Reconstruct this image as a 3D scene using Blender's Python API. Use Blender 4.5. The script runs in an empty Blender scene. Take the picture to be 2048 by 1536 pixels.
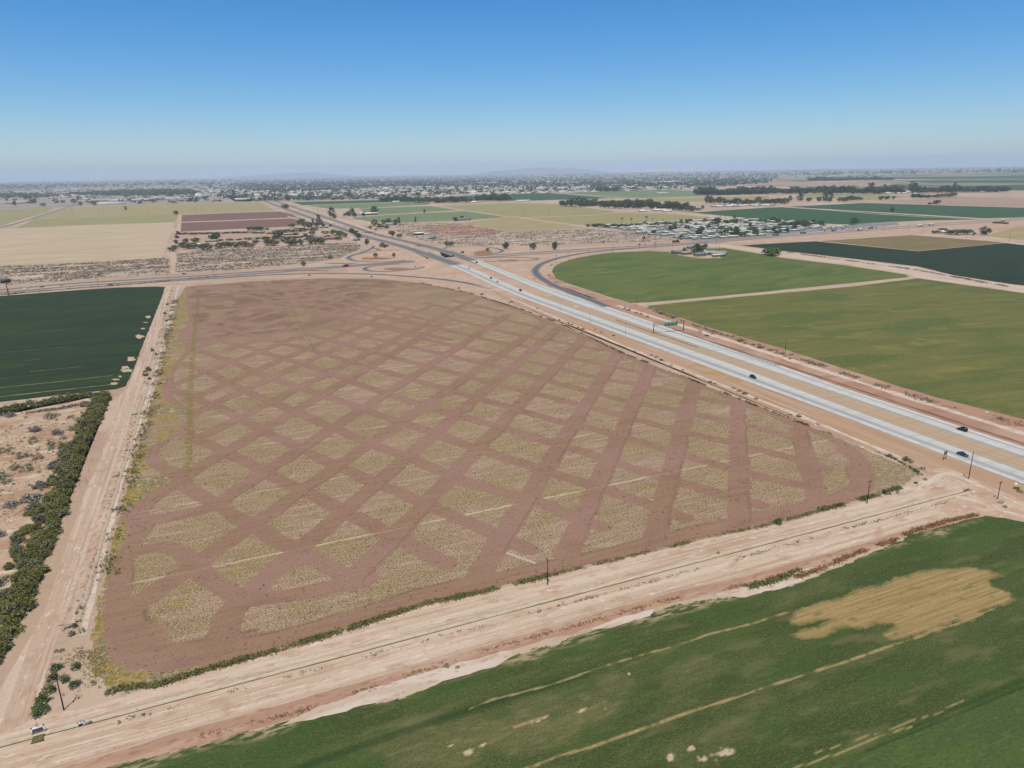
import bpy, bmesh, math, random
import numpy as np
from mathutils import Matrix, Vector, noise as mnoise
random.seed(7)
rad = math.radians
SC = bpy.context.scene
COL = SC.collection

# ------------------------------------------------------------------ camera
# world axes: +X east along the field rows, +Y north along the freeway, metres
FPX = 1420.0; CAMH = 120.0
TH = math.atan(425 / FPX); RO = rad(.865); YAW = rad(-22.8)
def _rot(v):      # camera frame -> world frame
    return (v[0] * math.cos(YAW) - v[1] * math.sin(YAW), v[0] * math.sin(YAW) + v[1] * math.cos(YAW), v[2])
_f = (0, math.cos(TH), -math.sin(TH)); _u0 = (0, math.sin(TH), math.cos(TH)); _r0 = (1, 0, 0)
_R = tuple(math.cos(RO) * a - math.sin(RO) * b for a, b in zip(_r0, _u0))
_U = tuple(math.sin(RO) * a + math.cos(RO) * b for a, b in zip(_r0, _u0))
def _cw(v):       # east = e.v , north = n.v
    e = (math.cos(YAW), -math.sin(YAW)); n = (math.sin(YAW), math.cos(YAW))
    return Vector((v[0] * e[0] + v[1] * e[1], v[0] * n[0] + v[1] * n[1], v[2]))
CF, CR, CU = _cw(_f), _cw(_R), _cw(_U)
cam_d = bpy.data.cameras.new('camera'); cam = bpy.data.objects.new('camera', cam_d); COL.objects.link(cam)
cam_d.sensor_width = 36; cam_d.lens = 36 * FPX / 2048; cam_d.clip_start = 1; cam_d.clip_end = 120000
M = Matrix((CR, CU, -CF)).transposed().to_4x4(); M.translation = Vector((0, 0, CAMH)); cam.matrix_world = M
SC.camera = cam
def P(x, y, z=0.0):
    """survey point: where the ray of photo pixel (x, y) meets the level z"""
    d = CF * FPX + CR * (x - 1024) + CU * (768 - y)
    t = (z - CAMH) / d.z
    return (d.x * t, d.y * t)
def PP(pts, z=0.0): return [P(x, y, z) for x, y in pts]
def PX(x, y, z=0.0):
    v = Vector((x, y, z - CAMH)); c = v.dot(CF)
    return (1024 + FPX * v.dot(CR) / c, 768 - FPX * v.dot(CU) / c)
def DIST(x, y): return math.hypot(x, y)

# ------------------------------------------------------------------ light
SUN_EL = 70.0
SUN_AZ_CAM = 188.0                       # azimuth from the camera's heading, clockwise
w = bpy.data.worlds.new("World"); SC.world = w; w.use_nodes = True
nt = w.node_tree; nt.nodes.clear()
sky = nt.nodes.new('ShaderNodeTexSky'); sky.sky_type = 'NISHITA'; sky.sun_disc = False
sky.sun_elevation = rad(SUN_EL)
az = math.degrees(YAW) * 1.0
_sh = rad(8.0)                            # shadows fall 8 deg right of the heading
sd = _cw((math.sin(_sh) * math.cos(rad(SUN_EL)), math.cos(_sh) * math.cos(rad(SUN_EL)), -math.sin(rad(SUN_EL))))
sky.sun_rotation = math.atan2(-sd.x, -sd.y)
sky.altitude = 0; sky.air_density = 1.0; sky.dust_density = 0.3; sky.ozone_density = 10.0
bg = nt.nodes.new('ShaderNodeBackground'); bg.inputs[1].default_value = 0.122
wo = nt.nodes.new('ShaderNodeOutputWorld')
hs = nt.nodes.new('ShaderNodeHueSaturation'); hs.inputs['Saturation'].default_value = 1.27
nt.links.new(sky.outputs[0], hs.inputs['Color']); nt.links.new(hs.outputs[0], bg.inputs[0]); nt.links.new(bg.outputs[0], wo.inputs[0])
sl = bpy.data.lights.new('sun', 'SUN'); sl.energy = 4.2; sl.angle = rad(.5); sl.color = (1, .92, .775)
so = bpy.data.objects.new('sun', sl); COL.objects.link(so)
so.rotation_euler = sd.to_track_quat('-Z', 'Y').to_euler()
SC.view_settings.view_transform = 'Standard'; SC.view_settings.look = 'None'
SC.view_settings.exposure = 0.0; SC.view_settings.gamma = 1
SC.render.engine = 'CYCLES'; SC.cycles.volume_bounces = 2

# ------------------------------------------------------------------ helpers
KA = .70
def lin(c): c /= 255.0; return c / 12.92 if c <= .04045 else ((c + .055) / 1.055) ** 2.4
def c8(r, g, b, k=None):
    k = KA if k is None else k
    return (lin(r) * k, lin(g) * k, lin(b) * k * .94, 1)
USED = {}
def tag(o, label=None, cat=None, group=None, kind=None):
    if label: o['label'] = label
    if cat: o['category'] = cat
    if group: o['group'] = group
    if kind: o['kind'] = kind
    return o
def obj(name, me, parent=None, loc=None, rz=None):
    o = bpy.data.objects.new(name, me); COL.objects.link(o)
    if parent: o.parent = parent
    if loc is not None: o.location = loc
    if rz is not None: o.rotation_euler = (0, 0, rz)
    return o
def empty(name, loc=(0, 0, 0), rz=0): return obj(name, None, None, loc, rz)
def mesh(name, verts, faces, mats, midx=None, smooth=False):
    me = bpy.data.meshes.new(name)
    verts = np.asarray(verts, dtype=np.float32).reshape(-1, 3)
    me.vertices.add(len(verts)); me.vertices.foreach_set('co', verts.ravel())
    if isinstance(faces, np.ndarray):
        n, k = faces.shape
        me.loops.add(n * k); me.loops.foreach_set('vertex_index', faces.ravel().astype(np.int32))
        me.polygons.add(n); me.polygons.foreach_set('loop_start', np.arange(n, dtype=np.int32) * k)
    else:
        li = []; ls = []
        for f in faces: ls.append(len(li)); li.extend(f)
        me.loops.add(len(li)); me.loops.foreach_set('vertex_index', np.array(li, dtype=np.int32))
        me.polygons.add(len(ls)); me.polygons.foreach_set('loop_start', np.array(ls, dtype=np.int32))
    for m in (mats if isinstance(mats, (list, tuple)) else [mats]): me.materials.append(m)
    if midx is not None: me.polygons.foreach_set('material_index', np.asarray(midx, dtype=np.int32))
    if smooth: me.polygons.foreach_set('use_smooth', np.ones(len(me.polygons), dtype=bool))
    me.update(calc_edges=True); me.validate()
    return me
class MB:
    """collects simple solids into one mesh"""
    def __init__(s): s.v = []; s.f = []; s.m = []
    def add(s, v, f, m=0):
        b = len(s.v); s.v += [tuple(p) for p in v]; s.f += [[i + b for i in q] for q in f]; s.m += [m] * len(f); return s
    def box(s, x0, x1, y0, y1, z0, z1, m=0, taper=0, tf=None):
        t = taper
        v = [(x0, y0, z0), (x1, y0, z0), (x1, y1, z0), (x0, y1, z0), (x0 + t, y0 + t, z1), (x1 - t, y0 + t, z1), (x1 - t, y1 - t, z1), (x0 + t, y1 - t, z1)]
        if tf: v = [tf(p) for p in v]
        return s.add(v, [(3, 2, 1, 0), (4, 5, 6, 7), (0, 1, 5, 4), (1, 2, 6, 5), (2, 3, 7, 6), (3, 0, 4, 7)], m)
    def tube(s, a, b, r0, r1=None, n=8, m=0, cap=True):
        r1 = r0 if r1 is None else r1
        a = Vector(a); b = Vector(b); d = (b - a).normalized(); q = d.to_track_quat('Z', 'Y')
        v = []
        for c, r in ((a, r0), (b, r1)):
            for i in range(n):
                t = 2 * math.pi * i / n; v.append(tuple(c + q @ Vector((r * math.cos(t), r * math.sin(t), 0))))
        f = [(i, (i + 1) % n, n + (i + 1) % n, n + i) for i in range(n)]
        if cap: f += [tuple(range(n))[::-1], tuple(range(n, 2 * n))]
        return s.add(v, f, m)
    def prism(s, prof, x0, x1, axis='x', m=0):
        """closed profile [(a, z)] swept along an axis"""
        n = len(prof)
        g = (lambda t, a, z: (t, a, z)) if axis == 'x' else (lambda t, a, z: (a, t, z))
        v = [g(x0, a, z) for a, z in prof] + [g(x1, a, z) for a, z in prof]
        f = [(i, (i + 1) % n, n + (i + 1) % n, n + i) for i in range(n)] + [tuple(range(n))[::-1], tuple(range(n, 2 * n))]
        return s.add(v, f, m)
    def mesh(s, name, mats, smooth=False): return mesh(name, s.v, s.f, mats, s.m, smooth)
    def build(s, name, mats, parent=None, loc=None, rz=None, smooth=False):
        return obj(name, s.mesh(name, mats, smooth), parent, loc, rz)

# ------------------------------------------------------------------ materials
def newmat(name):
    m = bpy.data.materials.new(name); m.use_nodes = True
    t = m.node_tree; t.nodes.clear()
    o = t.nodes.new('ShaderNodeOutputMaterial'); b = t.nodes.new('ShaderNodeBsdfPrincipled')
    t.links.new(b.outputs[0], o.inputs[0]); b.inputs['Roughness'].default_value = .9
    b.inputs['Specular IOR Level'].default_value = .15
    return m, t, b
def N_(t, k, **kw):
    n = t.nodes.new(k)
    for a, v in kw.items(): setattr(n, a, v)
    return n
def noise_fac(t, pos, scale, lo, hi, detail=3, rough=.55, off=(0, 0, 0)):
    """scale: (sx, sy) cycles per metre"""
    mp = N_(t, 'ShaderNodeMapping'); mp.inputs['Scale'].default_value = (scale[0], scale[1], scale[2] if len(scale) > 2 else min(scale))
    mp.inputs['Location'].default_value = off
    t.links.new(pos, mp.inputs[0])
    nz = N_(t, 'ShaderNodeTexNoise'); nz.inputs['Scale'].default_value = 1.0; nz.inputs['Detail'].default_value = detail
    nz.inputs['Roughness'].default_value = rough
    t.links.new(mp.outputs[0], nz.inputs[0])
    mr = N_(t, 'ShaderNodeMapRange'); mr.interpolation_type = 'SMOOTHSTEP'
    mr.inputs[1].default_value = lo; mr.inputs[2].default_value = hi
    t.links.new(nz.outputs[0], mr.inputs[0])
    return mr.outputs[0]
def mixc(t, fac, a, b):
    n = N_(t, 'ShaderNodeMix'); n.data_type = 'RGBA'
    if isinstance(fac, (int, float)): n.inputs[0].default_value = fac
    else: t.links.new(fac, n.inputs[0])
    for s, v in ((6, a), (7, b)):
        if isinstance(v, tuple): n.inputs[s].default_value = v
        else: t.links.new(v, n.inputs[s])
    return n.outputs[2]
def mul(t, a, b):
    n = N_(t, 'ShaderNodeMath'); n.operation = 'MULTIPLY'
    for i, v in enumerate((a, b)):
        if isinstance(v, (int, float)): n.inputs[i].default_value = v
        else: t.links.new(v, n.inputs[i])
    return n.outputs[0]
def attr(t, name):
    n = N_(t, 'ShaderNodeAttribute'); n.attribute_name = name; return n.outputs['Fac']
_off = [0]
def layered(name, base, layers, rough=.9, bump=None, spec=.12, rot=0.0, transl=0):
    """layers: (color, scale, lo, hi, strength[, attribute]) mixed in order over base; positions are world metres"""
    m, t, b = newmat(name)
    g = N_(t, 'ShaderNodeNewGeometry'); pos = g.outputs['Position']
    if rot:
        mp = N_(t, 'ShaderNodeMapping'); mp.inputs['Rotation'].default_value = (0, 0, rot); t.links.new(pos, mp.inputs[0]); pos = mp.outputs[0]
    cur = base
    for L in layers:
        col, sc, lo, hi, st = L[:5]; at = L[5] if len(L) > 5 else None
        fac = None
        if sc is not None:
            _off[0] += 17.3
            fac = noise_fac(t, pos, sc, lo, hi, off=(_off[0], _off[0] * .7, 0))
        if at:
            a = attr(t, at); fac = a if fac is None else mul(t, fac, a)
        fac = mul(t, fac, st) if st != 1 else fac
        cur = mixc(t, fac, cur, col)
    if isinstance(cur, tuple): b.inputs['Base Color'].default_value = cur
    else: t.links.new(cur, b.inputs['Base Color'])
    b.inputs['Roughness'].default_value = rough; b.inputs['Specular IOR Level'].default_value = spec
    if bump:
        nz = N_(t, 'ShaderNodeTexNoise'); nz.inputs['Scale'].default_value = 1; nz.inputs['Detail'].default_value = 4
        mp = N_(t, 'ShaderNodeMapping'); mp.inputs['Scale'].default_value = (bump[0], bump[1], 1)
        t.links.new(g.outputs['Position'], mp.inputs[0]); t.links.new(mp.outputs[0], nz.inputs[0])
        bp = N_(t, 'ShaderNodeBump'); bp.inputs['Distance'].default_value = bump[2]; bp.inputs['Strength'].default_value = 1
        t.links.new(nz.outputs[0], bp.inputs['Height']); t.links.new(bp.outputs[0], b.inputs['Normal'])
    return m
def plain(name, col, rough=.6, metal=0.0, spec=.4):
    m, t, b = newmat(name); b.inputs['Base Color'].default_value = col; b.inputs['Roughness'].default_value = rough
    b.inputs['Metallic'].default_value = metal; b.inputs['Specular IOR Level'].default_value = spec
    return m

# ------------------------------------------------------------------ sheets and ribbons
def _refine(pts, seg, jit, sd=0.0):
    out = []
    n = len(pts)
    for i in range(n):
        a = pts[i]; b = pts[(i + 1) % n]; L = math.dist(a, b); k = max(1, int(L / seg))
        nx, ny = (-(b[1] - a[1]) / (L + 1e-9), (b[0] - a[0]) / (L + 1e-9))
        for j in range(k):
            t = j / k; x = a[0] + (b[0] - a[0]) * t; y = a[1] + (b[1] - a[1]) * t
            o = (mnoise.noise(Vector((x / (seg * 2.2), y / (seg * 2.2), sd))) + .5 * mnoise.noise(Vector((x / seg, y / seg, sd + 9)))) * jit if j else 0
            out.append((x + nx * o, y + ny * o))
    return out
def sheet(name, pts, z, mat, seg=None, jit=0.0, world=False, kind='structure'):
    """one flat sheet of ground; pts are photo-survey pixels (or world metres)"""
    p = list(pts) if world else PP(pts, z)
    if seg: p = _refine(p, seg, jit, len(bpy.data.objects) * .37)
    bm = bmesh.new(); vs = [bm.verts.new((x, y, z)) for x, y in p]
    f = bm.faces.new(vs)
    bmesh.ops.triangulate(bm, faces=[f], ngon_method='EAR_CLIP')
    for f in bm.faces:
        if f.normal.z < 0: f.normal_flip()
    me = bpy.data.meshes.new(name); bm.to_mesh(me); bm.free(); me.materials.append(mat)
    o = obj(name, me); o['kind'] = kind
    return o
def catmull(p, n=8):
    out = []
    q = [p[0]] + list(p) + [p[-1]]
    for i in range(1, len(q) - 2):
        a, b, c, d = [np.array(q[i + k], float) for k in (-1, 0, 1, 2)]
        for j in range(n):
            t = j / n
            out.append(.5 * ((2 * b) + (c - a) * t + (2 * a - 5 * b + 4 * c - d) * t * t + (3 * b - a - 3 * c + d) * t ** 3))
    out.append(np.array(p[-1], float)); return np.array(out)
def ribbon_mesh(name, left, right, mat, ncross=9):
    """surface between two 3-D edge polylines with an 'across' attribute 0..1 and 'along' in metres"""
    L = np.asarray(left, float); R = np.asarray(right, float); n = len(L)
    ts = np.linspace(0, 1, ncross)
    V = L[:, None, :] * (1 - ts)[None, :, None] + R[:, None, :] * ts[None, :, None]
    idx = np.arange(n * ncross).reshape(n, ncross)
    F = np.stack([idx[:-1, :-1], idx[:-1, 1:], idx[1:, 1:], idx[1:, :-1]], -1).reshape(-1, 4)
    a, b, c = V[0, 0], V[0, 1], V[1, 0]
    if np.cross(b - a, c - a)[2] < 0: F = F[:, ::-1].copy()
    me = mesh(name, V.reshape(-1, 3), F, mat)
    at = me.attributes.new('across', 'FLOAT', 'POINT'); at.data.foreach_set('value', np.tile(ts, n).astype(np.float32))
    return me
def center_edges(c, wl, wr=None):
    """3-D centre line -> left and right edges"""
    c = np.asarray(c, float); d = np.gradient(c[:, :2], axis=0); d /= np.linalg.norm(d, axis=1)[:, None] + 1e-9
    nrm = np.stack([-d[:, 1], d[:, 0]], 1)
    wl = np.broadcast_to(np.asarray(wl, float), (len(c),)) / 2
    L = c.copy(); R = c.copy(); L[:, :2] += nrm * wl[:, None]; R[:, :2] -= nrm * wl[:, None]
    return L, R
def ramp_mat(name, stops, wear, rough=.85):
    """road surface: colour stops across the carriageway, with worn noise along it"""
    m, t, b = newmat(name)
    cr = N_(t, 'ShaderNodeValToRGB'); e = cr.color_ramp.elements
    e[0].position = stops[0][0]; e[0].color = stops[0][1]; e[1].position = stops[-1][0]; e[1].color = stops[-1][1]
    for p, c in stops[1:-1]: x = e.new(p); x.color = c
    t.links.new(attr(t, 'across'), cr.inputs[0])
    g = N_(t, 'ShaderNodeNewGeometry')
    f1 = noise_fac(t, g.outputs['Position'], (.5, .012), .42, .62)
    f2 = noise_fac(t, g.outputs['Position'], (.08, .08), .4, .65)
    f3 = noise_fac(t, g.outputs['Position'], (.02, .22), .5, .6); f4 = noise_fac(t, g.outputs['Position'], (1.2, .6), .5, .66)
    c = mixc(t, mul(t, f1, .4), cr.outputs[0], wear); c = mixc(t, mul(t, f2, .25), c, wear)
    c = mixc(t, mul(t, f3, .3), c, tuple(v * .8 for v in wear[:3]) + (1,)); c = mixc(t, mul(t, f4, .2), c, tuple(v * .7 for v in wear[:3]) + (1,))
    t.links.new(c, b.inputs['Base Color']); b.inputs['Roughness'].default_value = rough
    return m
HAZE_D = 4.8e-5
# ================================================================== GROUND
G_PINK = c8(206, 178, 155); G_RED = c8(186, 140, 112); G_TAN = c8(190, 160, 130); G_PALE = c8(222, 200, 178)
M_ground = layered('bare_desert_soil', c8(196, 166, 142), [
    (c8(214, 188, 164), (.004, .005), .42, .62, .8), (c8(176, 140, 116), (.02, .03), .5, .7, .6),
    (c8(160, 140, 116), (.11, .14), .54, .7, .45), (c8(226, 206, 186), (.5, .6), .55, .75, .35)], bump=(1.2, 1.2, .15))
B = 44000
_h = list(np.arange(0, 1500, 60.0)) + list(1500 * (B / 1500.0) ** np.linspace(0, 1, 34)); _h = np.array([-v for v in _h[:0:-1]] + _h)
_X, _Y = np.meshgrid(_h, _h); _n = len(_h); _i = np.arange(_n * _n).reshape(_n, _n)      # small cells near the camera keep shading exact
tag(obj('ground', mesh('ground', np.stack([_X.ravel(), _Y.ravel(), np.zeros(_n * _n)], 1), np.stack([_i[:-1, :-1], _i[:-1, 1:], _i[1:, 1:], _i[1:, :-1]], -1).reshape(-1, 4), M_ground)), kind='structure')

# far farmland: section-line grid of fields
rng = np.random.default_rng(11)
FARC = [c8(98, 118, 84), c8(120, 128, 88), c8(150, 140, 104), c8(158, 130, 108), c8(170, 146, 118), c8(84, 104, 76), c8(176, 152, 130), c8(140, 118, 98), c8(128, 136, 92)]
M_far = []
for i, c in enumerate(FARC):
    M_far.append(layered('far_field_soil_%s' % 'abcdefghi'[i], c, [((c[0] * .8, c[1] * .82, c[2] * .8, 1), (.001, .02), .4, .6, .6), (c8(176, 150, 126), (.003, .004), .58, .7, .5)]))
V = []; F = []; MI = []
xs = np.arange(-24000, 30000, 810.0); ys = np.arange(-2400, 33000, 405.0)
for xi in xs:
    for yi in ys:
        if yi < 4200 and -1900 < xi < 3000: continue
        if rng.random() < .12: continue
        w_ = 800 if rng.random() < .6 else 395
        for k in range(1 if w_ == 800 else 2):
            x0 = xi + k * 405; b_ = len(V); g_ = rng.uniform(4, 12)
            V += [(x0 + g_, yi + g_, .03), (x0 + w_ - g_, yi + g_, .03), (x0 + w_ - g_, yi + 400 - g_, .03), (x0 + g_, yi + 400 - g_, .03)]
            F.append((b_, b_ + 1, b_ + 2, b_ + 3)); MI.append(int(rng.choice(9, p=[.2, .12, .13, .12, .12, .12, .08, .06, .05])))
tag(obj('farmland', mesh('farmland', V, F, M_far, MI)), kind='structure')

def crop(name, base, alt, alt2, sx=.012, sy=.25, rot=0.0, amt=.7, fine=(.6, .9), patch=None, bump=None):
    Ls = [(alt, (sx, sy), .4, .62, amt), (alt2, (.012, .03), .47, .64, .8), ((base[0] * .8, base[1] * .84, base[2] * .8, 1), (sx * 1.7, sy * 3.1), .45, .6, .6), ((base[0] * .62, base[1] * .66, base[2] * .62, 1), fine, .5, .66, .45), (alt, (fine[0] * .35, fine[1] * .5), .5, .7, .5)]
    if patch: Ls.append(patch)
    return layered(name, base, Ls, rot=rot, bump=bump)
GR_D = c8(58, 82, 60); GR_N = c8(74, 98, 54); GR_O = c8(122, 128, 74)
M_darkgreen = crop('dark_alfalfa', c8(52, 64, 40), c8(64, 76, 48), c8(60, 84, 36), .006, .12, patch=(c8(64, 92, 30), (.012, .03), .54, .68, .6), bump=(1.0, 2.0, .2))
M_darkgreen2 = crop('dark_beet_leaves', c8(50, 62, 42), c8(60, 72, 50), c8(54, 74, 40), .006, .06)
M_bgreen = crop('bright_field_green', c8(68, 98, 64), c8(78, 106, 70), c8(84, 104, 66), .004, .05)
M_ogreen = crop('olive_hay', c8(116, 116, 60), c8(136, 130, 74), c8(90, 108, 56), .008, .16, rot=rad(8), patch=(c8(156, 142, 76), (.03, .05), .54, .72, .45))
M_ogreen2 = crop('olive_hay_striped', c8(106, 118, 60), c8(124, 128, 70), c8(84, 106, 52), .006, .1, rot=rad(-14), patch=(c8(146, 138, 76), (.02, .07), .58, .7, .5))
M_lgreen = crop('light_green_hay', c8(132, 144, 100), c8(142, 150, 106), c8(118, 138, 92), .004, .05)
M_tan = crop('tan_stubble', c8(184, 164, 118), c8(176, 152, 110), c8(196, 176, 132), .004, .05)
M_straw = crop('pale_straw', c8(214, 190, 158), c8(200, 174, 140), c8(222, 200, 170), .004, .04)
M_olive = crop('olive_straw', c8(172, 160, 112), c8(182, 166, 118), c8(160, 152, 98), .004, .05)
M_gold = crop('brown_gold_grass', c8(146, 126, 84), c8(132, 118, 80), c8(156, 134, 90), .01, .08)
M_brown = crop('ploughed_red_brown', c8(142, 108, 92), c8(132, 100, 86), c8(150, 116, 98), .003, .1)
M_pinkf = crop('bare_pink_field', c8(190, 158, 138), c8(182, 150, 130), c8(198, 168, 146), .004, .05)
M_town = layered('town_ground', c8(172, 156, 142), [(c8(196, 178, 160), (.004, .006), .45, .6, .8), (c8(128, 126, 120), (.01, .015), .5, .6, .6)])
M_scrubsoil = layered('scrubland_soil', c8(206, 180, 158), [(c8(222, 202, 182), (.01, .03), .45, .6, .8), (c8(184, 150, 124), (.02, .05), .55, .65, .7), (c8(150, 136, 118), (.03, .16), .5, .58, .75)])
M_redsoil = layered('reddish_soil', c8(188, 148, 124), [(c8(200, 164, 140), (.01, .03), .45, .6, .8), (c8(176, 128, 104), (.03, .05), .5, .65, .7)])

FIELDS = [
 # name, material, z, jitter, pixels
 ('stubble_field', M_straw, .07, 1.0, [(-260, 480), (0, 460), (160, 450), (350, 444), (337, 480), (324, 515), (175, 524), (0, 532), (-260, 548)]),
 ('grass_field', M_olive, .08, 1.0, [(30, 456), (72, 437), (350, 429), (357, 430), (350, 444.5), (160, 450.5)]),
 ('dry_field', M_tan, .07, 1.0, [(75, 436), (140, 415), (300, 409), (500, 404), (523, 405), (551, 421), (450, 425), (358, 429)]),
 ('dry_field', M_olive, .07, 1.0, [(-200, 470), (-200, 425), (0, 419), (110, 415), (95, 424), (0, 452)]),
 ('ploughed_field', M_brown, .08, .5, [(363, 430), (450, 426.5), (560, 423), (577, 425), (594, 434), (450, 440.5), (363, 443.5)]),
 ('ploughed_field', M_brown, .08, .5, [(363, 445.5), (450, 442.5), (600, 436), (623, 447), (576, 453), (526, 455.5), (450, 459), (361, 463.5)]),
 ('green_field', M_bgreen, .08, .5, [(584, 404), (757, 400), (1024, 387.5), (1099, 386), (1224, 396), (1069, 401), (940, 401), (757, 405), (604, 410)]),
 ('hay_field', M_lgreen, .09, .5, [(604, 411), (757, 406), (860, 404), (860, 409), (732, 416), (652, 417.5)]),
 ('hay_field', M_lgreen, .09, .5, [(719, 417), (862, 412), (912, 420), (762, 429), (730, 429)]),
 ('hay_field', M_lgreen, .09, .5, [(702, 436), (774, 430), (932, 422.5), (1014, 434), (937, 440), (802, 445), (744, 444)]),
 ('dry_hay_field', M_olive, .09, .5, [(874, 412), (1024, 406), (1119, 408), (1236, 424), (1194, 429), (1039, 435)]),
 ('dry_hay_field', M_olive, .09, .5, [(1055, 436), (1194, 430.5), (1241, 425.5), (1374, 430), (1424, 437.5), (1374, 442), (1199, 451), (1171, 451)]),
 ('striped_field', M_tan, .09, .5, [(922, 446), (1024, 434), (1169, 455), (1024, 465)]),
 ('hay_field', M_lgreen, .09, .5, [(1110, 385), (1200, 378), (1340, 379), (1500, 389), (1300, 396), (1234, 396)]),
 ('dry_hay_field', M_olive, .1, .5, [(1180, 403), (1300, 397), (1536, 392), (1540, 396), (1400, 404), (1200, 404)]),
 ('bright_green_field', M_bgreen, .09, .5, [(1381, 425), (1536, 415), (1565, 414.5), (1961, 438.5), (1836, 442), (1721, 450), (1648, 447), (1536, 440)]),
 ('bright_green_field', M_bgreen, .09, .5, [(1577, 413.5), (1726, 406), (2048, 415), (2400, 425), (2400, 445), (2048, 434.5), (1968, 436.5)]),
 ('pink_field', M_pinkf, .09, .5, [(1762, 403), (1911, 392.5), (2048, 397), (2400, 407), (2400, 424), (2048, 414), (1886, 410)]),
 ('dry_hay_field', M_olive, .09, .5, [(1586, 396), (1600, 389), (1761, 387), (1823, 394), (1736, 400)]),
 ('green_field', M_bgreen, .1, .5, [(1848, 374.5), (2048, 369), (2400, 362), (2400, 378), (2048, 381), (1911, 379)]),
 ('green_field', M_bgreen, .1, .5, [(1798, 362), (2048, 359.5), (2400, 352), (2400, 360), (2048, 366), (1861, 366)]),
 ('green_field', M_bgreen, .1, .5, [(1751, 355), (2048, 351.5), (2300, 345), (2300, 350), (2048, 357), (1798, 358.5)]),
 ('ploughed_field', M_pinkf, .1, .5, [(1400, 366), (1536, 362), (1786, 366), (1786, 374), (1536, 371)]),
 ('dark_green_field', M_darkgreen2, .09, 1.0, [(1481, 491), (1536, 487.5), (1631, 482.5), (1836, 502.5), (2011, 486), (2048, 488), (2500, 520), (2500, 700), (2048, 571), (2021, 568), (1906, 550), (1836, 533), (1686, 515), (1561, 501), (1524, 496)]),
 ('golden_field', M_gold, .1, .8, [(1641, 482), (1823, 470), (2011, 485), (1836, 501.5)]),
 ('tan_field', M_tan, .09, .8, [(1973, 472), (2048, 450), (2300, 440), (2300, 500), (2048, 480)]),
 ('round_field', M_ogreen2, .08, 1.2, [(1104, 542), (1107, 534), (1120, 526), (1149, 517), (1185, 510), (1224, 505), (1299, 502), (1336, 504), (1361, 511), (1399, 517), (1444, 516), (1430, 507), (1406, 497), (1449, 496), (1536, 510), (1560, 515), (1686, 530), (1811, 549), (1818, 554), (1711, 565), (1524, 584), (1299, 604.5), (1261, 606), (1199, 587), (1131, 565), (1112, 557)]),
 ('hay_field', M_ogreen, .08, .9, [(1293, 611.5), (1517, 590), (1700, 573.5), (1836, 556.5), (2048, 586.5), (2500, 655), (2500, 985), (2048, 838), (1870, 794), (1700, 741.5), (1566, 697), (1420, 655), (1307, 617)]),
]
for nm, m, z, j, pts in FIELDS: sheet(nm, pts, z, m, seg=6 + 8 * (DIST(*P(*pts[len(pts) // 2])) > 900), jit=j)

# reddish verge beside the two eastern fields, scrubland, town ground
sheet('verge', [(1096, 546), (1104, 548), (1131, 568), (1199, 590), (1262, 609), (1307, 620), (1420, 658), (1566, 700), (1700, 745), (1870, 797), (2048, 842), (2500, 990), (2500, 1060), (2048, 876), (1900, 835), (1700, 773), (1500, 704), (1349, 655), (1270, 626), (1205, 602), (1121, 572), (1096, 556)], .05, M_redsoil, seg=6, jit=.8)
SCRUB = [
 [(-300, 560), (0, 534), (175, 526), (324, 517), (338, 518), (337, 548), (300, 551), (150, 560), (0, 573), (-300, 600)],
 [(354, 507), (400, 500), (510, 497), (620, 489), (690, 486), (722, 489), (716, 502), (690, 511), (678, 517), (600, 527), (512, 537), (350, 548)],
 [(787, 460), (799, 447), (922, 447.5), (1024, 466), (1169, 457), (1199, 460), (1290, 468), (1344, 480), (1300, 484), (1150, 489), (1024, 492), (887, 491), (824, 476)]]
for s in SCRUB: sheet('scrubland', s, .06, M_scrubsoil, seg=14, jit=2)
sheet('bare_ground', [(840, 452), (922, 448), (1010, 463), (960, 470), (860, 466)], .09, M_redsoil, seg=12, jit=6)
TOWN = [(470, 403), (430, 380), (380, 364), (500, 356.5), (1000, 352), (1300, 347), (1560, 345), (1560, 352), (1540, 366), (1440, 374), (1330, 380), (1210, 383), (1090, 386), (1024, 388), (900, 391), (760, 398), (584, 403)]
sheet('town_ground', TOWN, .05, M_town)
TOWN2 = [(-200, 430), (-200, 388), (0, 384), (120, 376), (420, 371), (470, 382), (520, 398), (500, 403), (300, 409), (150, 413), (0, 419)]
sheet('town_ground', TOWN2, .05, M_town)
PARK = [(1171, 452), (1199, 451), (1374, 443), (1430, 438), (1536, 441), (1648, 448), (1640, 455), (1608, 461), (1536, 471), (1380, 481), (1319, 473), (1224, 458)]
sheet('trailer_park_ground', PARK, .1, layered('park_asphalt', c8(168, 160, 150), [(c8(140, 134, 128), (.05, .05), .45, .6, .7)]))

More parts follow.
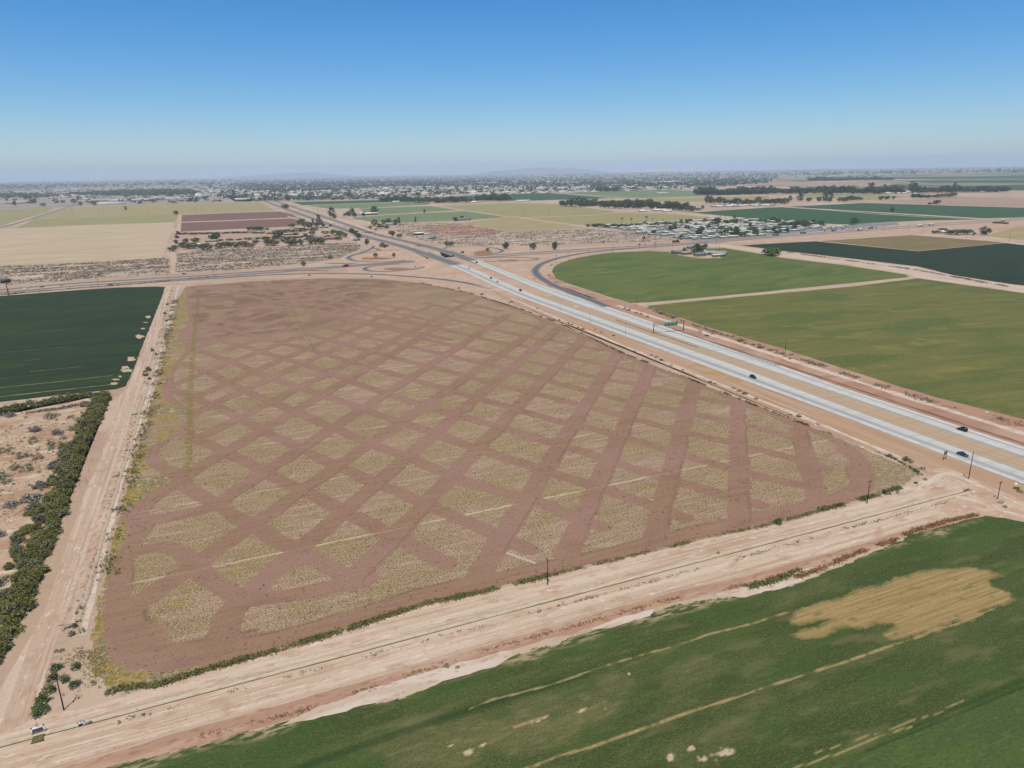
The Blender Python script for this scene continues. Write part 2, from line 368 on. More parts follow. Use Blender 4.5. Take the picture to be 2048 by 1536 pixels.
# ---- dark green field on the left with dry irrigation borders and bald spots
sheet('alfalfa_field', [(-700, 660), (0, 592), (150, 580.5), (234, 575), (312, 573), (330, 574), (326, 588), (312, 624), (291, 677), (264, 745), (252, 772), (234, 778), (120, 790), (0, 804), (-700, 900)], .06, M_darkgreen, seg=4, jit=.7)
M_dry = layered('dry_border_grass', c8(186, 164, 116), [(c8(160, 146, 92), (.4, .6), .45, .6, .8), (c8(120, 122, 70), (.1, .3), .5, .6, .7)])
M_bald = layered('bald_soil', c8(212, 188, 160), [(c8(186, 160, 124), (.3, .4), .45, .6, .8)])
def strip(name, pts, w_, z, mat, jit=.35, seg=3.0, world=False, kind='structure'):
    p = list(pts) if world else PP(pts, z)
    c = []
    for a, b in zip(p, p[1:]):
        k = max(1, int(math.dist(a, b) / seg))
        for i in range(k): c.append((a[0] + (b[0] - a[0]) * i / k, a[1] + (b[1] - a[1]) * i / k, z))
    c.append((*p[-1], z))
    W = [max(.15, w_ * (1 + .9 * jit * mnoise.noise(Vector((q[0] / 6, q[1] / 6, w_))) * 2)) for q in c]
    for i, q in enumerate(c):
        o = jit * .5 * mnoise.noise(Vector((q[0] / 9, q[1] / 9, 5 + w_)))
        c[i] = (q[0] + o, q[1] + o, z)
    L, R = center_edges(c, W)
    return tag(obj(name, ribbon_mesh(name, L, R, mat, 2)), kind=kind)
for pts, w_ in (([(-500, 826), (0, 775), (110, 764), (225, 751)], .8), ([(-500, 848), (0, 793.5), (110, 781), (219, 769.5), (238, 765)], 1.0), ([(60, 743), (110, 738.5), (162, 733)], .5),
                ([(0, 705), (90, 698), (150, 693)], .35), ([(0, 670), (100, 662), (160, 656)], .35), ([(48, 722), (78, 718)], .5)):
    strip('dry_field_border', pts, w_, .075, M_dry)
def blob(name, cx, cy, rx, ry, z, mat, n=22, rough=.35, sd=0):
    pts = []
    for i in range(n):
        a = 2 * math.pi * i / n; r = 1 + rough * mnoise.noise(Vector((math.cos(a) * 1.5 + cx, math.sin(a) * 1.5 + cy, sd))) * 2
        pts.append((cx + rx * r * math.cos(a), cy + ry * r * math.sin(a)))
    return sheet(name, pts, z, mat)
for cx, cy, rx, ry in ((262, 718, 10, 4.5), (250, 735, 7, 4), (253, 741, 11, 3.6), (240, 753, 4, 1.6), (232, 759, 6, 1.8), (228, 767, 8, 2.2), (296, 634, 6, 2.3), (278, 673, 8, 3.5), (286, 657, 4, 1.5), (291, 645, 4, 1)):
    blob('bald_patch', cx, cy, rx, ry, .08, M_bald, sd=cx)
M_lush = layered('lush_alfalfa', c8(60, 92, 44), [(c8(76, 104, 48), (.3, .5), .45, .6, .7), (c8(52, 76, 54), (.05, .2), .5, .6, .8)])

# ---- foreground field (south of the canal road)
M_fg = layered('foreground_alfalfa', c8(66, 96, 48), [
    (c8(80, 106, 56), (.015, .12), .42, .6, .8), (c8(70, 104, 38), (.03, .06), .52, .66, .8), (c8(50, 76, 44), (1.1, 1.6), .46, .6, .7),
    (c8(112, 122, 74), (.35, .9), .56, .7, .6), (c8(132, 130, 92), (.022, .06), .54, .7, .5), (c8(34, 58, 36), (.7, 3.0), .56, .68, .6)], bump=(1.5, 3.0, .25))
M_fg2 = layered('foreground_alfalfa_lighter', c8(88, 100, 54), [
    (c8(96, 112, 54), (.03, .1), .45, .6, .8), (c8(60, 88, 50), (1.0, 1.5), .46, .62, .6), (c8(98, 126, 64), (.3, 1.0), .52, .7, .6)], bump=(1.5, 3.0, .25))
GT = [(-60, 1606), (202, 1536), (350, 1503), (478, 1468), (590, 1441), (697, 1417), (809, 1396), (885, 1360), (973, 1336), (1028, 1309), (1103, 1291), (1172, 1267), (1264, 1243), (1349, 1210), (1485, 1192), (1587, 1172), (1697, 1124), (1770, 1094), (1829, 1067), (1917, 1044), (1972, 1031), (2005, 1035), (2100, 1050), (2450, 1110), (2450, 1250), (1500, 1620)]
# (built as a grid below)
sheet('alfalfa_field', [(1640, 1546), (1740, 1503), (1900, 1438), (2048, 1377), (2450, 1215), (2450, 1800), (1640, 1800)], .07, M_fg2, seg=2.5, jit=.25)
sheet('alfalfa_field', [(-700, 1850), (-700, 1800), (-60, 1610), (1500, 1620), (1640, 1546), (1640, 1800), (1640, 2100), (-700, 2100)], .045, M_fg, seg=6, jit=.2)
# ------------------------------------------------------------------ numpy tools for survey-traced masks
def vnoise(x, y, s, seed=0):
    """cheap smooth value noise, feature size s metres"""
    r = np.random.default_rng(seed).random((256, 256))
    X = np.asarray(x) / s + 1000; Y = np.asarray(y) / s + 1000
    xi = np.floor(X).astype(int); yi = np.floor(Y).astype(int); fx = X - xi; fy = Y - yi
    fx = fx * fx * (3 - 2 * fx); fy = fy * fy * (3 - 2 * fy)
    g = lambda a, b: r[a & 255, b & 255]
    return (g(xi, yi) * (1 - fx) + g(xi + 1, yi) * fx) * (1 - fy) + (g(xi, yi + 1) * (1 - fx) + g(xi + 1, yi + 1) * fx) * fy
def inside(x, y, poly):
    r = np.zeros(x.shape, bool); n = len(poly)
    for i in range(n):
        x0, y0 = poly[i]; x1, y1 = poly[(i + 1) % n]
        if y0 == y1: continue
        c = ((y0 > y) != (y1 > y)) & (x < (x1 - x0) * (y - y0) / (y1 - y0) + x0)
        r ^= c
    return r
def dpoly(x, y, pts):
    """distance to a polyline"""
    d = np.full(x.shape, 1e9)
    for (ax, ay), (bx, by) in zip(pts, pts[1:]):
        L2 = (bx - ax) ** 2 + (by - ay) ** 2 + 1e-9
        t = np.clip(((x - ax) * (bx - ax) + (y - ay) * (by - ay)) / L2, 0, 1)
        d = np.minimum(d, np.hypot(x - ax - t * (bx - ax), y - ay - t * (by - ay)))
    return d
def sstep(a, b, v):
    t = np.clip((v - a) / (b - a), 0, 1); return t * t * (3 - 2 * t)
def smooth_line(px, n=6): 
    return [tuple(p) for p in catmull([np.array(P(*q)) for q in px], n)]
def grid_field(name, gx, gy, poly, rag, z, attrs, mat):
    X, Y = np.meshgrid(gx, gy, indexing='xy')
    nx, ny = len(gx), len(gy)
    cx = (X[:-1, :-1] + X[1:, 1:]) / 2; cy = (Y[:-1, :-1] + Y[1:, 1:]) / 2
    ox = (vnoise(cx, cy, 3, 1) - .5) * rag * 2 + (vnoise(cx, cy, 1.1, 2) - .5) * rag
    oy = (vnoise(cx, cy, 3, 3) - .5) * rag * 2 + (vnoise(cx, cy, 1.1, 4) - .5) * rag
    keep = inside(cx + ox, cy + oy, poly)
    idx = np.arange(nx * ny).reshape(ny, nx)
    Fq = np.stack([idx[:-1, :-1], idx[:-1, 1:], idx[1:, 1:], idx[1:, :-1]], -1)[keep]
    used = np.unique(Fq); rm = np.full(nx * ny, -1); rm[used] = np.arange(len(used)); Fq = rm[Fq]
    x = X.ravel()[used]; y = Y.ravel()[used]
    zz = z(x, y) if callable(z) else np.full(x.shape, z)
    me = mesh(name, np.stack([x, y, zz], 1), Fq, mat)
    for k, v in attrs(x, y).items():
        a = me.attributes.new(k, 'FLOAT', 'POINT'); a.data.foreach_set('value', np.ascontiguousarray(v, dtype=np.float32))
    return tag(obj(name, me), kind='structure')

# ---- foreground field as a grid with traced dry areas
TANP = PP([(1577, 1238.5), (1610, 1222), (1649, 1206), (1750, 1173), (1861, 1139), (1949, 1136), (1997, 1150), (1972, 1160), (1977, 1177), (2018, 1184), (2025, 1201), (1980, 1218), (1930, 1238), (1878, 1256), (1830, 1268), (1772, 1278), (1772, 1262), (1795, 1256), (1789, 1250), (1758, 1245), (1740, 1249), (1720, 1250), (1690, 1249), (1662, 1256), (1658, 1266), (1652, 1273), (1621, 1276), (1577, 1274), (1620, 1257), (1683, 1236), (1638, 1238), (1600, 1245), (1580, 1247)])
def fg_attrs(x, y):
    wx = x + (vnoise(x, y, 5, 21) - .5) * 2.6 + (vnoise(x, y, 1.2, 23) - .5) * 1.4; wy = y + (vnoise(x, y, 4, 22) - .5) * 2.0 + (vnoise(x, y, 1.1, 24) - .5) * .9
    # tan patch with a soft rim
    t = np.zeros(x.shape)
    for dx in (-.7, 0, .7):
        for dy in (-.7, 0, .7): t += inside(wx + dx, wy + dy, TANP)
    t = t / 9.0
    ln = np.zeros(x.shape)
    def line(px, w_, st, seed):
        pts = PP(px)
        d = dpoly(x + (vnoise(x, y, 7, seed) - .5) * .8, y + (vnoise(x, y, 7, seed + 1) - .5) * .9, pts)
        g = sstep(.28, .5, vnoise(x, y, 4.0, seed + 2) * .6 + vnoise(x, y, 1.2, seed + 3) * .4) * .8 + .15
        return (1 - sstep(w_ * .5, w_ * 1.1, d)) * st * g
    for a in (([(939, 1416), (1170, 1346), (1397, 1276), (1649, 1206)], 0.34, 1, 30), ([(1000, 1553), (1062, 1534), (1230, 1477), (1397, 1420), (1700, 1320), (1874, 1261), (1990, 1219)], 0.40, 1, 33),
              ([(1560, 1552), (1601, 1534), (1712, 1494), (1820, 1454)], 0.22, .9, 36), ([(1590, 1521), (1700, 1485), (1830, 1441), (1930, 1403)], 0.16, .8, 39),
              ([(1030, 1456), (1060, 1446), (1095, 1432)], .5, .9, 42)):
        ln = np.maximum(ln, line(*a))
    dl = 1 - sstep(.4, 1.6, dpoly(x, y, PP([(560, 1550), (700, 1500), (939, 1418), (1170, 1349)])))
    dl = np.maximum(dl, (1 - sstep(.3, 1.4, dpoly(x, y, PP([(1740, 1503), (1900, 1440), (2048, 1377)])))) * .9)
    dl = np.maximum(dl, (1 - sstep(.2, 1.0, dpoly(x, y, PP([(1820, 1457), (1929, 1409), (2048, 1360)])))) * .8)
    # washed-out brownish areas in the middle strip
    mot = np.zeros(x.shape)
    for cx, cy, rx, ry, st in ((960, 1470, 18, 8, .85), (800, 1478, 12, 5, .6), (1060, 1420, 12, 5, .6), (1150, 1430, 16, 7, .8), (1240, 1370, 9, 6, .6), (1390, 1345, 10, 5, .5), (1345, 1405, 10, 3.5, .4), (860, 1500, 12, 6, .6), (1420, 1490, 14, 5, .35), (1500, 1390, 18, 5, .25), (1030, 1310, 9, 2.2, .4), (1640, 1180, 18, 4, .3), (1730, 1270, 8, 2, .4), (1380, 1380, 10, 3, .3)):
        px_, py_ = P(cx, cy)
        r = np.hypot((wx - px_) / rx, (wy - py_) / ry)
        mot = np.maximum(mot, (1 - sstep(.3, 1.15, r + (vnoise(x, y, 6, 50) - .5) * .9)) * st)
    bald = np.zeros(x.shape)
    for cx, cy, rx, ry in ((1353, 1515, 1.3, .55), (1397, 1502, 1.2, .7), (1455, 1508, 2.2, 1.1), (1410, 1518, 1.2, .4), (1170, 1425, 1.2, .4), (900, 1492, .8, .4), (938, 1508, .9, .6), (965, 1493, .7, .4), (1212, 1416, .6, .3), (1080, 1440, 1.4, .3), (1255, 1345, .7, .3)):
        px_, py_ = P(cx, cy)
        bald = np.maximum(bald, 1 - sstep(.45, 1.1, np.hypot((wx - px_) / rx, (wy - py_) / ry) + (vnoise(x, y, .8, 60) - .5) * 1.5))
    edge = 1 - sstep(.3, 4.5, np.abs(143.8 - y) + (vnoise(x, y, 9, 70) - .35) * 7)      # thin, salty strip along the road side
    lush = sstep(.5, .75, vnoise(x * .35, y, 7, 72)) 
    lush *= (1 - np.clip(mot * 2, 0, 1)) * .6
    return dict(tan=t, line=ln, darkline=dl, mottle=np.clip(mot, 0, 1), bald=bald, edge=np.clip(edge, 0, 1), lush=lush)
M_fgrid = layered('foreground_alfalfa', c8(79, 92, 45), [
    (c8(96, 104, 56), (.02, .14), .42, .6, .8), (c8(60, 74, 38), (1.6, 2.2), .46, .6, .6), (c8(118, 122, 78), (1.6, 2.4), .56, .66, .75), (c8(46, 60, 32), (1.0, 3.2), .54, .66, .6), (c8(122, 118, 76), (.06, .22), .53, .68, .55),
    (c8(74, 104, 42), (.3, .5), .3, .6, .75, 'lush'), (c8(104, 110, 70), (.35, .9), .54, .68, .45),
    (c8(134, 126, 82), (2.2, 3.2), .3, .62, .75, 'mottle'), (c8(152, 136, 98), (.2, .6), .48, .66, .5, 'mottle'), (c8(44, 72, 34), None, 0, 0, .65, 'darkline'),
    (c8(186, 166, 128), (.25, .8), .42, .58, .85, 'edge'),
    (c8(180, 150, 100), None, 0, 0, 1, 'tan'), (c8(156, 132, 84), (.04, .9), .42, .6, .85, 'tan'), (c8(202, 172, 116), (.03, 1.3), .5, .7, .65, 'tan'), (c8(146, 126, 80), (1.2, 1.6), .54, .66, .6, 'tan'), (c8(120, 122, 70), (.16, .35), .58, .68, .7, 'tan'),
    (c8(188, 162, 114), None, 0, 0, 1, 'line'), (c8(140, 118, 70), (.8, 1.6), .48, .6, .75, 'line'), (c8(214, 190, 156), None, 0, 0, 1, 'bald')], bump=(1.5, 3.0, .25))
grid_field('alfalfa_field', np.arange(-62, 330, .6), np.concatenate([np.arange(52, 84, .6), np.arange(84, 152, .42)]), PP(GT, .05), .55, .05, fg_attrs, M_fgrid)

# ---- central field: disked criss-cross bands over weedy stubble
BND = [(371, 573), (500, 562.5), (650, 556.5), (752, 557.5), (840, 565.5), (938, 585.5), (1049, 620.5), (1122, 648), (1244, 706), (1366, 753), (1440, 783), (1510, 810), (1590, 841), (1678, 876), (1740, 903), (1800, 930), (1838, 945),
       (1800, 972), (1765, 983), (1732, 997), (1620, 1026), (1545, 1047), (1440, 1069), (1293, 1104), (1164, 1134), (1098, 1150), (966, 1182), (844, 1209), (700, 1256), (560, 1298), (427, 1334), (317, 1368), (225, 1372), (185, 1345), (180, 1300), (196, 1210), (214, 1140), (232, 1060), (258, 960), (284, 870), (308, 790), (327, 720), (342, 650), (355, 600)]
BW = PP(BND)
HEAD = PP([(376, 574), (500, 563), (650, 557), (752, 558), (840, 566), (938, 586), (1049, 621), (1244, 706), (1366, 753), (1510, 810), (1678, 877), (1722, 905), (1742, 925), (1749, 956), (1745, 980), (1728, 996), (1620, 1026), (1440, 1069), (1293, 1104), (1164, 1133), (1098, 1150), (966, 1180), (844, 1207), (700, 1253), (560, 1295), (427, 1330), (317, 1343), (260, 1339), (223, 1318), (205, 1266), (210, 1207), (222, 1140), (240, 1100), (262, 1052), (240, 1035), (300, 985), (345, 962), (292, 925), (292, 900), (345, 868), (385, 832), (330, 800), (322, 775), (345, 735), (372, 700), (356, 675), (380, 640), (370, 600)])
HEADC = HEAD + HEAD[:1]
def aline(x1, y1, x2, y2, ya, yb):
    s = (x2 - x1) / (y2 - y1)
    return [P(x1 + (y - y1) * s, y) for y in np.linspace(ya, yb, 6)]
ABAND = [aline(723, 900, 460, 1081, 640, 1222), aline(832, 900, 622, 1080, 620, 1200) + [P(458, 1225), P(445, 1262), P(436, 1300)], aline(954, 900, 782, 1080, 615, 1170), aline(1115, 900, 1002, 1080, 625, 1150),
         aline(1227, 900, 1146, 1080, 640, 1110), aline(1354, 900, 1309, 1080, 745, 1090), aline(1478, 900, 1481, 1040, 800, 1050), aline(1607, 900, 1638, 1010, 860, 1010),
         aline(459, 900, 273, 1010, 640, 1010), aline(600, 900, 434, 1008, 630, 1008), aline(610, 770, 352, 900, 600, 868), aline(512, 770, 357, 840, 610, 848),
         aline(447, 770, 350, 812, 615, 800), aline(346, 770, 527, 700, 610, 770)]
for x77 in (262, 172, 80, -15):
    ABAND.append([P(1470 + (x77 - 1470) * (y - 336) / 434., y) for y in np.linspace(590, 700, 4)])
ABAND.append(smooth_line([(434, 1008), (405, 1020), (367, 1029), (320, 1038), (278, 1045), (250, 1040)]))
BBAND = [smooth_line(q) for q in (
    [(226, 1135), (245, 1118), (275, 1104), (320, 1094), (350, 1098), (372, 1112), (408, 1147), (445, 1172), (480, 1190), (540, 1196), (620, 1184), (700, 1166), (730, 1160)],
    [(298, 900), (302, 925), (335, 950), (371, 972), (434, 1010), (481, 1038), (551, 1078), (624, 1116), (673, 1143), (720, 1168)],
    [(330, 848), (395, 879), (473, 915), (517, 935), (576, 967), (637, 996), (717, 1038), (807, 1083), (893, 1128)],
    [(322, 772), (375, 791), (420, 808), (464, 828), (530, 864), (581, 886), (661, 926), (746, 964), (834, 1000), (966, 1057), (1060, 1100)],
    [(345, 722), (410, 742), (483, 779), (554, 808), (656, 851), (734, 885), (812, 912), (893, 948), (966, 974), (1088, 1008), (1140, 1032), (1205, 1054)],
    [(360, 690), (430, 712), (498, 738), (552, 760), (605, 777), (673, 799), (756, 829), (844, 858), (925, 888), (1027, 921), (1137, 956), (1211, 980), (1299, 1010), (1370, 1035)],
    [(380, 665), (500, 697), (622, 734), (705, 764), (788, 792), (878, 820), (991, 852), (1081, 879), (1171, 905), (1269, 938), (1359, 965), (1445, 990), (1520, 1010)],
    [(420, 650), (560, 685), (640, 705), (705, 725), (808, 754), (915, 785), (1037, 820), (1127, 845), (1195, 861), (1317, 894), (1415, 924), (1500, 948), (1590, 968)],
    [(600, 665), (680, 686), (746, 705), (832, 727), (908, 746), (981, 766), (1073, 788), (1122, 801), (1183, 816), (1244, 832), (1342, 858), (1464, 886), (1595, 919), (1650, 936)],
    [(640, 652), (740, 676), (839, 698), (922, 717), (1015, 739), (1110, 765), (1183, 785), (1259, 803), (1366, 823), (1464, 846), (1534, 860), (1583, 875)],
    [(700, 640), (800, 664), (869, 683), (942, 699), (1027, 717), (1098, 732), (1190, 754), (1256, 766), (1342, 783), (1452, 806)],
    [(760, 630), (917, 666), (991, 683), (1064, 695), (1122, 712), (1220, 732), (1310, 752)], [(800, 615), (930, 645), (1034, 669), (1117, 684), (1200, 700)],
    [(850, 606), (960, 630), (1080, 655)], [(900, 600), (1000, 622)])]
for yy in (636, 622, 609, 598):
    BBAND.append([P(x, 343 + (yy - 343) * (x + 645) / (700 + 645.)) for x in (390, 560, 760, 900)])
yl = lambda k: 344 + 1 / (.001445 + .0003 * k)
def rowline(k):
    y9 = yl(k); s = (y9 - 290) / (4517 - 900.)
    return [P(x, y9 - (x - 900) * s) for x in (150, 600, 1000, 1400, 1900)]
def cf_attrs(x, y):
    wx = x + (vnoise(x, y, 9, 101) - .5) * 1.2 + (vnoise(x, y, 1.3, 151) - .5) * .7; wy = y + (vnoise(x, y, 9, 102) - .5) * 1.2 + (vnoise(x, y, 1.3, 152) - .5) * .7
    dk = np.zeros(x.shape)
    tyre = np.zeros(x.shape)
    for L in ABAND:
        d = dpoly(wx, wy, L); dk = np.maximum(dk, 1 - sstep(3.95, 4.35, d)); tyre = np.where(d < 4, np.cos(dpoly(x, y, L) * 4.2) * .5 + .5, tyre)
    for L in BBAND:
        d = dpoly(wx, wy, L); dk = np.maximum(dk, 1 - sstep(3.3, 3.7, d)); tyre = np.where((d < 3.4) & (tyre == 0), np.cos(dpoly(x, y, L) * 4.6) * .5 + .5, tyre)
    tyre *= sstep(.35, .7, vnoise(x, y, 16, 160))
    ih = inside(wx, wy, HEAD)
    dh = dpoly(x + (vnoise(x, y, 12, 103) - .5) * 3, y + (vnoise(x, y, 12, 104) - .5) * 3, HEADC)
    hw = 4.5 + 4.5 * (y < 215) + 2 * (x > 225) + 3.5 * ((y < 330) & (x < 0))
    dk = np.maximum(dk, (1 - sstep(hw * .75, hw * 1.0, dh)) * ih)
    dk *= np.where(ih, 1.0, .0)
    dk = np.maximum(dk, ih * .95 * (1 - sstep(8, 14, np.hypot(x + 34, (y - 188) * .8))))
    # the north third was worked over again: only traces of the diamonds show
    fade = sstep(520, 720, y + (vnoise(x, y, 60, 105) - .5) * 160 + x * .0 + (x < 60) * 50 - (x > 120) * 90) 
    loc = fade * (.30 + .34 * vnoise(x, y, 25, 106))
    dk = np.where(ih, np.maximum(dk * (.86 + .14 * vnoise(x, y, 5, 170)), loc), dk)
    weed = sstep(.42, .66, vnoise(x * .55, y, 20, 107) * .65 + vnoise(x * .5, y, 6, 108) * .45)
    rim = np.clip(1 - np.abs(dk - .45) * 2.4, 0, 1) * sstep(.25, .6, vnoise(x, y, 12, 161)) * ih
    pinks = sstep(.5, .62, vnoise(x * .12, y, 2.2, 162) * .6 + vnoise(x * .3, y, 14, 163) * .4)
    out = ~ih
    ws = sstep(.34, .52, vnoise(x * .6, y, 9, 110)) * (x < 40) + (y < 200) * .5
    yel = out * (x < 60) * sstep(.52, .62, vnoise(x * .7, y, 7, 111) * .6 + vnoise(x, y, 2.5, 112) * .4)
    for cx, cy, rx, ry in ((195, 1255, 3.2, 7), (206, 1340, 5, 2.4), (232, 1105, 4, 3), (267, 985, 3.5, 7), (275, 940, 4, 5), (300, 790, 4, 9), (330, 720, 3, 14), (258, 1000, 3, 4)):
        a, b_ = P(cx, cy)
        yel = np.maximum(yel, 1 - sstep(.7, 1.05, np.hypot((x - a) / rx, (y - b_) / ry) + (vnoise(x, y, 1.6, 113) - .5) * .7))
    st = 1 - sstep(.9, 2.2, dpoly(x + (vnoise(x, y, 4, 114) - .5) * 1.4, y, PP([(399, 580), (391, 650), (386, 700), (381, 770), (380, 860), (376, 945)])))
    ln = np.zeros(x.shape); gate = sstep(.35, .62, vnoise(x, y, 14, 120) * .7 + vnoise(x, y, 3, 121) * .3)
    for k in range(-1, 9):
        if k == -1: continue
        wd = .42 if k == 0 else .26
        d = dpoly(x, y + (vnoise(x, y, 2.2, 123 + k) - .5) * .6, rowline(k))
        ln = np.maximum(ln, (1 - sstep(wd * .6, wd * 1.3, d)) * (gate if k else np.maximum(gate, .7)))
    d = dpoly(x, y, PP([(1015, 1106), (1070, 1126)])); ln = np.maximum(ln, (1 - sstep(.3, .6, d)))
    ghost = (ln * dk * .45 * sstep(.3, .6, vnoise(x, y, 8, 130)))
    ln = ln * (1 - dk)
    rut = np.zeros(x.shape)
    for q in ([(575, 595), (600, 650), (655, 745), (675, 782)], [(700, 572), (735, 607), (775, 634)], [(870, 690), (880, 703), (905, 728)], [(1005, 795), (1020, 813)], [(985, 628), (997, 638)], [(1040, 815), (1100, 860)]):
        rut = np.maximum(rut, (1 - sstep(.3, 1.0, dpoly(x, y, PP(q)))) * .35)
    # darker working edge along one side of each band
    edge = np.zeros(x.shape)
    for L in ABAND[:14]:
        L2 = [(a + 4.3, b_) for a, b_ in L]
        edge = np.maximum(edge, 1 - sstep(.15, .7, dpoly(wx, wy, L2)))
    edge *= sstep(.35, .6, vnoise(x, y, 30, 140)) * ih
    smear = sstep(.55, .72, vnoise(x * .25, y, 10, 141)) * sstep(500, 640, y) * .35
    return dict(disk=np.clip(dk, 0, 1), weed=weed, side=np.clip(np.where(out, ws, 0), 0, 1), yellow=np.clip(yel, 0, 1), strip=st, line=ln, ghost=ghost, rut=np.maximum(rut, edge * .55), smear=smear, tyre=tyre, rim=rim, pinks=pinks)
DK = c8(165, 129, 104)
M_central = layered('disked_stubble_field', c8(175, 142, 117), [
    (c8(160, 136, 106), (.06, 1.1), .45, .6, .7), (c8(196, 160, 138), None, 0, 0, .65, 'pinks'), (c8(132, 112, 88), (.08, 1.6), .5, .62, .6), (c8(196, 168, 142), (.08, .5), .5, .66, .8), (c8(150, 130, 72), (.7, 1.1), .42, .62, .75, 'weed'),
    (c8(168, 146, 64), (.13, .26), .54, .66, .6, 'weed'), (c8(112, 92, 66), (1.7, 2.3), .5, .6, .85), (c8(216, 190, 152), (2.0, 2.6), .52, .62, .85), (c8(92, 88, 60), (2.4, 3.0), .58, .66, .7, 'weed'),
    (c8(148, 134, 84), (.5, .7), .42, .6, .85, 'side'), (c8(104, 104, 66), (.8, 1.0), .5, .6, .8, 'side'), (c8(212, 186, 158), (.3, .4), .54, .64, .7, 'side'),
    (c8(176, 146, 78), None, 0, 0, .8, 'yellow'), (c8(132, 124, 66), (.5, .5), .42, .6, .85, 'yellow'), (c8(206, 180, 140), (1, 1), .56, .64, .7, 'yellow'),
    (DK, None, 0, 0, 1, 'disk'), (c8(150, 114, 92), (.6, .6), .3, .6, .5, 'tyre'), (c8(116, 90, 66), (.9, .9), .3, .5, .75, 'rim'), (c8(152, 116, 102), (.05, .4), .45, .62, .6, 'disk'), (c8(172, 134, 118), (.02, .03), .45, .6, .7, 'disk'), (c8(140, 106, 92), (.9, .9), .55, .68, .45, 'disk'),
    (c8(104, 80, 62), (1.7, 2.2), .625, .655, .85, 'disk'),
    (c8(150, 128, 78), (.05, .25), .5, .62, .8, 'smear'), (c8(186, 160, 60), (.1, .5), .62, .68, .8, 'smear'),
    (c8(134, 122, 62), (.4, .4), .38, .55, .8, 'strip'), (c8(120, 92, 78), None, 0, 0, .6, 'rut'), (c8(190, 156, 136), None, 0, 0, 1, 'ghost'), (c8(218, 194, 164), None, 0, 0, .95, 'line')], bump=(1.6, 1.6, .2))
gy = [166.0]
while gy[-1] < 910: gy.append(gy[-1] + .40 + max(0, gy[-1] - 220) * .0016)
grid_field('fallow_field', np.arange(-54, 264, .52), np.array(gy), BW, .7, .04, cf_attrs, M_central)

# ---- dirt roads
M_droad = layered('graded_dirt_road', c8(216, 188, 162), [
    (c8(228, 202, 180), (.008, .35), .42, .6, .9), (c8(196, 160, 134), (.012, .6), .5, .66, .8), (c8(182, 150, 126), (.02, 1.6), .58, .68, .6), (c8(236, 214, 196), (.03, .9), .56, .7, .7), (c8(192, 156, 130), (.12, .3), .52, .66, .6), (c8(240, 220, 200), (.2, .7), .58, .68, .7), (c8(150, 122, 98), (1.1, 1.4), .6, .68, .5)], bump=(.5, 2.5, .2))
M_droadN = layered('graded_dirt_track', c8(208, 178, 154), [
    (c8(222, 196, 174), (.45, .008), .42, .6, .9), (c8(190, 158, 134), (.7, .01), .5, .66, .8), (c8(178, 146, 122), (1.8, .02), .57, .68, .6), (c8(234, 212, 192), (.9, .03), .58, .7, .7), (c8(192, 158, 132), (.3, .12), .52, .66, .6), (c8(236, 216, 196), (.7, .2), .58, .68, .7), (c8(150, 122, 98), (1.4, 1.1), .6, .68, .5)], bump=(2.5, .5, .2))
M_salt = layered('salty_pale_bank', c8(226, 206, 188), [(c8(210, 182, 158), (.05, .25), .45, .62, .8), (c8(190, 156, 132), (.2, .5), .55, .68, .7), (c8(150, 138, 112), (.5, .9), .62, .7, .6)])
M_clay = layered('reddish_clay_bank', c8(188, 148, 124), [(c8(206, 170, 146), (.05, .3), .45, .62, .8), (c8(164, 124, 100), (.3, .8), .52, .66, .7), (c8(196, 164, 110), (.1, .35), .6, .7, .7)])
sheet('dirt_road', [(-700, 1700), (-120, 1500), (0, 1447), (150, 1420), (317, 1372), (427, 1338), (560, 1302), (700, 1260), (844, 1213), (966, 1186), (1098, 1154), (1164, 1137), (1293, 1107), (1440, 1072), (1545, 1050), (1620, 1029), (1732, 1002), (1800, 982), (1850, 960), (1900, 958), (1945, 975), (1960, 1000), (1940, 1020), (1900, 1032), (1800, 1060), (1697, 1092), (1600, 1118), (1480, 1150), (1349, 1180), (1200, 1222), (1000, 1278), (800, 1335), (600, 1392), (400, 1448), (200, 1508), (0, 1570), (-600, 1760)], .03, M_droad, seg=3, jit=.5)
sheet('clay_bank', [(60, 1555), (400, 1452), (700, 1370), (1000, 1283), (1200, 1226), (1349, 1184), (1480, 1154), (1600, 1122), (1697, 1096), (1800, 1064), (1900, 1036), (1950, 1028), (1968, 1036), (1900, 1048), (1800, 1078), (1697, 1116), (1587, 1152), (1480, 1176), (1349, 1204), (1200, 1250), (1000, 1305), (700, 1404), (400, 1488), (120, 1570)], .036, M_clay, seg=2.5, jit=.55)
for q in ([(560, 1452), (640, 1412), (700, 1392), (760, 1372), (800, 1360), (868, 1340), (930, 1322), (1000, 1303), (1040, 1302), (1000, 1328), (940, 1348), (885, 1362), (820, 1390), (740, 1408), (660, 1430)],
          [(1170, 1262), (1230, 1238), (1290, 1222), (1310, 1218), (1300, 1232), (1240, 1250)], [(1430, 1190), (1500, 1170), (1560, 1150), (1650, 1128), (1680, 1125), (1640, 1148), (1560, 1178), (1480, 1195)], [(1950, 1016), (1990, 1012), (2060, 1030), (2120, 1050), (2040, 1040), (1990, 1034)]):
    sheet('salt_flat', q, .056, M_salt, seg=1.6, jit=.7)
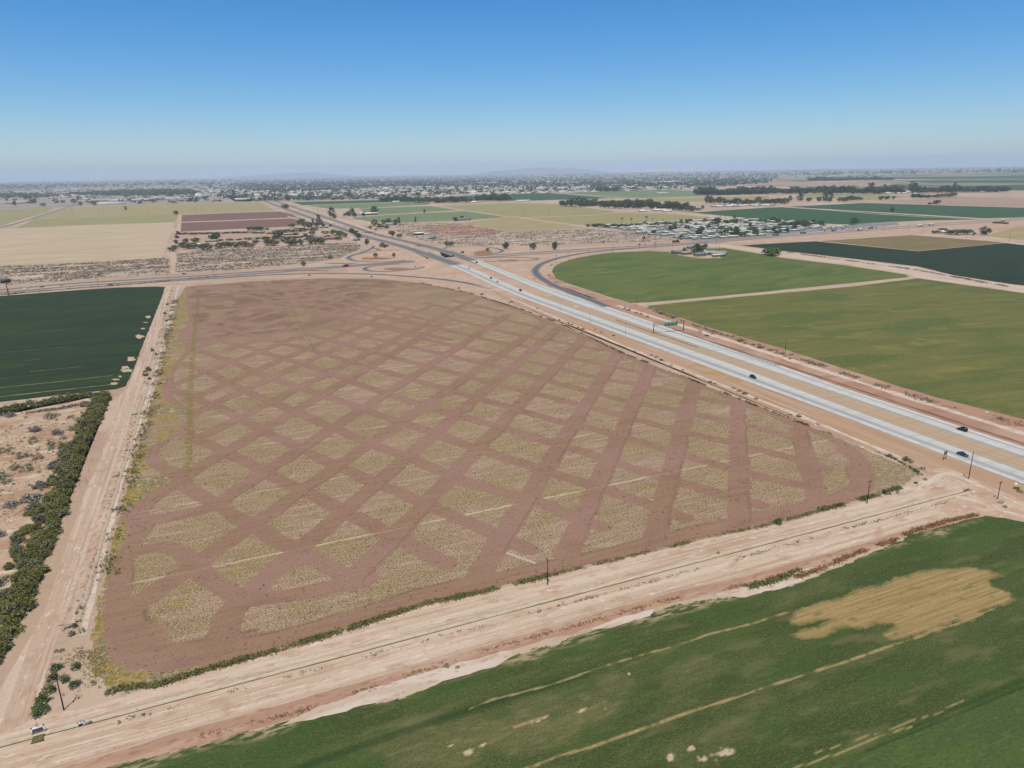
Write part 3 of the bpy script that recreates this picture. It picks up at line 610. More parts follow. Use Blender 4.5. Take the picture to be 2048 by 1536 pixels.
sheet('dirt_road', [(-120, 1560), (-60, 1440), (0, 1380), (40, 1310), (75, 1250), (100, 1190), (130, 1100), (150, 1045), (165, 1000), (190, 935), (215, 870), (232, 825), (240, 790), (256, 774), (268, 745), (293, 677), (314, 624), (328, 588), (334, 572), (345, 570), (333, 600), (318, 650), (300, 705), (283, 760), (264, 825), (240, 885), (215, 975), (190, 1060), (166, 1140), (140, 1215), (112, 1285), (90, 1360), (70, 1432), (40, 1452), (-100, 1500)], .045, M_droadN, seg=3, jit=.4)
strip('berm_track', [(357, 573), (346, 610), (330, 670), (310, 740), (296, 790), (276, 855), (258, 915), (238, 980), (218, 1060), (196, 1150), (180, 1215), (165, 1270)], 1.5, .05, M_salt, jit=.5)
for q in ([(350, 548), (350, 530), (345, 512), (352, 480), (357, 460), (358, 445), (361, 430)],): strip('dirt_track', q, 9, .1, M_droadN, jit=.5, seg=12)
strip('dirt_track', [(1293, 608), (1400, 598), (1517, 587), (1700, 571), (1830, 554.5)], 3.2, .1, M_droad, jit=.4)
M_pt = layered('canal_bank_track', c8(212, 184, 162), [(c8(226, 204, 184), (.3, .01), .42, .6, .9), (c8(170, 140, 118), (.5, .03), .56, .66, .9), (c8(150, 134, 110), (.3, .3), .62, .7, .5)])
sheet('dirt_track', [(1540, 499), (1561, 502), (1686, 516.5), (1836, 534.5), (1906, 551.5), (2021, 569.5), (2048, 572.5), (2500, 703), (2500, 720), (2048, 586), (1836, 556), (1815, 549), (1690, 529), (1560, 513.5), (1500, 503), (1450, 495), (1400, 491), (1390, 488), (1450, 488), (1481, 493)], .1, M_pt, seg=5, jit=.6)
sheet('dirt_road', [(1838, 947), (1868, 936), (1900, 938), (1950, 958), (2048, 1002), (2300, 1110), (2300, 1150), (2100, 1058), (2048, 1044), (1990, 1033), (1960, 1030), (1950, 1016), (1900, 1030), (1850, 1000)], .068, layered('junction_dirt', c8(206, 172, 146), [(c8(222, 194, 170), (.1, .12), .45, .6, .8), (c8(188, 148, 122), (.08, .2), .52, .66, .7), (c8(236, 216, 196), (.4, .3), .58, .68, .6)], bump=(1, 1, .2)), seg=2.5, jit=.8)
for q, w_ in (([(1760, 992), (1810, 976), (1850, 962), (1885, 948), (1905, 946), (1920, 955)], 1.6), ([(1790, 985), (1840, 972), (1875, 962), (1900, 955), (1925, 966), (1950, 985)], 1.2), ([(1845, 968), (1868, 958), (1885, 952), (1895, 960), (1890, 968)], 3.2), ([(1880, 942), (1930, 958), (1990, 985), (2048, 1012), (2200, 1075)], 1.4), ([(1900, 990), (1940, 998), (1985, 1015), (2048, 1034)], 1.8)):
    strip('wheel_track', q, w_, .074 + .002 * w_, M_salt, jit=.6, seg=1.5)
for q, w_ in (([(1014, 434), (932, 421.5), (880, 412)], 7), ([(1024, 432), (1100, 443), (1171, 453)], 8), ([(762, 429.5), (860, 424.5), (932, 422), (960, 421)], 5), ([(363, 444.5), (450, 441.5), (600, 435.2)], 6), ([(361, 428.5), (500, 424), (560, 421.5)], 7),
              ([(1565, 414), (1640, 419), (1740, 427), (1850, 434), (1965, 438)], 10), ([(1224, 397.5), (1240, 399), (1300, 400)], 12), ([(704, 436), (660, 419), (610, 411)], 12), ([(1450, 404), (1536, 414), (1600, 412), (1700, 406), (1770, 403)], 12), ([(1726, 405), (1900, 411), (2048, 415.5), (2300, 420)], 9),
              ([(1823, 469), (1900, 475), (1975, 480), (2048, 489), (2300, 512)], 13), ([(1100, 386), (1300, 397)], 12), ([(1200, 396), (1400, 391), (1600, 386), (1640, 387), (1536, 391)], 10), ([(1786, 375.5), (1900, 372), (2048, 368), (2300, 362)], 22), ([(1760, 362), (1860, 366.5), (2048, 367), (2300, 362)], 16)):
    strip('dirt_track', q, w_, .13, M_pt, jit=.3, seg=20)

# ---- freeway
C1 = c8(222, 220, 214); C2 = c8(208, 204, 198); C3 = c8(150, 144, 142); C4 = c8(196, 193, 190); C5 = c8(226, 222, 214)
M_conL = ramp_mat('worn_concrete_south', [(0, C1), (.235, C1), (.26, C4), (.31, C4), (.335, C3), (.37, C3), (.39, C4), (.42, C4), (.44, C3), (.48, C3), (.50, C4), (.54, C4), (.57, C2), (.66, C1), (.72, C2), (.8, C1), (1, C5)], c8(200, 195, 188))
M_conU = ramp_mat('worn_concrete_north', [(0, C5), (.3, C1), (.36, C2), (.5, C1), (.585, C4), (.60, c8(170, 170, 170)), (.70, c8(168, 168, 170)), (.72, C4), (.78, C1), (1, C5)], c8(204, 200, 194))
A1 = c8(142, 138, 132); A2 = c8(106, 105, 103)
M_asph = ramp_mat('worn_asphalt', [(0, c8(176, 166, 152)), (.18, A1), (.35, A2), (.5, A1), (.65, A2), (.82, A1), (1, c8(176, 166, 152))], c8(140, 136, 132))
M_asphd = ramp_mat('dark_asphalt', [(0, c8(168, 158, 146)), (.15, A1), (.4, c8(104, 104, 106)), (.6, c8(104, 104, 106)), (.85, A1), (1, c8(168, 158, 146))], c8(124, 122, 120))
def zf(y):
    """height of the freeway above the plain along its length"""
    if y < 620: return 0.0
    if y < 900: return 6.8 * float(sstep(620, 930, np.array(y * 1.0)))
    if y < 1060: return 6.8 * float(sstep(620, 930, np.array(min(y, 930) * 1.0)))
    return 6.8 * (1 - float(sstep(1040, 1560, np.array(y * 1.0))))
def interp(tab, y):
    ys_ = [r[0] for r in tab]
    return [float(np.interp(y, ys_, [r[k] for r in tab])) for k in range(1, len(tab[0]))]
TL = [(20, 282, 294), (200, 282, 293.8), (290, 282, 295.5), (335, 281.3, 298), (540, 281, 298), (640, 281, 298), (740, 281.5, 299), (800, 282.5, 300), (1050, 283, 300), (1200, 283, 300), (1500, 282, 299), (2500, 276, 294), (9500, 282, 292)]
TU = [(20, 309.5, 321), (280, 311, 321), (345, 311, 325), (460, 312.5, 327), (570, 314, 331), (700, 316.5, 330), (830, 318, 330), (960, 319, 334), (1060, 320, 336), (1250, 318, 332), (1550, 316, 330), (2500, 322, 338), (9500, 308, 322)]
def carriage(tab, y0, y1, mat, dz=.16, name='freeway'):
    ysv = np.concatenate([np.arange(y0, min(y1, 1600), 8.0), np.arange(max(y0, 1600), y1, 60.0) if y1 > 1600 else [], [y1]])
    L = []; R = []
    for y in ysv:
        a, b_ = interp(tab, y); z = zf(y) + dz; L.append((a, y, z)); R.append((b_, y, z))
    return tag(obj(name, ribbon_mesh(name, L, R, mat, 41)), kind='structure')
carriage(TL, 20, 872, M_conL); carriage(TU, 20, 900, M_conU)
carriage(TL, 872, 955, M_asph); carriage(TU, 900, 955, M_asph); carriage(TL, 1027, 9500, M_asph); carriage(TU, 1027, 9500, M_asph)
# verge and median soil beside the pavement
M_vergeW = layered('freeway_verge_soil', c8(194, 156, 126), [(c8(206, 176, 148), (.4, .01), .42, .62, .9), (c8(182, 140, 110), (.6, .02), .5, .66, .8), (c8(198, 160, 98), (.2, .03), .6, .7, .7), (c8(168, 150, 130), (1, .2), .55, .68, .5)])
M_median = layered('median_soil', c8(192, 166, 142), [(c8(176, 164, 148), (.5, .006), .42, .58, .9), (c8(196, 158, 124), (.35, .01), .5, .66, .8), (c8(200, 166, 104), (.4, .06), .63, .7, .7)])
sheet('verge', [(20, 0)] and [(262, 20), (282.5, 20), (282.5, 620), (272, 700), (262, 640), (262, 420), (258, 240)], .06, M_vergeW, seg=8, jit=.7, world=True)
M_medr = ramp_mat('median_gravel_and_soil', [(0, c8(192, 180, 164)), (.22, c8(188, 176, 160)), (.32, c8(196, 162, 132)), (.45, c8(204, 178, 150)), (.55, c8(198, 164, 132)), (.7, c8(204, 178, 152)), (.78, c8(186, 174, 158)), (1, c8(190, 178, 162))], c8(200, 168, 130))
tag(obj('median', ribbon_mesh('median', [(293, y, .07) for y in (20, 250)] + [(297.5, 335, .07), (297.5, 700, .07)], [(310.5, 20, .07), (311.5, 250, .07), (312, 335, .07), (317, 700, .07)], M_medr, 17)), kind='structure')
sheet('verge', [(320, 20), (372, 20), (366, 300), (360, 560), (345, 700), (329, 700), (329, 560), (324, 345), (320, 280)], .045, M_redsoil, seg=8, jit=.9, world=True)
M_ditchs = layered('dark_swale_soil', c8(150, 112, 92), [(c8(128, 96, 80), (.5, .02), .45, .6, .9), (c8(180, 140, 114), (.5, .02), .55, .7, .8)])  # darker red-brown soil, streaked along the swale
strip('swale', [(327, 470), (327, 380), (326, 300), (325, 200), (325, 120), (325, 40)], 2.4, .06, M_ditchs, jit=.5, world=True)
strip('verge_track', [(342, 560), (341, 400), (338, 250), (338, 40)], 5, .055, M_salt, jit=.4, world=True)
strip('verge_track', [(270, 640), (266, 500), (264, 420), (264, 320), (264, 240), (262, 190)], 2.6, .065, M_salt, jit=.5, world=True)

# embankments either side of the underpass
M_emb = layered('embankment_soil', c8(202, 170, 146), [(c8(214, 184, 162), (.04, .05), .45, .62, .8), (c8(188, 152, 126), (.1, .12), .52, .68, .7), (c8(178, 160, 140), (.4, .4), .55, .7, .4)])
def embankment(y0, y1, flip):
    ysv = np.arange(y0, y1 + .1, 10.0); ysv[-1] = y1
    rows = []
    for y in ysv:
        z = zf(y); a = interp(TL, y)[0] - 3.5; b_ = interp(TU, y)[1] + 3.5
        rows.append([(a - 2.6 * z - 2, y, .03), (a, y, z + .04), ((a + b_) / 2, y, z - .25 if z > 1 else z), (b_, y, z + .04), (b_ + 2.6 * z + 2, y, .03)])
    # abutment slope at the underpass end
    y = (y1 + 8 if not flip else y0 - 8)
    z = zf(ysv[-1 if not flip else 0]); k = rows[-1 if not flip else 0]
    end = [(k[0][0], y, .02), (k[1][0] - 4, y, .02), (k[2][0], y, .02), (k[3][0] + 4, y, .02), (k[4][0], y, .02)]
    rows = rows + [end] if not flip else [end] + rows
    V = np.array(rows).reshape(-1, 3); n = len(rows); idx = np.arange(n * 5).reshape(n, 5)
    F = np.stack([idx[:-1, :-1], idx[:-1, 1:], idx[1:, 1:], idx[1:, :-1]], -1).reshape(-1, 4)
    tag(obj('embankment', mesh('embankment', V, F, M_emb)), kind='structure')
embankment(622, 956, False); embankment(1026, 1540, True)

# interchange ground
sheet('interchange_ground', [(512, 549), (600, 548), (700, 545), (760, 549), (860, 556), (960, 572), (1015, 590), (960, 588), (840, 566), (752, 556), (650, 554), (512, 558)], .05, M_emb, seg=8, jit=.6)
sheet('interchange_ground', [(690, 535), (690, 512), (730, 500), (740, 480), (800, 490), (870, 500), (860, 530), (905, 545), (1015, 584), (860, 556), (700, 545)], .045, M_emb, seg=8, jit=.6)
sheet('interchange_ground', [(880, 494), (1024, 494), (1150, 494), (1300, 488), (1300, 499), (1185, 507), (1120, 524), (1103, 542), (1110, 556), (1160, 580), (1200, 600), (1100, 575), (1000, 545), (900, 510)], .045, M_emb, seg=8, jit=.6)
M_rust = layered('rust_brown_weeds', c8(170, 124, 84), [(c8(150, 104, 72), (.15, .2), .45, .6, .8), (c8(190, 150, 100), (.4, .5), .5, .65, .7)])
for cx, cy, rx, ry in ((752, 517, 26, 3), (800, 538.5, 28, 2.5), (965, 505.5, 24, 3.5), (1020, 521, 20, 2.2), (690, 527, 26, 1.6), (765, 498, 20, 2.4), (600, 541, 40, 1.2)):
    blob('dry_weed_patch', cx, cy, rx, ry, .1, M_rust, sd=cy)
for cx, cy, rx, ry in ((1440, 745, 26, 4.5), (1400, 731, 20, 3), (1478, 758, 18, 4)):
    blob('dry_weed_patch', cx, cy, rx, ry, .1, layered('golden_weeds', c8(196, 164, 96), [(c8(190, 152, 118), (.4, .3), .4, .55, .9), (c8(176, 140, 70), (1, 1), .5, .62, .7)]), n=60, rough=.7, sd=cy)

def road(px, w_, z, mat, n=8, name='road', skirt=False, nc=9):
    """px: pixels, optional third item = height of that point"""
    pts = []
    for q in px:
        zz = q[2] if len(q) > 2 else 0
        x, y = P(q[0], q[1], zz + z); pts.append((x, y, zz + z))
    c = catmull(pts, n); L, R = center_edges(c, w_)
    tag(obj(name, ribbon_mesh(name, L, R, mat, nc)), kind='structure')
    if skirt:
        V = []; F = []
        L2, R2 = center_edges(c, w_ + 3); 
        L3, R3 = L2.copy(), R2.copy()
        d = L2[:, :2] - c[:, :2]; d /= np.linalg.norm(d, axis=1)[:, None]
        L3[:, :2] += d * (L2[:, 2:3] * 2.2 + .5); R3[:, :2] -= d * (R2[:, 2:3] * 2.2 + .5)
        L2[:, 2] -= .06; R2[:, 2] -= .06; L3[:, 2] = .02; R3[:, 2] = .02
        n_ = len(c); V = np.concatenate([L3, L2, R2, R3]); idx = np.arange(4 * n_).reshape(4, n_)
        F = np.stack([idx[:-1, :-1], idx[:-1, 1:], idx[1:, 1:], idx[1:, :-1]], -1).reshape(-1, 4)
        tag(obj('embankment', mesh('embankment', V, F, M_emb)), kind='structure')
    return c
WB = road([(-500, 625), (-120, 589), (0, 579.5), (150, 566.5), (300, 557.5), (512, 543.5), (687, 531.5), (800, 523.5), (870, 517.5), (932, 513), (1026, 507.5), (1150, 499.3), (1299, 490.5), (1410, 483), (1536, 472.5), (1711, 460), (1861, 449), (2048, 436), (2400, 412)], 11, .15, M_asph)
EB = road([(-500, 634), (-120, 596), (0, 585.5), (150, 572), (300, 562), (512, 547.5), (687, 534), (800, 525.5), (870, 520), (935, 516.5), (1026, 511), (1150, 502.6), (1299, 493.5), (1410, 486), (1536, 475.5), (1711, 463), (1861, 452.3), (2048, 439.3), (2400, 415)], 10, .15, M_asph)
# ramps and loops
road([(-500, 640), (0, 589), (300, 565), (420, 557), (512, 551), (600, 547.5), (687, 547), (777, 550), (887, 559), (960, 571), (1012, 583.5), (1040, 592)], 8, .19, M_asphd)
road([(818, 500, 6), (790, 500, 4.5), (760, 501.5, 2.5), (736, 504.5, 1), (711, 509), (697, 514.5), (703, 519.5), (722, 522.5), (770, 523.5), (811, 521)], 8, .2, M_asphd, skirt=True)
road([(716, 466, 2), (724, 474, 1.5), (738, 481, .5), (746, 487), (748, 492), (740, 498.5), (722, 505), (704, 510)], 7, .19, M_asphd)
road([(835, 505, 6.6), (850, 511.5, 6), (864, 517, 4.5), (873, 523, 3), (868, 529.5, 1.5), (850, 534, .5), (820, 539), (782, 542.3), (748, 542.5), (730, 539), (734, 534.8), (756, 531), (800, 527.5)], 7.5, .2, M_asphd, skirt=True)
road([(906, 507, 5.5), (894, 501.5, 4), (888, 497.6, 2), (896, 494.3, 1), (920, 492.3), (952, 491.8), (982, 495), (1002, 499.6), (1004, 503), (990, 507), (960, 511)], 7, .2, M_asphd, skirt=True)
road([(965, 526, 3), (945, 519.5, 1.5), (935, 516.5, .6), (960, 516), (1000, 514.6), (1040, 514.6), (1068, 516.3), (1076, 518.3), (1056, 520.8), (1020, 522.3), (985, 522.5, .5), (962, 521.5, 1.2)], 7, .2, M_asphd, skirt=True)
road([(1420, 485), (1349, 490.5), (1249, 498), (1174, 505.5), (1150, 509), (1114, 516.8), (1085, 527), (1071, 538.8), (1075, 550), (1092, 562), (1121, 576.5), (1150, 588), (1190, 603), (1215, 613)], 10, .19, M_asphd)
# wide paved approach east, frontage roads
sheet('road', [(1374, 480), (1480, 472), (1560, 463), (1640, 455), (1700, 449), (1790, 443), (1800, 449), (1711, 457), (1536, 470), (1400, 483)], .12, layered('lot_asphalt', c8(150, 144, 142), [(c8(170, 158, 148), (.02, .03), .48, .6, .8), (c8(120, 118, 118), (.05, .1), .55, .68, .6)]))
sheet('bare_ground', [(1660, 452), (1740, 446), (1850, 441), (1965, 438.5), (2048, 434), (2300, 418), (2300, 450), (2048, 452), (1823, 468), (1640, 481), (1540, 486), (1410, 490), (1536, 478)], .11, M_emb, seg=20, jit=3)
road([(-200, 478), (-60, 463), (0, 455), (60, 439), (100, 426), (150, 410), (190, 400), (220, 392)], 13, .15, M_asph)
road([(523, 404), (540, 413), (556, 421), (580, 428)], 5, .15, M_pt)
road([(1040, 592), (1020, 586)], 6, .18, M_asphd)
for q in ([(590, 408), (640, 425), (700, 446), (760, 468), (800, 480), (840, 487)],): road(q, 9, .14, M_pt)
road([(575, 432), (640, 455), (690, 470), (716, 484), (712, 492)], 6, .14, M_pt)

# ---- bridges over the east-west road
M_conc = layered('bridge_concrete', c8(196, 190, 182), [(c8(170, 162, 152), (.3, .3), .45, .65, .6)])
for tab, lab in ((TL, 'western freeway bridge deck with concrete parapets over the east-west road'), (TU, 'eastern freeway bridge deck with concrete parapets over the east-west road')):
    xa, xb = interp(tab, 991); xa -= 1.2; xb += 1.2; z0 = zf(991)
    root = tag(empty('bridge', ((xa + xb) / 2, 991, 0)), lab, 'bridge', 'twin freeway bridges'); hw = (xb - xa) / 2
    MB().box(-hw, hw, -36.5, 36.5, z0 - 1.3, z0 + .02).build('deck', M_conc, root)
    L = [(-hw + .4, y, z0 + .16) for y in (-36, 36)]; R = [(hw - .4, y, z0 + .16) for y in (-36, 36)]
    obj('road_surface', ribbon_mesh('road_surface', L, R, M_asph, 9), root)
    for s in (-1, 1): MB().box(s * hw - .25, s * hw + .25, -38, 38, z0 - .2, z0 + 1.0).build('parapet', M_conc, root)
    for yy in (-.5,): MB().box(-hw + 1, hw - 1, yy - .5, yy + .5, 0, z0 - 1.3).build('pier', M_conc, root)
# ================================================================== VEGETATION
R_ = np.random.default_rng(5)
def leaf_quads(cent, size, rg, flat=.0):
    n = len(cent)
    a = rg.normal(size=(n, 3)); a[:, 2] *= (1 - flat); a /= np.linalg.norm(a, axis=1)[:, None] + 1e-9
    b = rg.normal(size=(n, 3)); b -= a * (a * b).sum(1)[:, None]; b /= np.linalg.norm(b, axis=1)[:, None] + 1e-9
    s = np.asarray(size).reshape(-1, 1) * rg.uniform(.6, 1.2, (n, 1))
    a = a * s; b = b * s * .6
    V = np.stack([cent - a, cent - b * .9, cent + a, cent + b * .9], 1).reshape(-1, 3)
    F = np.arange(4 * n).reshape(n, 4)
    return V, F
def crown_pts(rg, w, h, z0, ncl, nl, style='round'):
    """leaf centres gathered in clumps that leave gaps between them"""
    pts = []
    for i in range(ncl):
        d = rg.normal(size=3); d /= np.linalg.norm(d); r = rg.uniform(.35, 1.0) ** .6
        if style == 'round': c = np.array([d[0] * w * .5 * r, d[1] * w * .5 * r, z0 + h * .5 + d[2] * h * .5 * r]); cr = rg.uniform(.13, .26) * min(w, h * 1.3)
        elif style == 'tall': 
            t = rg.uniform(0, 1); ww = w * (.35 + .65 * math.sin(math.pi * min(1, t * .9 + .12)))
            c = np.array([d[0] * ww * .45, d[1] * ww * .45, z0 + t * h]); cr = rg.uniform(.16, .3) * w
        elif style == 'bush':
            d[2] = abs(d[2]); c = np.array([d[0] * w * .42 * r, d[1] * w * .42 * r, z0 + d[2] * h * .75 * r + h * .08]); cr = rg.uniform(.13, .24) * w
        else: c = np.array([d[0] * w * .5 * r, d[1] * w * .5 * r, z0 + h * .5 + d[2] * h * .5 * r]); cr = .15 * w
        q = rg.normal(size=(nl, 3)); q /= np.linalg.norm(q, axis=1)[:, None]; q *= rg.uniform(.5, 1, (nl, 1)) * cr
        q[:, 2] *= .75
        q = q + c; q[:, 2] = np.maximum(q[:, 2], .05); pts.append(q)
    return np.concatenate(pts)
def leafmat(name, a, b, c, k=1.0):
    m = layered(name, a, [(b, (.55, .55, .55), .42, .6, .85), (c, (2.1, 2.1, 2.1), .5, .66, .7), (tuple(x * .6 for x in a[:3]) + (1,), (.25, .25, .25), .5, .68, .5)], rough=.8, spec=.2)
    return m
ML_tam = leafmat('tamarisk_foliage', c8(128, 130, 72), c8(150, 142, 80), c8(98, 110, 64))
ML_tamg = leafmat('greyish_tamarisk_foliage', c8(134, 134, 96), c8(150, 144, 108), c8(104, 110, 80))
ML_grey = leafmat('bare_grey_twigs', c8(162, 150, 142), c8(176, 166, 156), c8(138, 128, 120))
ML_sage = leafmat('sage_foliage', c8(140, 142, 106), c8(156, 154, 120), c8(112, 116, 84))
ML_dark = leafmat('dark_tree_foliage', c8(84, 98, 60), c8(104, 114, 68), c8(66, 78, 52))
ML_mid = leafmat('tree_foliage', c8(98, 114, 62), c8(118, 130, 70), c8(76, 92, 54))
ML_olive = leafmat('olive_grey_foliage', c8(110, 112, 84), c8(128, 126, 96), c8(84, 88, 68))
ML_bright = leafmat('bright_green_foliage', c8(112, 140, 58), c8(132, 152, 70), c8(78, 104, 48))
ML_town = leafmat('town_tree_foliage', c8(86, 98, 78), c8(100, 110, 86), c8(70, 82, 68))
ML_palm = leafmat('palm_fronds', c8(92, 108, 64), c8(118, 122, 78), c8(72, 84, 54))
M_trunk = layered('tree_bark', c8(118, 98, 80), [(c8(90, 74, 60), (1.5, 1.5, .6), .45, .6, .8)])
def crown_mesh(name, w, h, z0, ncl, nl, leaf, mat, seed, style='round'):
    rg = np.random.default_rng(seed); p = crown_pts(rg, w, h, z0, ncl, nl, style)
    V, F = leaf_quads(p, leaf, rg); return mesh(name, V, F, mat)
def trunk_mb(h, r, seed, spread=1.5):
    rg = random.Random(seed); mb = MB(); mb.tube((0, 0, -.1), (rg.uniform(-.15, .15), rg.uniform(-.15, .15), h * .5), r, r * .7, 7)
    for i in range(5):
        a = i * 1.3 + rg.random(); mb.tube((0, 0, h * rg.uniform(.3, .5)), (math.cos(a) * spread * h * .16, math.sin(a) * spread * h * .16, h * rg.uniform(.62, .85)), r * .5, r * .15, 5)
    return mb
TK = {}      # prototype library: kind -> [(trunk mesh or None, crown mesh, combined mesh)]
def proto(kind, w, h, ncl, nl, leaf, mat, style, z0f=.28, trunk=True, n=4):
    L = []
    for i in range(n):
        cm = crown_mesh(kind + '_crown', w, h * (1 - z0f), h * z0f, ncl, nl, leaf, mat, hash(kind) % 1000 * 0 + i * 31 + len(TK) * 97, style)
        tm = trunk_mb(h, .03 * h, i).mesh('trunk', M_trunk) if trunk else None
        L.append((tm, cm, h, w))
    TK[kind] = L
proto('bushy_tree', 11, 10.5, 34, 20, .85, ML_dark, 'round', .14)
proto('leafy_tree', 10.5, 10.5, 32, 18, .85, ML_mid, 'round', .2)
proto('grey_tree', 11, 9.5, 32, 20, .75, ML_olive, 'round', .1)
proto('tall_tree', 7, 14.5, 34, 18, .85, ML_olive, 'tall', .12)
proto('bright_tree', 10, 8.5, 32, 18, .8, ML_bright, 'round', .12)
proto('tamarisk_bush', 5.4, 4.3, 30, 34, .32, ML_tam, 'bush', .0, False, 6)
proto('grey_tamarisk_bush', 5, 4, 28, 32, .30, ML_tamg, 'bush', .0, False, 4)
proto('bare_brush', 4, 2.2, 18, 34, .24, ML_grey, 'bush', .0, False, 4)
proto('desert_shrub', 3, 2.2, 14, 22, .17, ML_sage, 'bush', .0, False, 5)
proto('green_bush', 4, 3.4, 20, 26, .24, ML_mid, 'bush', .0, False, 4)
def rest_on(x, y): return 0.0
TREES = []
def plant(kind, x, y, h, w=None, label=None, group=None, cat=None, name=None, parts=None, z=0.0):
    tm, cm, ph, pw = TK[kind][R_.integers(len(TK[kind]))]
    if tm is not None: h *= 1.12; w = w * 1.15 if w else w
    s = h / ph; sx = (w / pw) if w else s
    d = math.hypot(x, y); nm = name or kind
    rz = R_.uniform(0, 6.28)
    if tm is not None and (parts if parts is not None else d < 1500):
        o = empty(nm, (x, y, z), rz); o.scale = (sx, sx, s)
        obj('trunk', tm, o); obj('crown', cm, o)
    else:
        o = obj(nm, cm, None, (x, y, z), rz); o.scale = (sx, sx, s)
    tag(o, label, cat or ('bush' if tm is None else 'tree'), group)
    return o
def ordn(i): return '%d%s' % (i, 'th' if 10 <= i % 100 <= 20 else {1: 'st', 2: 'nd', 3: 'rd'}.get(i % 10, 'th'))
def along(px, step, jit=0.0, world=False):
    p = list(px) if world else PP(px); out = []; carry = 0.0
    for a, b in zip(p, p[1:]):
        L = math.dist(a, b); t = carry
        while t < L:
            out.append((a[0] + (b[0] - a[0]) * t / L + R_.uniform(-jit, jit), a[1] + (b[1] - a[1]) * t / L + R_.uniform(-jit, jit))); t += step
        carry = t - L
    return out
# hedge of tamarisk beside the dirt road: outer edge touches the road
HL = [(-60, 1395), (-10, 1318), (20, 1268), (50, 1200), (78, 1130), (98, 1075), (125, 1000), (150, 930), (178, 870), (205, 812), (212, 795)]
hp = along(HL, 2.7, .5)
g_h = 'tamarisk bushes of the roadside hedge'
for i, (x, y) in enumerate(hp):
    dead = 1 if (i % 17 == 9) else 0
    k = 'grey_tamarisk_bush' if (i % 5 == 3 or dead) else 'tamarisk_bush'
    hh = (2.6 + 2.9 * float(vnoise(np.array([x]), np.array([y]), 9, 400)[0]) ** .8 + R_.uniform(-.5, .8)) * (.62 if dead else 1)
    x += R_.uniform(-1.0, .9); plant(k, x, y, hh, R_.uniform(4.6, 7.4), '%s tamarisk bush beside the dirt road, %s from the near hedge end' % ('greyish' if k[0] == 'g' else 'olive green', ordn(i + 1)), g_h, 'bush', 'tamarisk_bush')
h2 = [(x - R_.uniform(3.0, 5.0), y + R_.uniform(-1, 1)) for x, y in hp[::2]]
for i, (x, y) in enumerate(h2):
    plant('tamarisk_bush' if i % 3 else 'grey_tamarisk_bush', x, y, R_.uniform(1.8, 4.8), R_.uniform(3.8, 7.2), 'low tamarisk bush on the desert side of the hedge, %s from its near end' % ordn(i + 1), 'tamarisk bushes behind the hedge', 'bush', 'tamarisk_bush')
h3 = [(x - R_.uniform(5.5, 9.5), y + R_.uniform(-1.2, 1.2)) for x, y in hp if y < 420 and vnoise(np.array([x]), np.array([y]), 14, 402)[0] > .3][::2]
for i, (x, y) in enumerate(h3):
    plant(('grey_tamarisk_bush', 'tamarisk_bush', 'desert_shrub')[int(R_.integers(3))], x, y, R_.uniform(1.4, 3.9), R_.uniform(3.2, 6.6), 'outer bush on the desert side of the hedge, %s from its near end' % ordn(i + 1), 'loose outer bushes of the hedge', 'bush', 'tamarisk_bush')
ht = along([(206, 793), (170, 795), (120, 803), (60, 815), (0, 826), (-90, 842), (-260, 875)], 3.6, .6)
for i, (x, y) in enumerate(ht):
    plant('tamarisk_bush' if i % 4 != 2 else 'grey_tamarisk_bush', x, y, R_.uniform(3.2, 5.2), R_.uniform(5, 7.5), '%s bush from the road in the row below the dark green field' % ordn(i + 1), 'bushes along the southern edge of the alfalfa field', 'bush', 'tamarisk_bush')
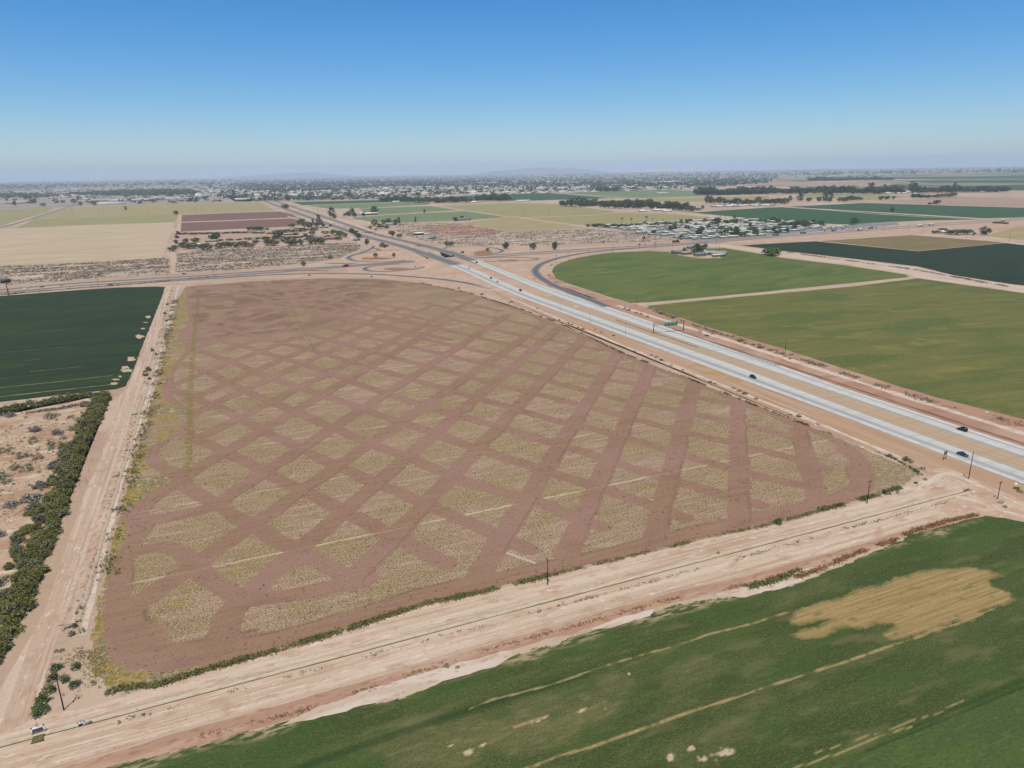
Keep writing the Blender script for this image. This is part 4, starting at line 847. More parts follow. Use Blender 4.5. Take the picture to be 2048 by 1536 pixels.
# desert plot with separate shrubs
sheet('desert_plot', [(-700, 1500), (-60, 1400), (0, 1322), (60, 1195), (100, 1080), (135, 985), (165, 905), (205, 815), (225, 786), (160, 800), (0, 832), (-700, 950)], .035, layered('desert_plot_soil', c8(206, 176, 148), [(c8(188, 150, 120), (.05, .06), .45, .6, .9), (c8(226, 206, 186), (.07, .2), .55, .65, .9), (c8(168, 146, 122), (.4, .6), .56, .68, .6)], bump=(1.2, 1.2, .2)), seg=4, jit=.8)
DS = [('desert_shrub', 99, 838, 4.6, 4.2, 'tall green shrub in the desert plot, tallest in front of the far hedge row'), ('bare_brush', 72, 862, 2.6, 5.2, 'round grey leafless brush left of the small pale clearing'), ('bare_brush', 117, 868, 2.2, 5, 'grey leafless brush in the middle of the desert plot'),
      ('desert_shrub', 103, 896, 4.2, 3.6, 'green shrub just below the grey leafless brush'), ('bare_brush', 20, 833, 2.4, 4.5, 'brown-grey brush near the left frame edge below the hedge row'), ('bare_brush', 108, 935, 2.6, 5, 'dark grey brush beside the hedge, halfway down the desert plot'),
      ('desert_shrub', 66, 885, 3.6, 3.6, 'green shrub between two grey brush clumps'), ('desert_shrub', 45, 915, 3.4, 4.6, 'broad sage shrub in the thick patch of shrubs'), ('desert_shrub', 52, 940, 3.2, 5, 'lowest broad sage shrub of the thick patch'), ('desert_shrub', 76, 918, 2.8, 4, 'sage shrub at the right side of the thick patch'),
      ('desert_shrub', 8, 905, 3, 4.4, 'dark shrub at the left edge of the frame'), ('desert_shrub', 6, 955, 3.2, 5, 'shrub at the left frame edge beside a pale streak'), ('desert_shrub', 10, 966, 2.4, 4, 'low shrub under the one at the left frame edge'), ('bare_brush', 60, 1000, 2.2, 7, 'wide grey bare brush at the lower end of the shrubs'),
      ('bare_brush', 20, 1012, 1.8, 5, 'low grey bare brush left of the wide one'), ('bare_brush', 62, 1020, 2.2, 4.4, 'grey brush next to the hedge above the bare red ground'), ('bare_brush', 82, 975, 2.6, 5, 'grey brush touching the hedge'), ('desert_shrub', 19, 899, 1.6, 2.2, 'small round shrub near the left edge'),
      ('desert_shrub', 142, 836, 2.2, 3, 'small shrub right of the tall green one'), ('desert_shrub', 127, 878, 2.4, 2.6, 'small green shrub near the hedge'), ('desert_shrub', 122, 890, 2, 3, 'small sage shrub below a green one near the hedge'), ('bare_brush', 170, 812, 2.6, 5, 'grey brush in the corner where the two hedges meet'), ('desert_shrub', 115, 832, 2.2, 3.4, 'pale shrub leaning on the tall green shrub'),
      ('bare_brush', 2, 1072, 2.0, 3.6, 'lone dark brush on the bare red ground at the left edge'), ('desert_shrub', 30, 938, 2.6, 4.6, 'grey-green shrub at the left of the thick patch')]
for k, x, y, h, w_, lb in DS:
    X, Y = P(x, y); plant(k, X, Y, h * 1.15, w_ * 1.35, lb, 'shrubs of the desert plot', 'shrub', 'desert_shrub' if k != 'bare_brush' else 'bare_brush')
for i in range(46):
    x, y = R_.uniform(-60, 150), R_.uniform(835, 975); 
    X, Y = P(x, y)
    plant('desert_shrub', X, Y, R_.uniform(.8, 1.7), R_.uniform(1.2, 2.4), 'small low shrub scattered on the sandy desert plot', 'small shrubs scattered on the desert plot', 'shrub')
# near corner bushes and ditch shrubs
NB = [('green_bush', 80, 1425, 3.6, 5.0, 'big dark green bush where the two dirt roads meet, lowest of its row'), ('green_bush', 88, 1404, 3.2, 4.2, 'dark green bush second from the bottom of the row at the road corner'), ('green_bush', 98, 1384, 2.8, 3.6, 'dark green bush third from the bottom of the row at the road corner'),
      ('green_bush', 107, 1361, 2.6, 3.4, 'dark green bush beside the top of the corner pole'), ('green_bush', 112, 1340, 2.6, 3.4, 'topmost green bush of the row left of the corner pole'), ('green_bush', 129, 1362, 2.4, 2.9, 'round green bush right of the corner pole top'), ('green_bush', 149, 1374, 2.4, 3.3, 'round green bush right of the corner pole, lower one'),
      ('green_bush', 153, 1338, 2.4, 2.9, 'round green bush right of the corner pole, upper one'), ('bare_brush', 143, 1270, 1.4, 2.4, 'dark grey flattened brush beside the ditch gate'), ('green_bush', 150, 1255, 1.7, 1.8, 'small green bush above the dark brush at the ditch gate'), ('desert_shrub', 155, 1229, 1.6, 1.5, 'small green shrub in the ditch, left of a pair'), ('desert_shrub', 163, 1220, 1.9, 1.6, 'small green shrub in the ditch, right of a pair'),
      ('desert_shrub', 165, 1265, 1.8, 2.0, 'green shrub between the ditch gate and the golden grass'), ('desert_shrub', 114, 1304, 1.5, 1.3, 'little shrub on the ditch bank, left one'), ('desert_shrub', 124, 1303, 1.4, 1.6, 'little yellow-green shrub on the ditch bank, right one'), ('desert_shrub', 187, 1368, 1.0, 1.6, 'low pale shrub beside the end of the field weeds'), ('green_bush', 224, 1384, 1.0, 3.4, 'low flat green bush at the lower corner of the field'),
      ('green_bush', 1557, 1048, 3.3, 3.4, 'round dark green bush alone on the south edge of the brown field'), ('green_bush', 292, 752, 4.6, 4.0, 'green tree-like bush in the ditch beside the dirt road, largest of the ditch'), ('green_bush', 297, 742, 4.2, 4, 'green bush just above the largest ditch bush'), ('green_bush', 299, 760, 2.6, 3, 'dark bush just below the largest ditch bush'), ('green_bush', 305, 703, 3.6, 3, 'green bush left of the ditch, further up the road'),
      ('green_bush', 313, 711, 2.2, 2.6, 'dark small bush in the ditch, further up the road'), ('green_bush', 330, 628, 2.6, 4, 'small tree by the ditch between road and weedy strip'), ('green_bush', 333, 643, 2.2, 3.4, 'small dark bush under the small ditch tree'), ('green_bush', 334, 610, 2.2, 3.4, 'uppermost small bush along the ditch'),
      ('desert_shrub', 238, 1447, 1.0, 1.0, 'small weed standing in the concrete canal'), ('desert_shrub', 1436, 1109, 1.6, 1.4, 'small weed on the north bank of the canal'),
      ('desert_shrub', 893, 1333, .9, 2.2, 'flat dark shrub on the pale salty flat'), ('desert_shrub', 915, 1335, .8, 1.5, 'smaller dark shrub on the pale salty flat'), ('desert_shrub', 1065, 1458, .4, .8, 'tiny shrub in the foreground field')]
for k, x, y, h, w_, lb in NB:
    X, Y = P(x, y); plant(k, X, Y, h, w_, lb, None, 'shrub' if k != 'green_bush' else 'bush')
SHR = [(1812, 921, 2.2, 4.2), (1822, 925, 1.8, 3), (1845, 938, 1.6, 2.4), (1832, 943, 1.4, 2.6), (1780, 911, 1.2, 2.2), (1513, 799, 1.8, 2.6), (1598, 833, 1.2, 3.2), (1580, 830, 1.0, 2.6), (1478, 783, 1.4, 4), (1490, 788, 1.4, 4), (1467, 777, 1.2, 3), (1312, 715, 1.4, 4), (1322, 721, 1.4, 4), (1303, 711, 1.2, 3), (1366, 741, 1.2, 2.5), (1420, 765, 1.2, 3), (1430, 768, 1.2, 3), (1342, 732, 1.2, 2.6),
       (1136, 648, 1.8, 4), (1143, 650, 1.6, 4), (1155, 656, 1.6, 4), (1165, 659, 1.4, 4), (1190, 660, 1.2, 2.5), (1202, 665, 1.4, 3), (1228, 672, 1.2, 3), (1119, 641, 1.8, 2.5), (1023, 605, 2.4, 4), (964, 590, 2.4, 4), (918, 577, 2.2, 5), (1075, 618, 1.4, 3), (743, 554, 1.8, 4), (619, 552, 3, 5),
       (1250, 618, 2.2, 4), (1258, 621, 2.2, 4), (1273, 627, 2.2, 4), (1281, 629, 2, 4), (1295, 634, 1.6, 3), (1300, 617, 2, 6), (1310, 621, 2, 6), (1322, 628, 1.8, 5), (1344, 637, 1.8, 5), (1400, 665, 1.5, 4), (1413, 672, 1.4, 4), (1426, 668, 1.4, 4), (1465, 673, 1.6, 4), (1480, 683, 1.6, 5), (1492, 687, 1.6, 5), (1505, 690, 1.6, 5), (1520, 696, 1.6, 5), (1540, 701, 1.6, 5), (1555, 706, 1.4, 4), (1565, 708, 1.4, 4), (1570, 713, 1.2, 3), (1580, 718, 1.2, 3),
       (1103, 531, 1.5, 5), (1098, 552, 1.5, 5), (1111, 565, 1.2, 4), (222, 570, 2, 8), (1839, 949, 1.2, 3), (1850, 960, 1.1, 2.2), (1832, 967, .9, 2), (1795, 986, 1.3, 2), (1780, 989, 1.2, 1.6), (1771, 988, 2.2, 3.2), (1756, 992, 2.2, 3.4), (2040, 985, 1.6, 3), (2033, 978, 1.2, 2.6), (2010, 1015, 1.2, 2)]
for i, (x, y, h, w_) in enumerate(SHR):
    X, Y = P(x, y)
    side = 'western' if X < 290 else 'eastern'
    plant('desert_shrub' if i % 3 else 'green_bush', X, Y, h, w_, 'low roadside shrub on the %s verge of the freeway beside the field edge, %d px tall clump' % (side, 0) if 0 else 'grey-green shrub on the %s verge of the freeway' % side, 'shrubs along the %s side of the freeway' % side, 'shrub', 'roadside_shrub')

# mid and far trees, one by one: kind, px, py(base), height, width, label
TR = [
 ('bushy_tree', 575, 402, 24, 20, 'dark round tree standing alone left of the northern freeway, farther one'), ('bushy_tree', 571, 417, 15, 24, 'broad dark tree on the west verge of the northern freeway'),
 ('tall_tree', 664, 436, 27, 16, 'tallest olive-grey tree east of the freeway, with an uneven crown'), ('tall_tree', 670, 437, 10, 10, 'small tree at the foot of the tallest olive-grey tree'), ('tall_tree', 637, 444, 17, 9, 'dark leaning tree behind the roadside houses'), ('tall_tree', 626, 448, 12, 6, 'narrow dark tree left of the dark leaning tree'),
 ('bushy_tree', 661, 454, 6, 6, 'small round tree on the freeway verge above the houses'), ('bushy_tree', 704, 466, 9, 12, 'green tree at the top of the row beside the exit ramp'), ('leafy_tree', 711, 471, 9, 12, 'green tree in the middle of the row beside the exit ramp'), ('bushy_tree', 717, 476, 8, 10, 'dark green tree at the bottom of the row beside the exit ramp'),
 ('bushy_tree', 734, 489, 9, 8, 'dark round tree beside the billboard and the exit ramp'), ('grey_tree', 765, 496, 8, 9, 'thin grey tree inside the ramp triangle'), ('bushy_tree', 772, 498, 7, 8, 'dark round tree inside the ramp triangle'), ('grey_tree', 752, 515, 6, 6, 'bare twiggy tree on the rust-brown mound in the west loop'),
 ('leafy_tree', 788, 515, 6, 4.5, 'slim green tree alone in the west loop'), ('grey_tree', 661, 518, 5, 6, 'bare grey tree at the edge of the scrubland left of the loop'), ('grey_tree', 607, 532, 6, 6, 'small grey tree on the scrubland beside the east-west road'), ('bushy_tree', 784, 473, 11, 11, 'dark tree on the east verge of the freeway'),
 ('leafy_tree', 799, 476, 7, 10, 'low green tree right of the dark tree on the east verge'), ('leafy_tree', 741, 458, 6, 8, 'small green bush-like tree by the frontage road'), ('leafy_tree', 752, 461, 4, 6, 'smallest tree by the frontage road'), ('grey_tree', 895, 492, 7, 9, 'grey tree left of a pair above the east loop'), ('grey_tree', 903, 492, 6, 8, 'grey tree right of a pair above the east loop'),
 ('bushy_tree', 1012, 498, 9.5, 9, 'dark round tree just right of the east loop'), ('bushy_tree', 1066, 499, 9, 8.5, 'dark round tree alone north of the east-west road, middle of three'), ('bushy_tree', 1110, 499.5, 11, 9, 'dark upright tree north of the east-west road, rightmost of three'), ('grey_tree', 976, 502, 4, 6, 'little bush-like tree on the rust mound in the east loop'),
 ('tall_tree', 749, 429, 22, 20, 'big rounded grey-green tree behind the farm sheds'), ('bushy_tree', 697, 433, 13, 14, 'dark tree left of the farm buildings'), ('bushy_tree', 705, 430, 19, 14, 'tall dark tree at the farm buildings'), ('bushy_tree', 709, 434, 12, 12, 'dark tree in front of the farm buildings'), ('bushy_tree', 690, 432, 7, 12, 'low dark tree at the left end of the farm'), ('bushy_tree', 727, 433, 10, 9, 'dark tree between two farm sheds'),
 ('grey_tree', 749, 452, 14, 14, 'pale grey tree at the left of the homestead grove'), ('leafy_tree', 760, 457, 11, 14, 'green tree at the front of the homestead grove'), ('leafy_tree', 767, 450, 12, 9, 'green tree second in the homestead grove'), ('leafy_tree', 777, 448, 12, 14, 'green tree behind the blue-roofed homestead'), ('leafy_tree', 791, 450, 12, 11, 'green tree right of the blue-roofed homestead'), ('tall_tree', 798, 448, 15, 7, 'taller tree at the right end of the homestead grove'),
 ('leafy_tree', 773, 458, 7, 12, 'low green tree below the homestead grove'), ('tall_tree', 831, 445, 12, 5, 'slim dark tree at the south edge of the light green field'), ('tall_tree', 849, 427, 12, 6, 'slim tree on the path between two light green fields'), ('leafy_tree', 910, 442, 9, 12, 'green tree left of the grey-roofed house'), ('bushy_tree', 924, 438, 8, 9, 'dark tree behind the grey-roofed house'),
 ('bushy_tree', 352, 430, 13, 12, 'round tree at the crossing of the dirt tracks west of the ploughed field'), ('bushy_tree', 1394, 506, 12, 11, 'left tree of the pair at the farm compound in the green field'), ('leafy_tree', 1403, 507, 12, 9, 'right tree of the pair at the farm compound in the green field'), ('leafy_tree', 1388, 508, 7, 8, 'low green tree under the pair at the farm compound'), ('leafy_tree', 1411, 496, 6, 6, 'small tree north of the farm compound'),
 ('bushy_tree', 1368, 509, 9, 4, 'narrow dark tree at the left of the farm compound'), ('bright_tree', 1536, 510, 9, 16, 'light green round tree at the corner of the two tracks, left of three'), ('bright_tree', 1545, 512, 9, 14, 'light green round tree at the corner of the two tracks, middle of three'), ('bright_tree', 1552, 511, 9, 12, 'light green round tree at the corner of the two tracks, right of three'),
 ('leafy_tree', 1708, 450, 14, 16, 'dark round tree behind the truck yard'), ('bushy_tree', 1885, 467, 9, 13, 'dark tree left of the white-roofed house on the right'), ('bushy_tree', 1870, 467, 5, 10, 'low hedge tree at the left end of the house on the right'), ('leafy_tree', 1901, 469, 7, 14, 'green tree in front of the white-roofed house on the right'), ('leafy_tree', 1912, 470, 8, 14, 'green tree second right of the white-roofed house'), ('leafy_tree', 1924, 469, 8, 13, 'green tree third right of the white-roofed house'),
 ('leafy_tree', 1936, 469, 8, 13, 'green tree last right of the white-roofed house'), ('tall_tree', 1948, 471, 5, 5, 'small tree beyond the hedge on the right'), ('bushy_tree', 1969, 470, 13, 16, 'big leaning dark tree alone beside the right-hand road'), ('bushy_tree', 1873, 409, 13, 18, 'dark tree on the south edge of the pink field'), ('bushy_tree', 1860, 409, 6, 14, 'low dark tree on the south edge of the pink field'),
 ('bushy_tree', 1762, 401, 15, 16, 'leftmost of four dark trees in a line beyond the bright green field'), ('bushy_tree', 1771, 400, 12, 9, 'second of four dark trees in a line beyond the bright green field'), ('bushy_tree', 1776, 400, 14, 9, 'third of four dark trees in a line beyond the bright green field'), ('bushy_tree', 1787, 399, 12, 10, 'rightmost of four dark trees in a line beyond the bright green field'),
 ('bushy_tree', 1784, 424, 11, 9, 'tree on the track between the two bright green fields'), ('tall_tree', 1658, 402, 34, 20, 'tall dark tree in the tree line left of the bright green field'), ('tall_tree', 1600, 402, 26, 20, 'rounded dark tree above the bright green field'), ('tall_tree', 1648, 403, 30, 16, 'tall dark tree left of the tallest in the tree line'), ('tall_tree', 1580, 402, 17, 13, 'smaller tree in the tree line above the bright green field'),
 ('tall_tree', 1741, 388, 44, 30, 'tall dark tree rising above the woodland left of the pink field'), ('bushy_tree', 1826, 386, 42, 46, 'largest dark tree rising above the far woodland'), ('tall_tree', 1908, 384, 38, 14, 'slender pointed tree above the far right woodland'), ('bushy_tree', 1840, 387, 28, 36, 'broad dark tree right of the largest far tree'), ('tall_tree', 1768, 387, 34, 20, 'dark tree right of the tall woodland tree'),
 ('bushy_tree', 2028, 345, 30, 80, 'lone dark clump on the far pale field at the right'), ('tall_tree', 252, 421, 15, 8, 'small tree on the dry field left of the long white buildings'), ('leafy_tree', 188, 411, 18, 24, 'dark tree left of the long white building'), ('leafy_tree', 87, 413, 15, 20, 'bright green tree by the road bend at the left'), ('leafy_tree', 162, 412, 12, 14, 'round tree at the roadside left of the long white building'),
 ('bushy_tree', 30, 412, 22, 14, 'dark tall tree in front of the long shed at the left'), ('bushy_tree', 68, 407, 22, 26, 'broad dark tree at the right end of the long shed'), ('bushy_tree', 148, 407, 20, 20, 'dark round tree by the grey hangars'), ('leafy_tree', 412, 398, 14, 20, 'green tree right of the white water tank'), ('leafy_tree', 1384, 424, 15, 14, 'green tree at the left tip of the bright green field'), ('leafy_tree', 1405, 420, 12, 8, 'slim palm-like tree at the left tip of the bright green field'), ('leafy_tree', 1396, 421, 7, 18, 'low bright bush left of the slim tree')]
for k, x, y, h, w_, lb in TR:
    X, Y = P(x, y); plant(k, X, Y, h, w_, lb)
# the grove west of the freeway
GRV = [('grey_tree', 345, 503, 7, 12), ('leafy_tree', 350, 498, 6, 11), ('bushy_tree', 352, 488, 7, 8), ('bushy_tree', 354, 478, 7, 7), ('bushy_tree', 356, 469, 7, 7), ('bushy_tree', 366, 495, 8, 14), ('grey_tree', 376, 498, 9, 16), ('grey_tree', 388, 497, 9, 14), ('bushy_tree', 372, 485, 7, 10), ('bushy_tree', 392, 484, 7, 14),
       ('grey_tree', 404, 500, 9, 14), ('grey_tree', 414, 500, 10, 16), ('bushy_tree', 433, 481, 14, 14), ('bushy_tree', 424, 480, 9, 10), ('leafy_tree', 450, 495, 9, 14), ('grey_tree', 438, 497, 9, 14), ('bushy_tree', 463, 494, 8, 14), ('grey_tree', 476, 495, 8, 14), ('grey_tree', 490, 494, 9, 16), ('grey_tree', 503, 495, 7, 12), ('bushy_tree', 512, 487, 6, 10),
       ('grey_tree', 537, 492, 11, 14), ('grey_tree', 548, 492, 11, 15), ('bushy_tree', 533, 482, 8, 12), ('bushy_tree', 554, 478, 12, 14), ('bushy_tree', 561, 473, 9, 10), ('grey_tree', 578, 491, 9, 14), ('grey_tree', 588, 491, 11, 16), ('grey_tree', 600, 490, 9, 12), ('grey_tree', 620, 488, 11, 16), ('grey_tree', 632, 488, 12, 16), ('grey_tree', 643, 487, 10, 14),
       ('leafy_tree', 596, 464, 8, 18), ('leafy_tree', 606, 463, 8, 14), ('leafy_tree', 584, 455, 9, 13), ('leafy_tree', 612, 457, 13, 14), ('leafy_tree', 605, 450, 14, 12), ('bushy_tree', 620, 456, 12, 12), ('bushy_tree', 633, 455, 11, 14), ('grey_tree', 640, 452, 14, 14), ('bushy_tree', 646, 456, 10, 9), ('grey_tree', 628, 462, 8, 14), ('leafy_tree', 598, 450, 11, 9),
       ('leafy_tree', 668, 470, 10, 14), ('leafy_tree', 680, 473, 10, 14), ('leafy_tree', 690, 475, 9, 10), ('leafy_tree', 678, 480, 7, 12), ('leafy_tree', 650, 468, 6, 14), ('grey_tree', 655, 476, 5, 14), ('bushy_tree', 611, 473, 6, 8), ('leafy_tree', 625, 470, 7, 12), ('bushy_tree', 571, 470, 6, 9), ('bushy_tree', 575, 481, 6, 10), ('bushy_tree', 565, 484, 5, 8),
       ('bushy_tree', 500, 461, 8, 12), ('bushy_tree', 508, 461, 8, 12), ('bushy_tree', 516, 461, 8, 12), ('bushy_tree', 523, 461, 8, 10), ('leafy_tree', 534, 460, 4, 10), ('leafy_tree', 553, 466, 6, 14), ('leafy_tree', 563, 465, 6, 14), ('leafy_tree', 574, 465, 7, 14), ('leafy_tree', 585, 466, 6, 12)]
for i, (k, x, y, h, w_) in enumerate(GRV):
    X, Y = P(x, y)
    wd = {'grey_tree': 'grey-green', 'leafy_tree': 'mid green', 'bushy_tree': 'dark bushy'}[k]
    pl = 'front row facing scrubland' if y > 486 else ('against ploughed field' if y < 463 else 'among houses')
    pl += ', west end' if x < 430 else (', middle stretch' if x < 560 else ', freeway end')
    plant(k, X, Y, h, w_, '%s tree, %s from left, grove west of freeway, %s' % (wd, ordn(1 + sum(q[1] < x for q in GRV)), pl), 'trees of the grove west of the freeway')
def lowhedge(px, n, h, w_, lab, grp):
    pts = PP(px)
    for i in range(n):
        lb = '%s, %s from the left' % (lab, ordn(i + 1)); t = i / (n - 1) * (len(pts) - 1); k = min(int(t), len(pts) - 2); f = t - k
        x = pts[k][0] * (1 - f) + pts[k + 1][0] * f + R_.uniform(-2, 2); y = pts[k][1] * (1 - f) + pts[k + 1][1] * f + R_.uniform(-4, 4)
        plant('bushy_tree' if R_.random() < .6 else 'leafy_tree', x, y, h * R_.uniform(.7, 1.3), w_ * R_.uniform(.8, 1.25), lb, grp, parts=False)
lowhedge([(358, 469), (420, 468), (500, 466), (590, 470)], 26, 3.2, 11, 'low scrubby tree in the thin row behind the grove', 'low trees in the row behind the grove')
lowhedge([(440, 482), (520, 478), (590, 476), (620, 474)], 14, 3.5, 12, 'low bush-tree in the second thin row of the grove', 'low trees in the second row of the grove')
lowhedge([(762, 403), (800, 404), (850, 406), (900, 406), (940, 405)], 30, 19, 22, 'dark tree in the windbreak below the far green field', 'trees of the windbreak south of the green field')
lowhedge([(955, 403), (980, 402), (1000, 402), (1018, 402)], 12, 26, 24, 'tall dark tree at the right end of the windbreak', 'trees at the right end of the windbreak')
lowhedge([(1124, 412), (1160, 414), (1200, 411), (1150, 407)], 16, 18, 22, 'dark tree in the clump right of the dark green field', 'trees right of the dark green field')
lowhedge([(1205, 416), (1250, 418), (1300, 418), (1340, 420), (1380, 423)], 34, 19, 18, 'tree in the grove north of the olive field', 'trees of the grove north of the olive field')
lowhedge([(1206, 408), (1250, 408), (1300, 406)], 12, 13, 18, 'tree in the back row north of the olive field', 'trees in the back row north of the olive field')
lowhedge([(1414, 407), (1450, 409), (1490, 410), (1536, 408), (1570, 409)], 20, 19, 18, 'tree by the houses beyond the bright green field', 'trees beside the houses at the far corner of the bright green field')
lowhedge([(1618, 404), (1680, 404), (1700, 402), (1720, 401)], 10, 15, 18, 'tree in the line above the bright green field', 'trees in the line above the bright green field')
lowhedge([(1826, 396), (1850, 396), (1880, 395), (1905, 394)], 12, 13, 22, 'dark hedge tree left of the pink field', 'hedge trees left of the pink field')
lowhedge([(1395, 389), (1440, 390), (1480, 389), (1536, 388), (1600, 388), (1660, 388), (1720, 388), (1800, 387)], 66, 26, 46, 'dark tree of the dense woodland belt beyond the fields', 'trees of the dense woodland belt')
lowhedge([(1840, 387), (1900, 385), (1960, 385), (2010, 384)], 26, 22, 40, 'dark tree of the far right woodland belt', 'trees of the woodland belt at the far right')
lowhedge([(1624, 362), (1700, 361), (1780, 361)], 22, 26, 60, 'dark tree in the faraway clump right of the town', 'trees of the faraway clump')
lowhedge([(1196, 384), (1235, 384)], 6, 22, 30, 'dark tree at the near edge of the town', 'trees at the near edge of the town')

# palms
M_ptr = layered('palm_trunk', c8(140, 122, 104), [(c8(112, 96, 82), (1, 1, 4), .45, .6, .7)])
def palm_meshes():
    mb = MB(); mb.tube((0, 0, 0), (.2, .1, 11), .28, .2, 7); tm = mb.mesh('trunk', M_ptr)
    V = []; F = []
    for i in range(26):
        a = i * 2.4; up = (i % 5) * .35 - .5; L = 2.0
        p0 = Vector((.2, .1, 11)); p1 = p0 + Vector((math.cos(a) * L * .6, math.sin(a) * L * .6, .6 + up)); p2 = p0 + Vector((math.cos(a) * L, math.sin(a) * L, up - .2))
        s = Vector((-math.sin(a), math.cos(a), 0)) * .32; b = len(V)
        V += [p0 - s * .3, p0 + s * .3, p1 + s, p1 - s, p2 + s * .4, p2 - s * .4]; F += [(b, b + 1, b + 2, b + 3), (b + 3, b + 2, b + 4, b + 5)]
    return tm, mesh('fronds', [tuple(v) for v in V], F, ML_palm)
PT, PF = palm_meshes()
def palm(x, y, h, lab, grp=None):
    o = tag(empty('palm_tree', (x, y, 0), R_.uniform(0, 6)), lab, 'palm tree', grp); o.scale = (h / 11 * 1.15, h / 11 * 1.15, h / 11); obj('trunk', PT, o); obj('fronds', PF, o)
for x, y, h, l in ((1244, 453, 17, 'leftmost'), (1262, 453, 16, 'middle'), (1293, 452, 19, 'rightmost and tallest')): palm(*P(x, y), h, l + ' of the three tall palms standing against the olive field')

# trailer park: rows of white-roofed homes with trees and palms between
M_wroof = layered('white_painted_roof', c8(244, 238, 224, .86), [(c8(206, 196, 182), (.1, .15), .5, .65, .6)], rough=.6)
M_wwall = layered('pale_home_wall', c8(206, 198, 186), [(c8(170, 164, 156), (.2, .2, .5), .5, .65, .6)])
M_dark = plain('dark_glass_and_pipe', (.03, .035, .04, 1), .15, spec=.5)  # one near-black material for window glass and the culvert pipes
M_tanroof = layered('tan_roof', c8(196, 178, 158), [(c8(170, 150, 130), (.2, .3), .45, .65, .7)])
M_pinkroof = layered('pink_brown_roof', c8(176, 138, 124), [(c8(156, 120, 106), (.2, .3), .45, .65, .7)])
M_grroof = layered('grey_roof', c8(150, 148, 150), [(c8(126, 124, 126), (.2, .3), .45, .65, .7)])
M_stucco = layered('stucco_wall', c8(208, 190, 168), [(c8(190, 170, 148), (.3, .3, .3), .45, .65, .6)])
def home_meshes(L, W, H, rh):
    wl = MB().box(-L / 2, L / 2, -W / 2, W / 2, 0, H)
    o = .4; y = W / 2 + o
    rf = MB().prism([(-y, H - .02), (0, H + rh), (y, H - .02), (y, H - .18), (-y, H - .18)], -L / 2 - o, L / 2 + o)
    return wl.mesh('wall', M_wwall), rf.mesh('roof', M_wroof)
HM = [home_meshes(17, 9, 3, .5), home_meshes(20, 10, 3.1, .6), home_meshes(11, 4, 2.9, .3)]
pk = PP(PARK); pkx = [p[0] for p in pk]; pky = [p[1] for p in pk]
nrow = 0; nh = 0
for ry in np.arange(min(pky) + 8, max(pky) - 6, 23.5):
    k = 0; nrow += 1
    for hx in np.arange(min(pkx) + 10, max(pkx) - 8, 21.0):
        x = hx + R_.uniform(-2.5, 2.5) + (nrow % 2) * 7; y = ry + R_.uniform(-2, 2)
        if not inside(np.array([x]), np.array([y]), pk)[0] or R_.random() < (.08 if x < 760 else .2): continue
        k += 1; nh += 1
        if nh > 290: break
        wm, rm = HM[R_.integers(3)]
        o = tag(empty('mobile_home', (x, y, .1), R_.uniform(-.04, .04) + (math.pi if R_.random() < .5 else 0)), 'white-roofed mobile home, %s trailer-park row from the road, %s from the west' % (ordn(nrow), ordn(k)), 'mobile home', 'mobile homes of the trailer park')
        obj('wall', wm, o); obj('roof', rm, o)
tp = 0
while tp < 120:
    x = R_.uniform(min(pkx), max(pkx)); y = R_.uniform(min(pky), max(pky))
    if not inside(np.array([x]), np.array([y]), pk)[0]: continue
    px_, py_ = PX(x, y)
    if px_ < 1400 and R_.random() < .6: continue
    tp += 1
    if R_.random() < .25: palm(x, y, R_.uniform(8, 13), 'palm between white mobile homes, %s of the trailer park' % ('west part' if px_ < 1350 else 'middle' if px_ < 1450 else 'right of middle' if px_ < 1540 else 'east end'), 'palms of the trailer park')
    else: plant('leafy_tree' if R_.random() < .6 else 'bushy_tree', x, y, R_.uniform(5, 9), R_.uniform(6, 11), 'leafy tree between white mobile homes, %s of the trailer park' % ('west part' if px_ < 1350 else 'middle' if px_ < 1450 else 'right of middle' if px_ < 1540 else 'east end'), 'trees of the trailer park', parts=False)
for x, y, h, w_, l in ((1307, 470, 9, 8, 'dark tree at the front of the trailer park, leftmost of three big ones'), (1398, 471, 11, 11, 'dark tree at the front of the trailer park, middle of three big ones'), (1468, 472, 13, 15, 'darkest and largest tree at the front of the trailer park'), (1435, 448, 13, 14, 'big green tree at the back of the trailer park'), (1373, 447, 9, 8, 'dark tree at the back of the trailer park'), (1345, 462, 11, 16, 'broad dark tree inside the trailer park')):
    plant('bushy_tree', *P(x, y), h, w_, l)
lowhedge([(1178, 454), (1220, 455), (1260, 453), (1320, 451), (1360, 448)], 26, 5.5, 9, 'green tree along the back of the trailer park', 'trees along the back edge of the trailer park')
lowhedge([(1560, 455), (1600, 452), (1640, 451), (1646, 449)], 12, 8, 11, 'green tree at the east end of the trailer park', 'trees at the east end of the trailer park')

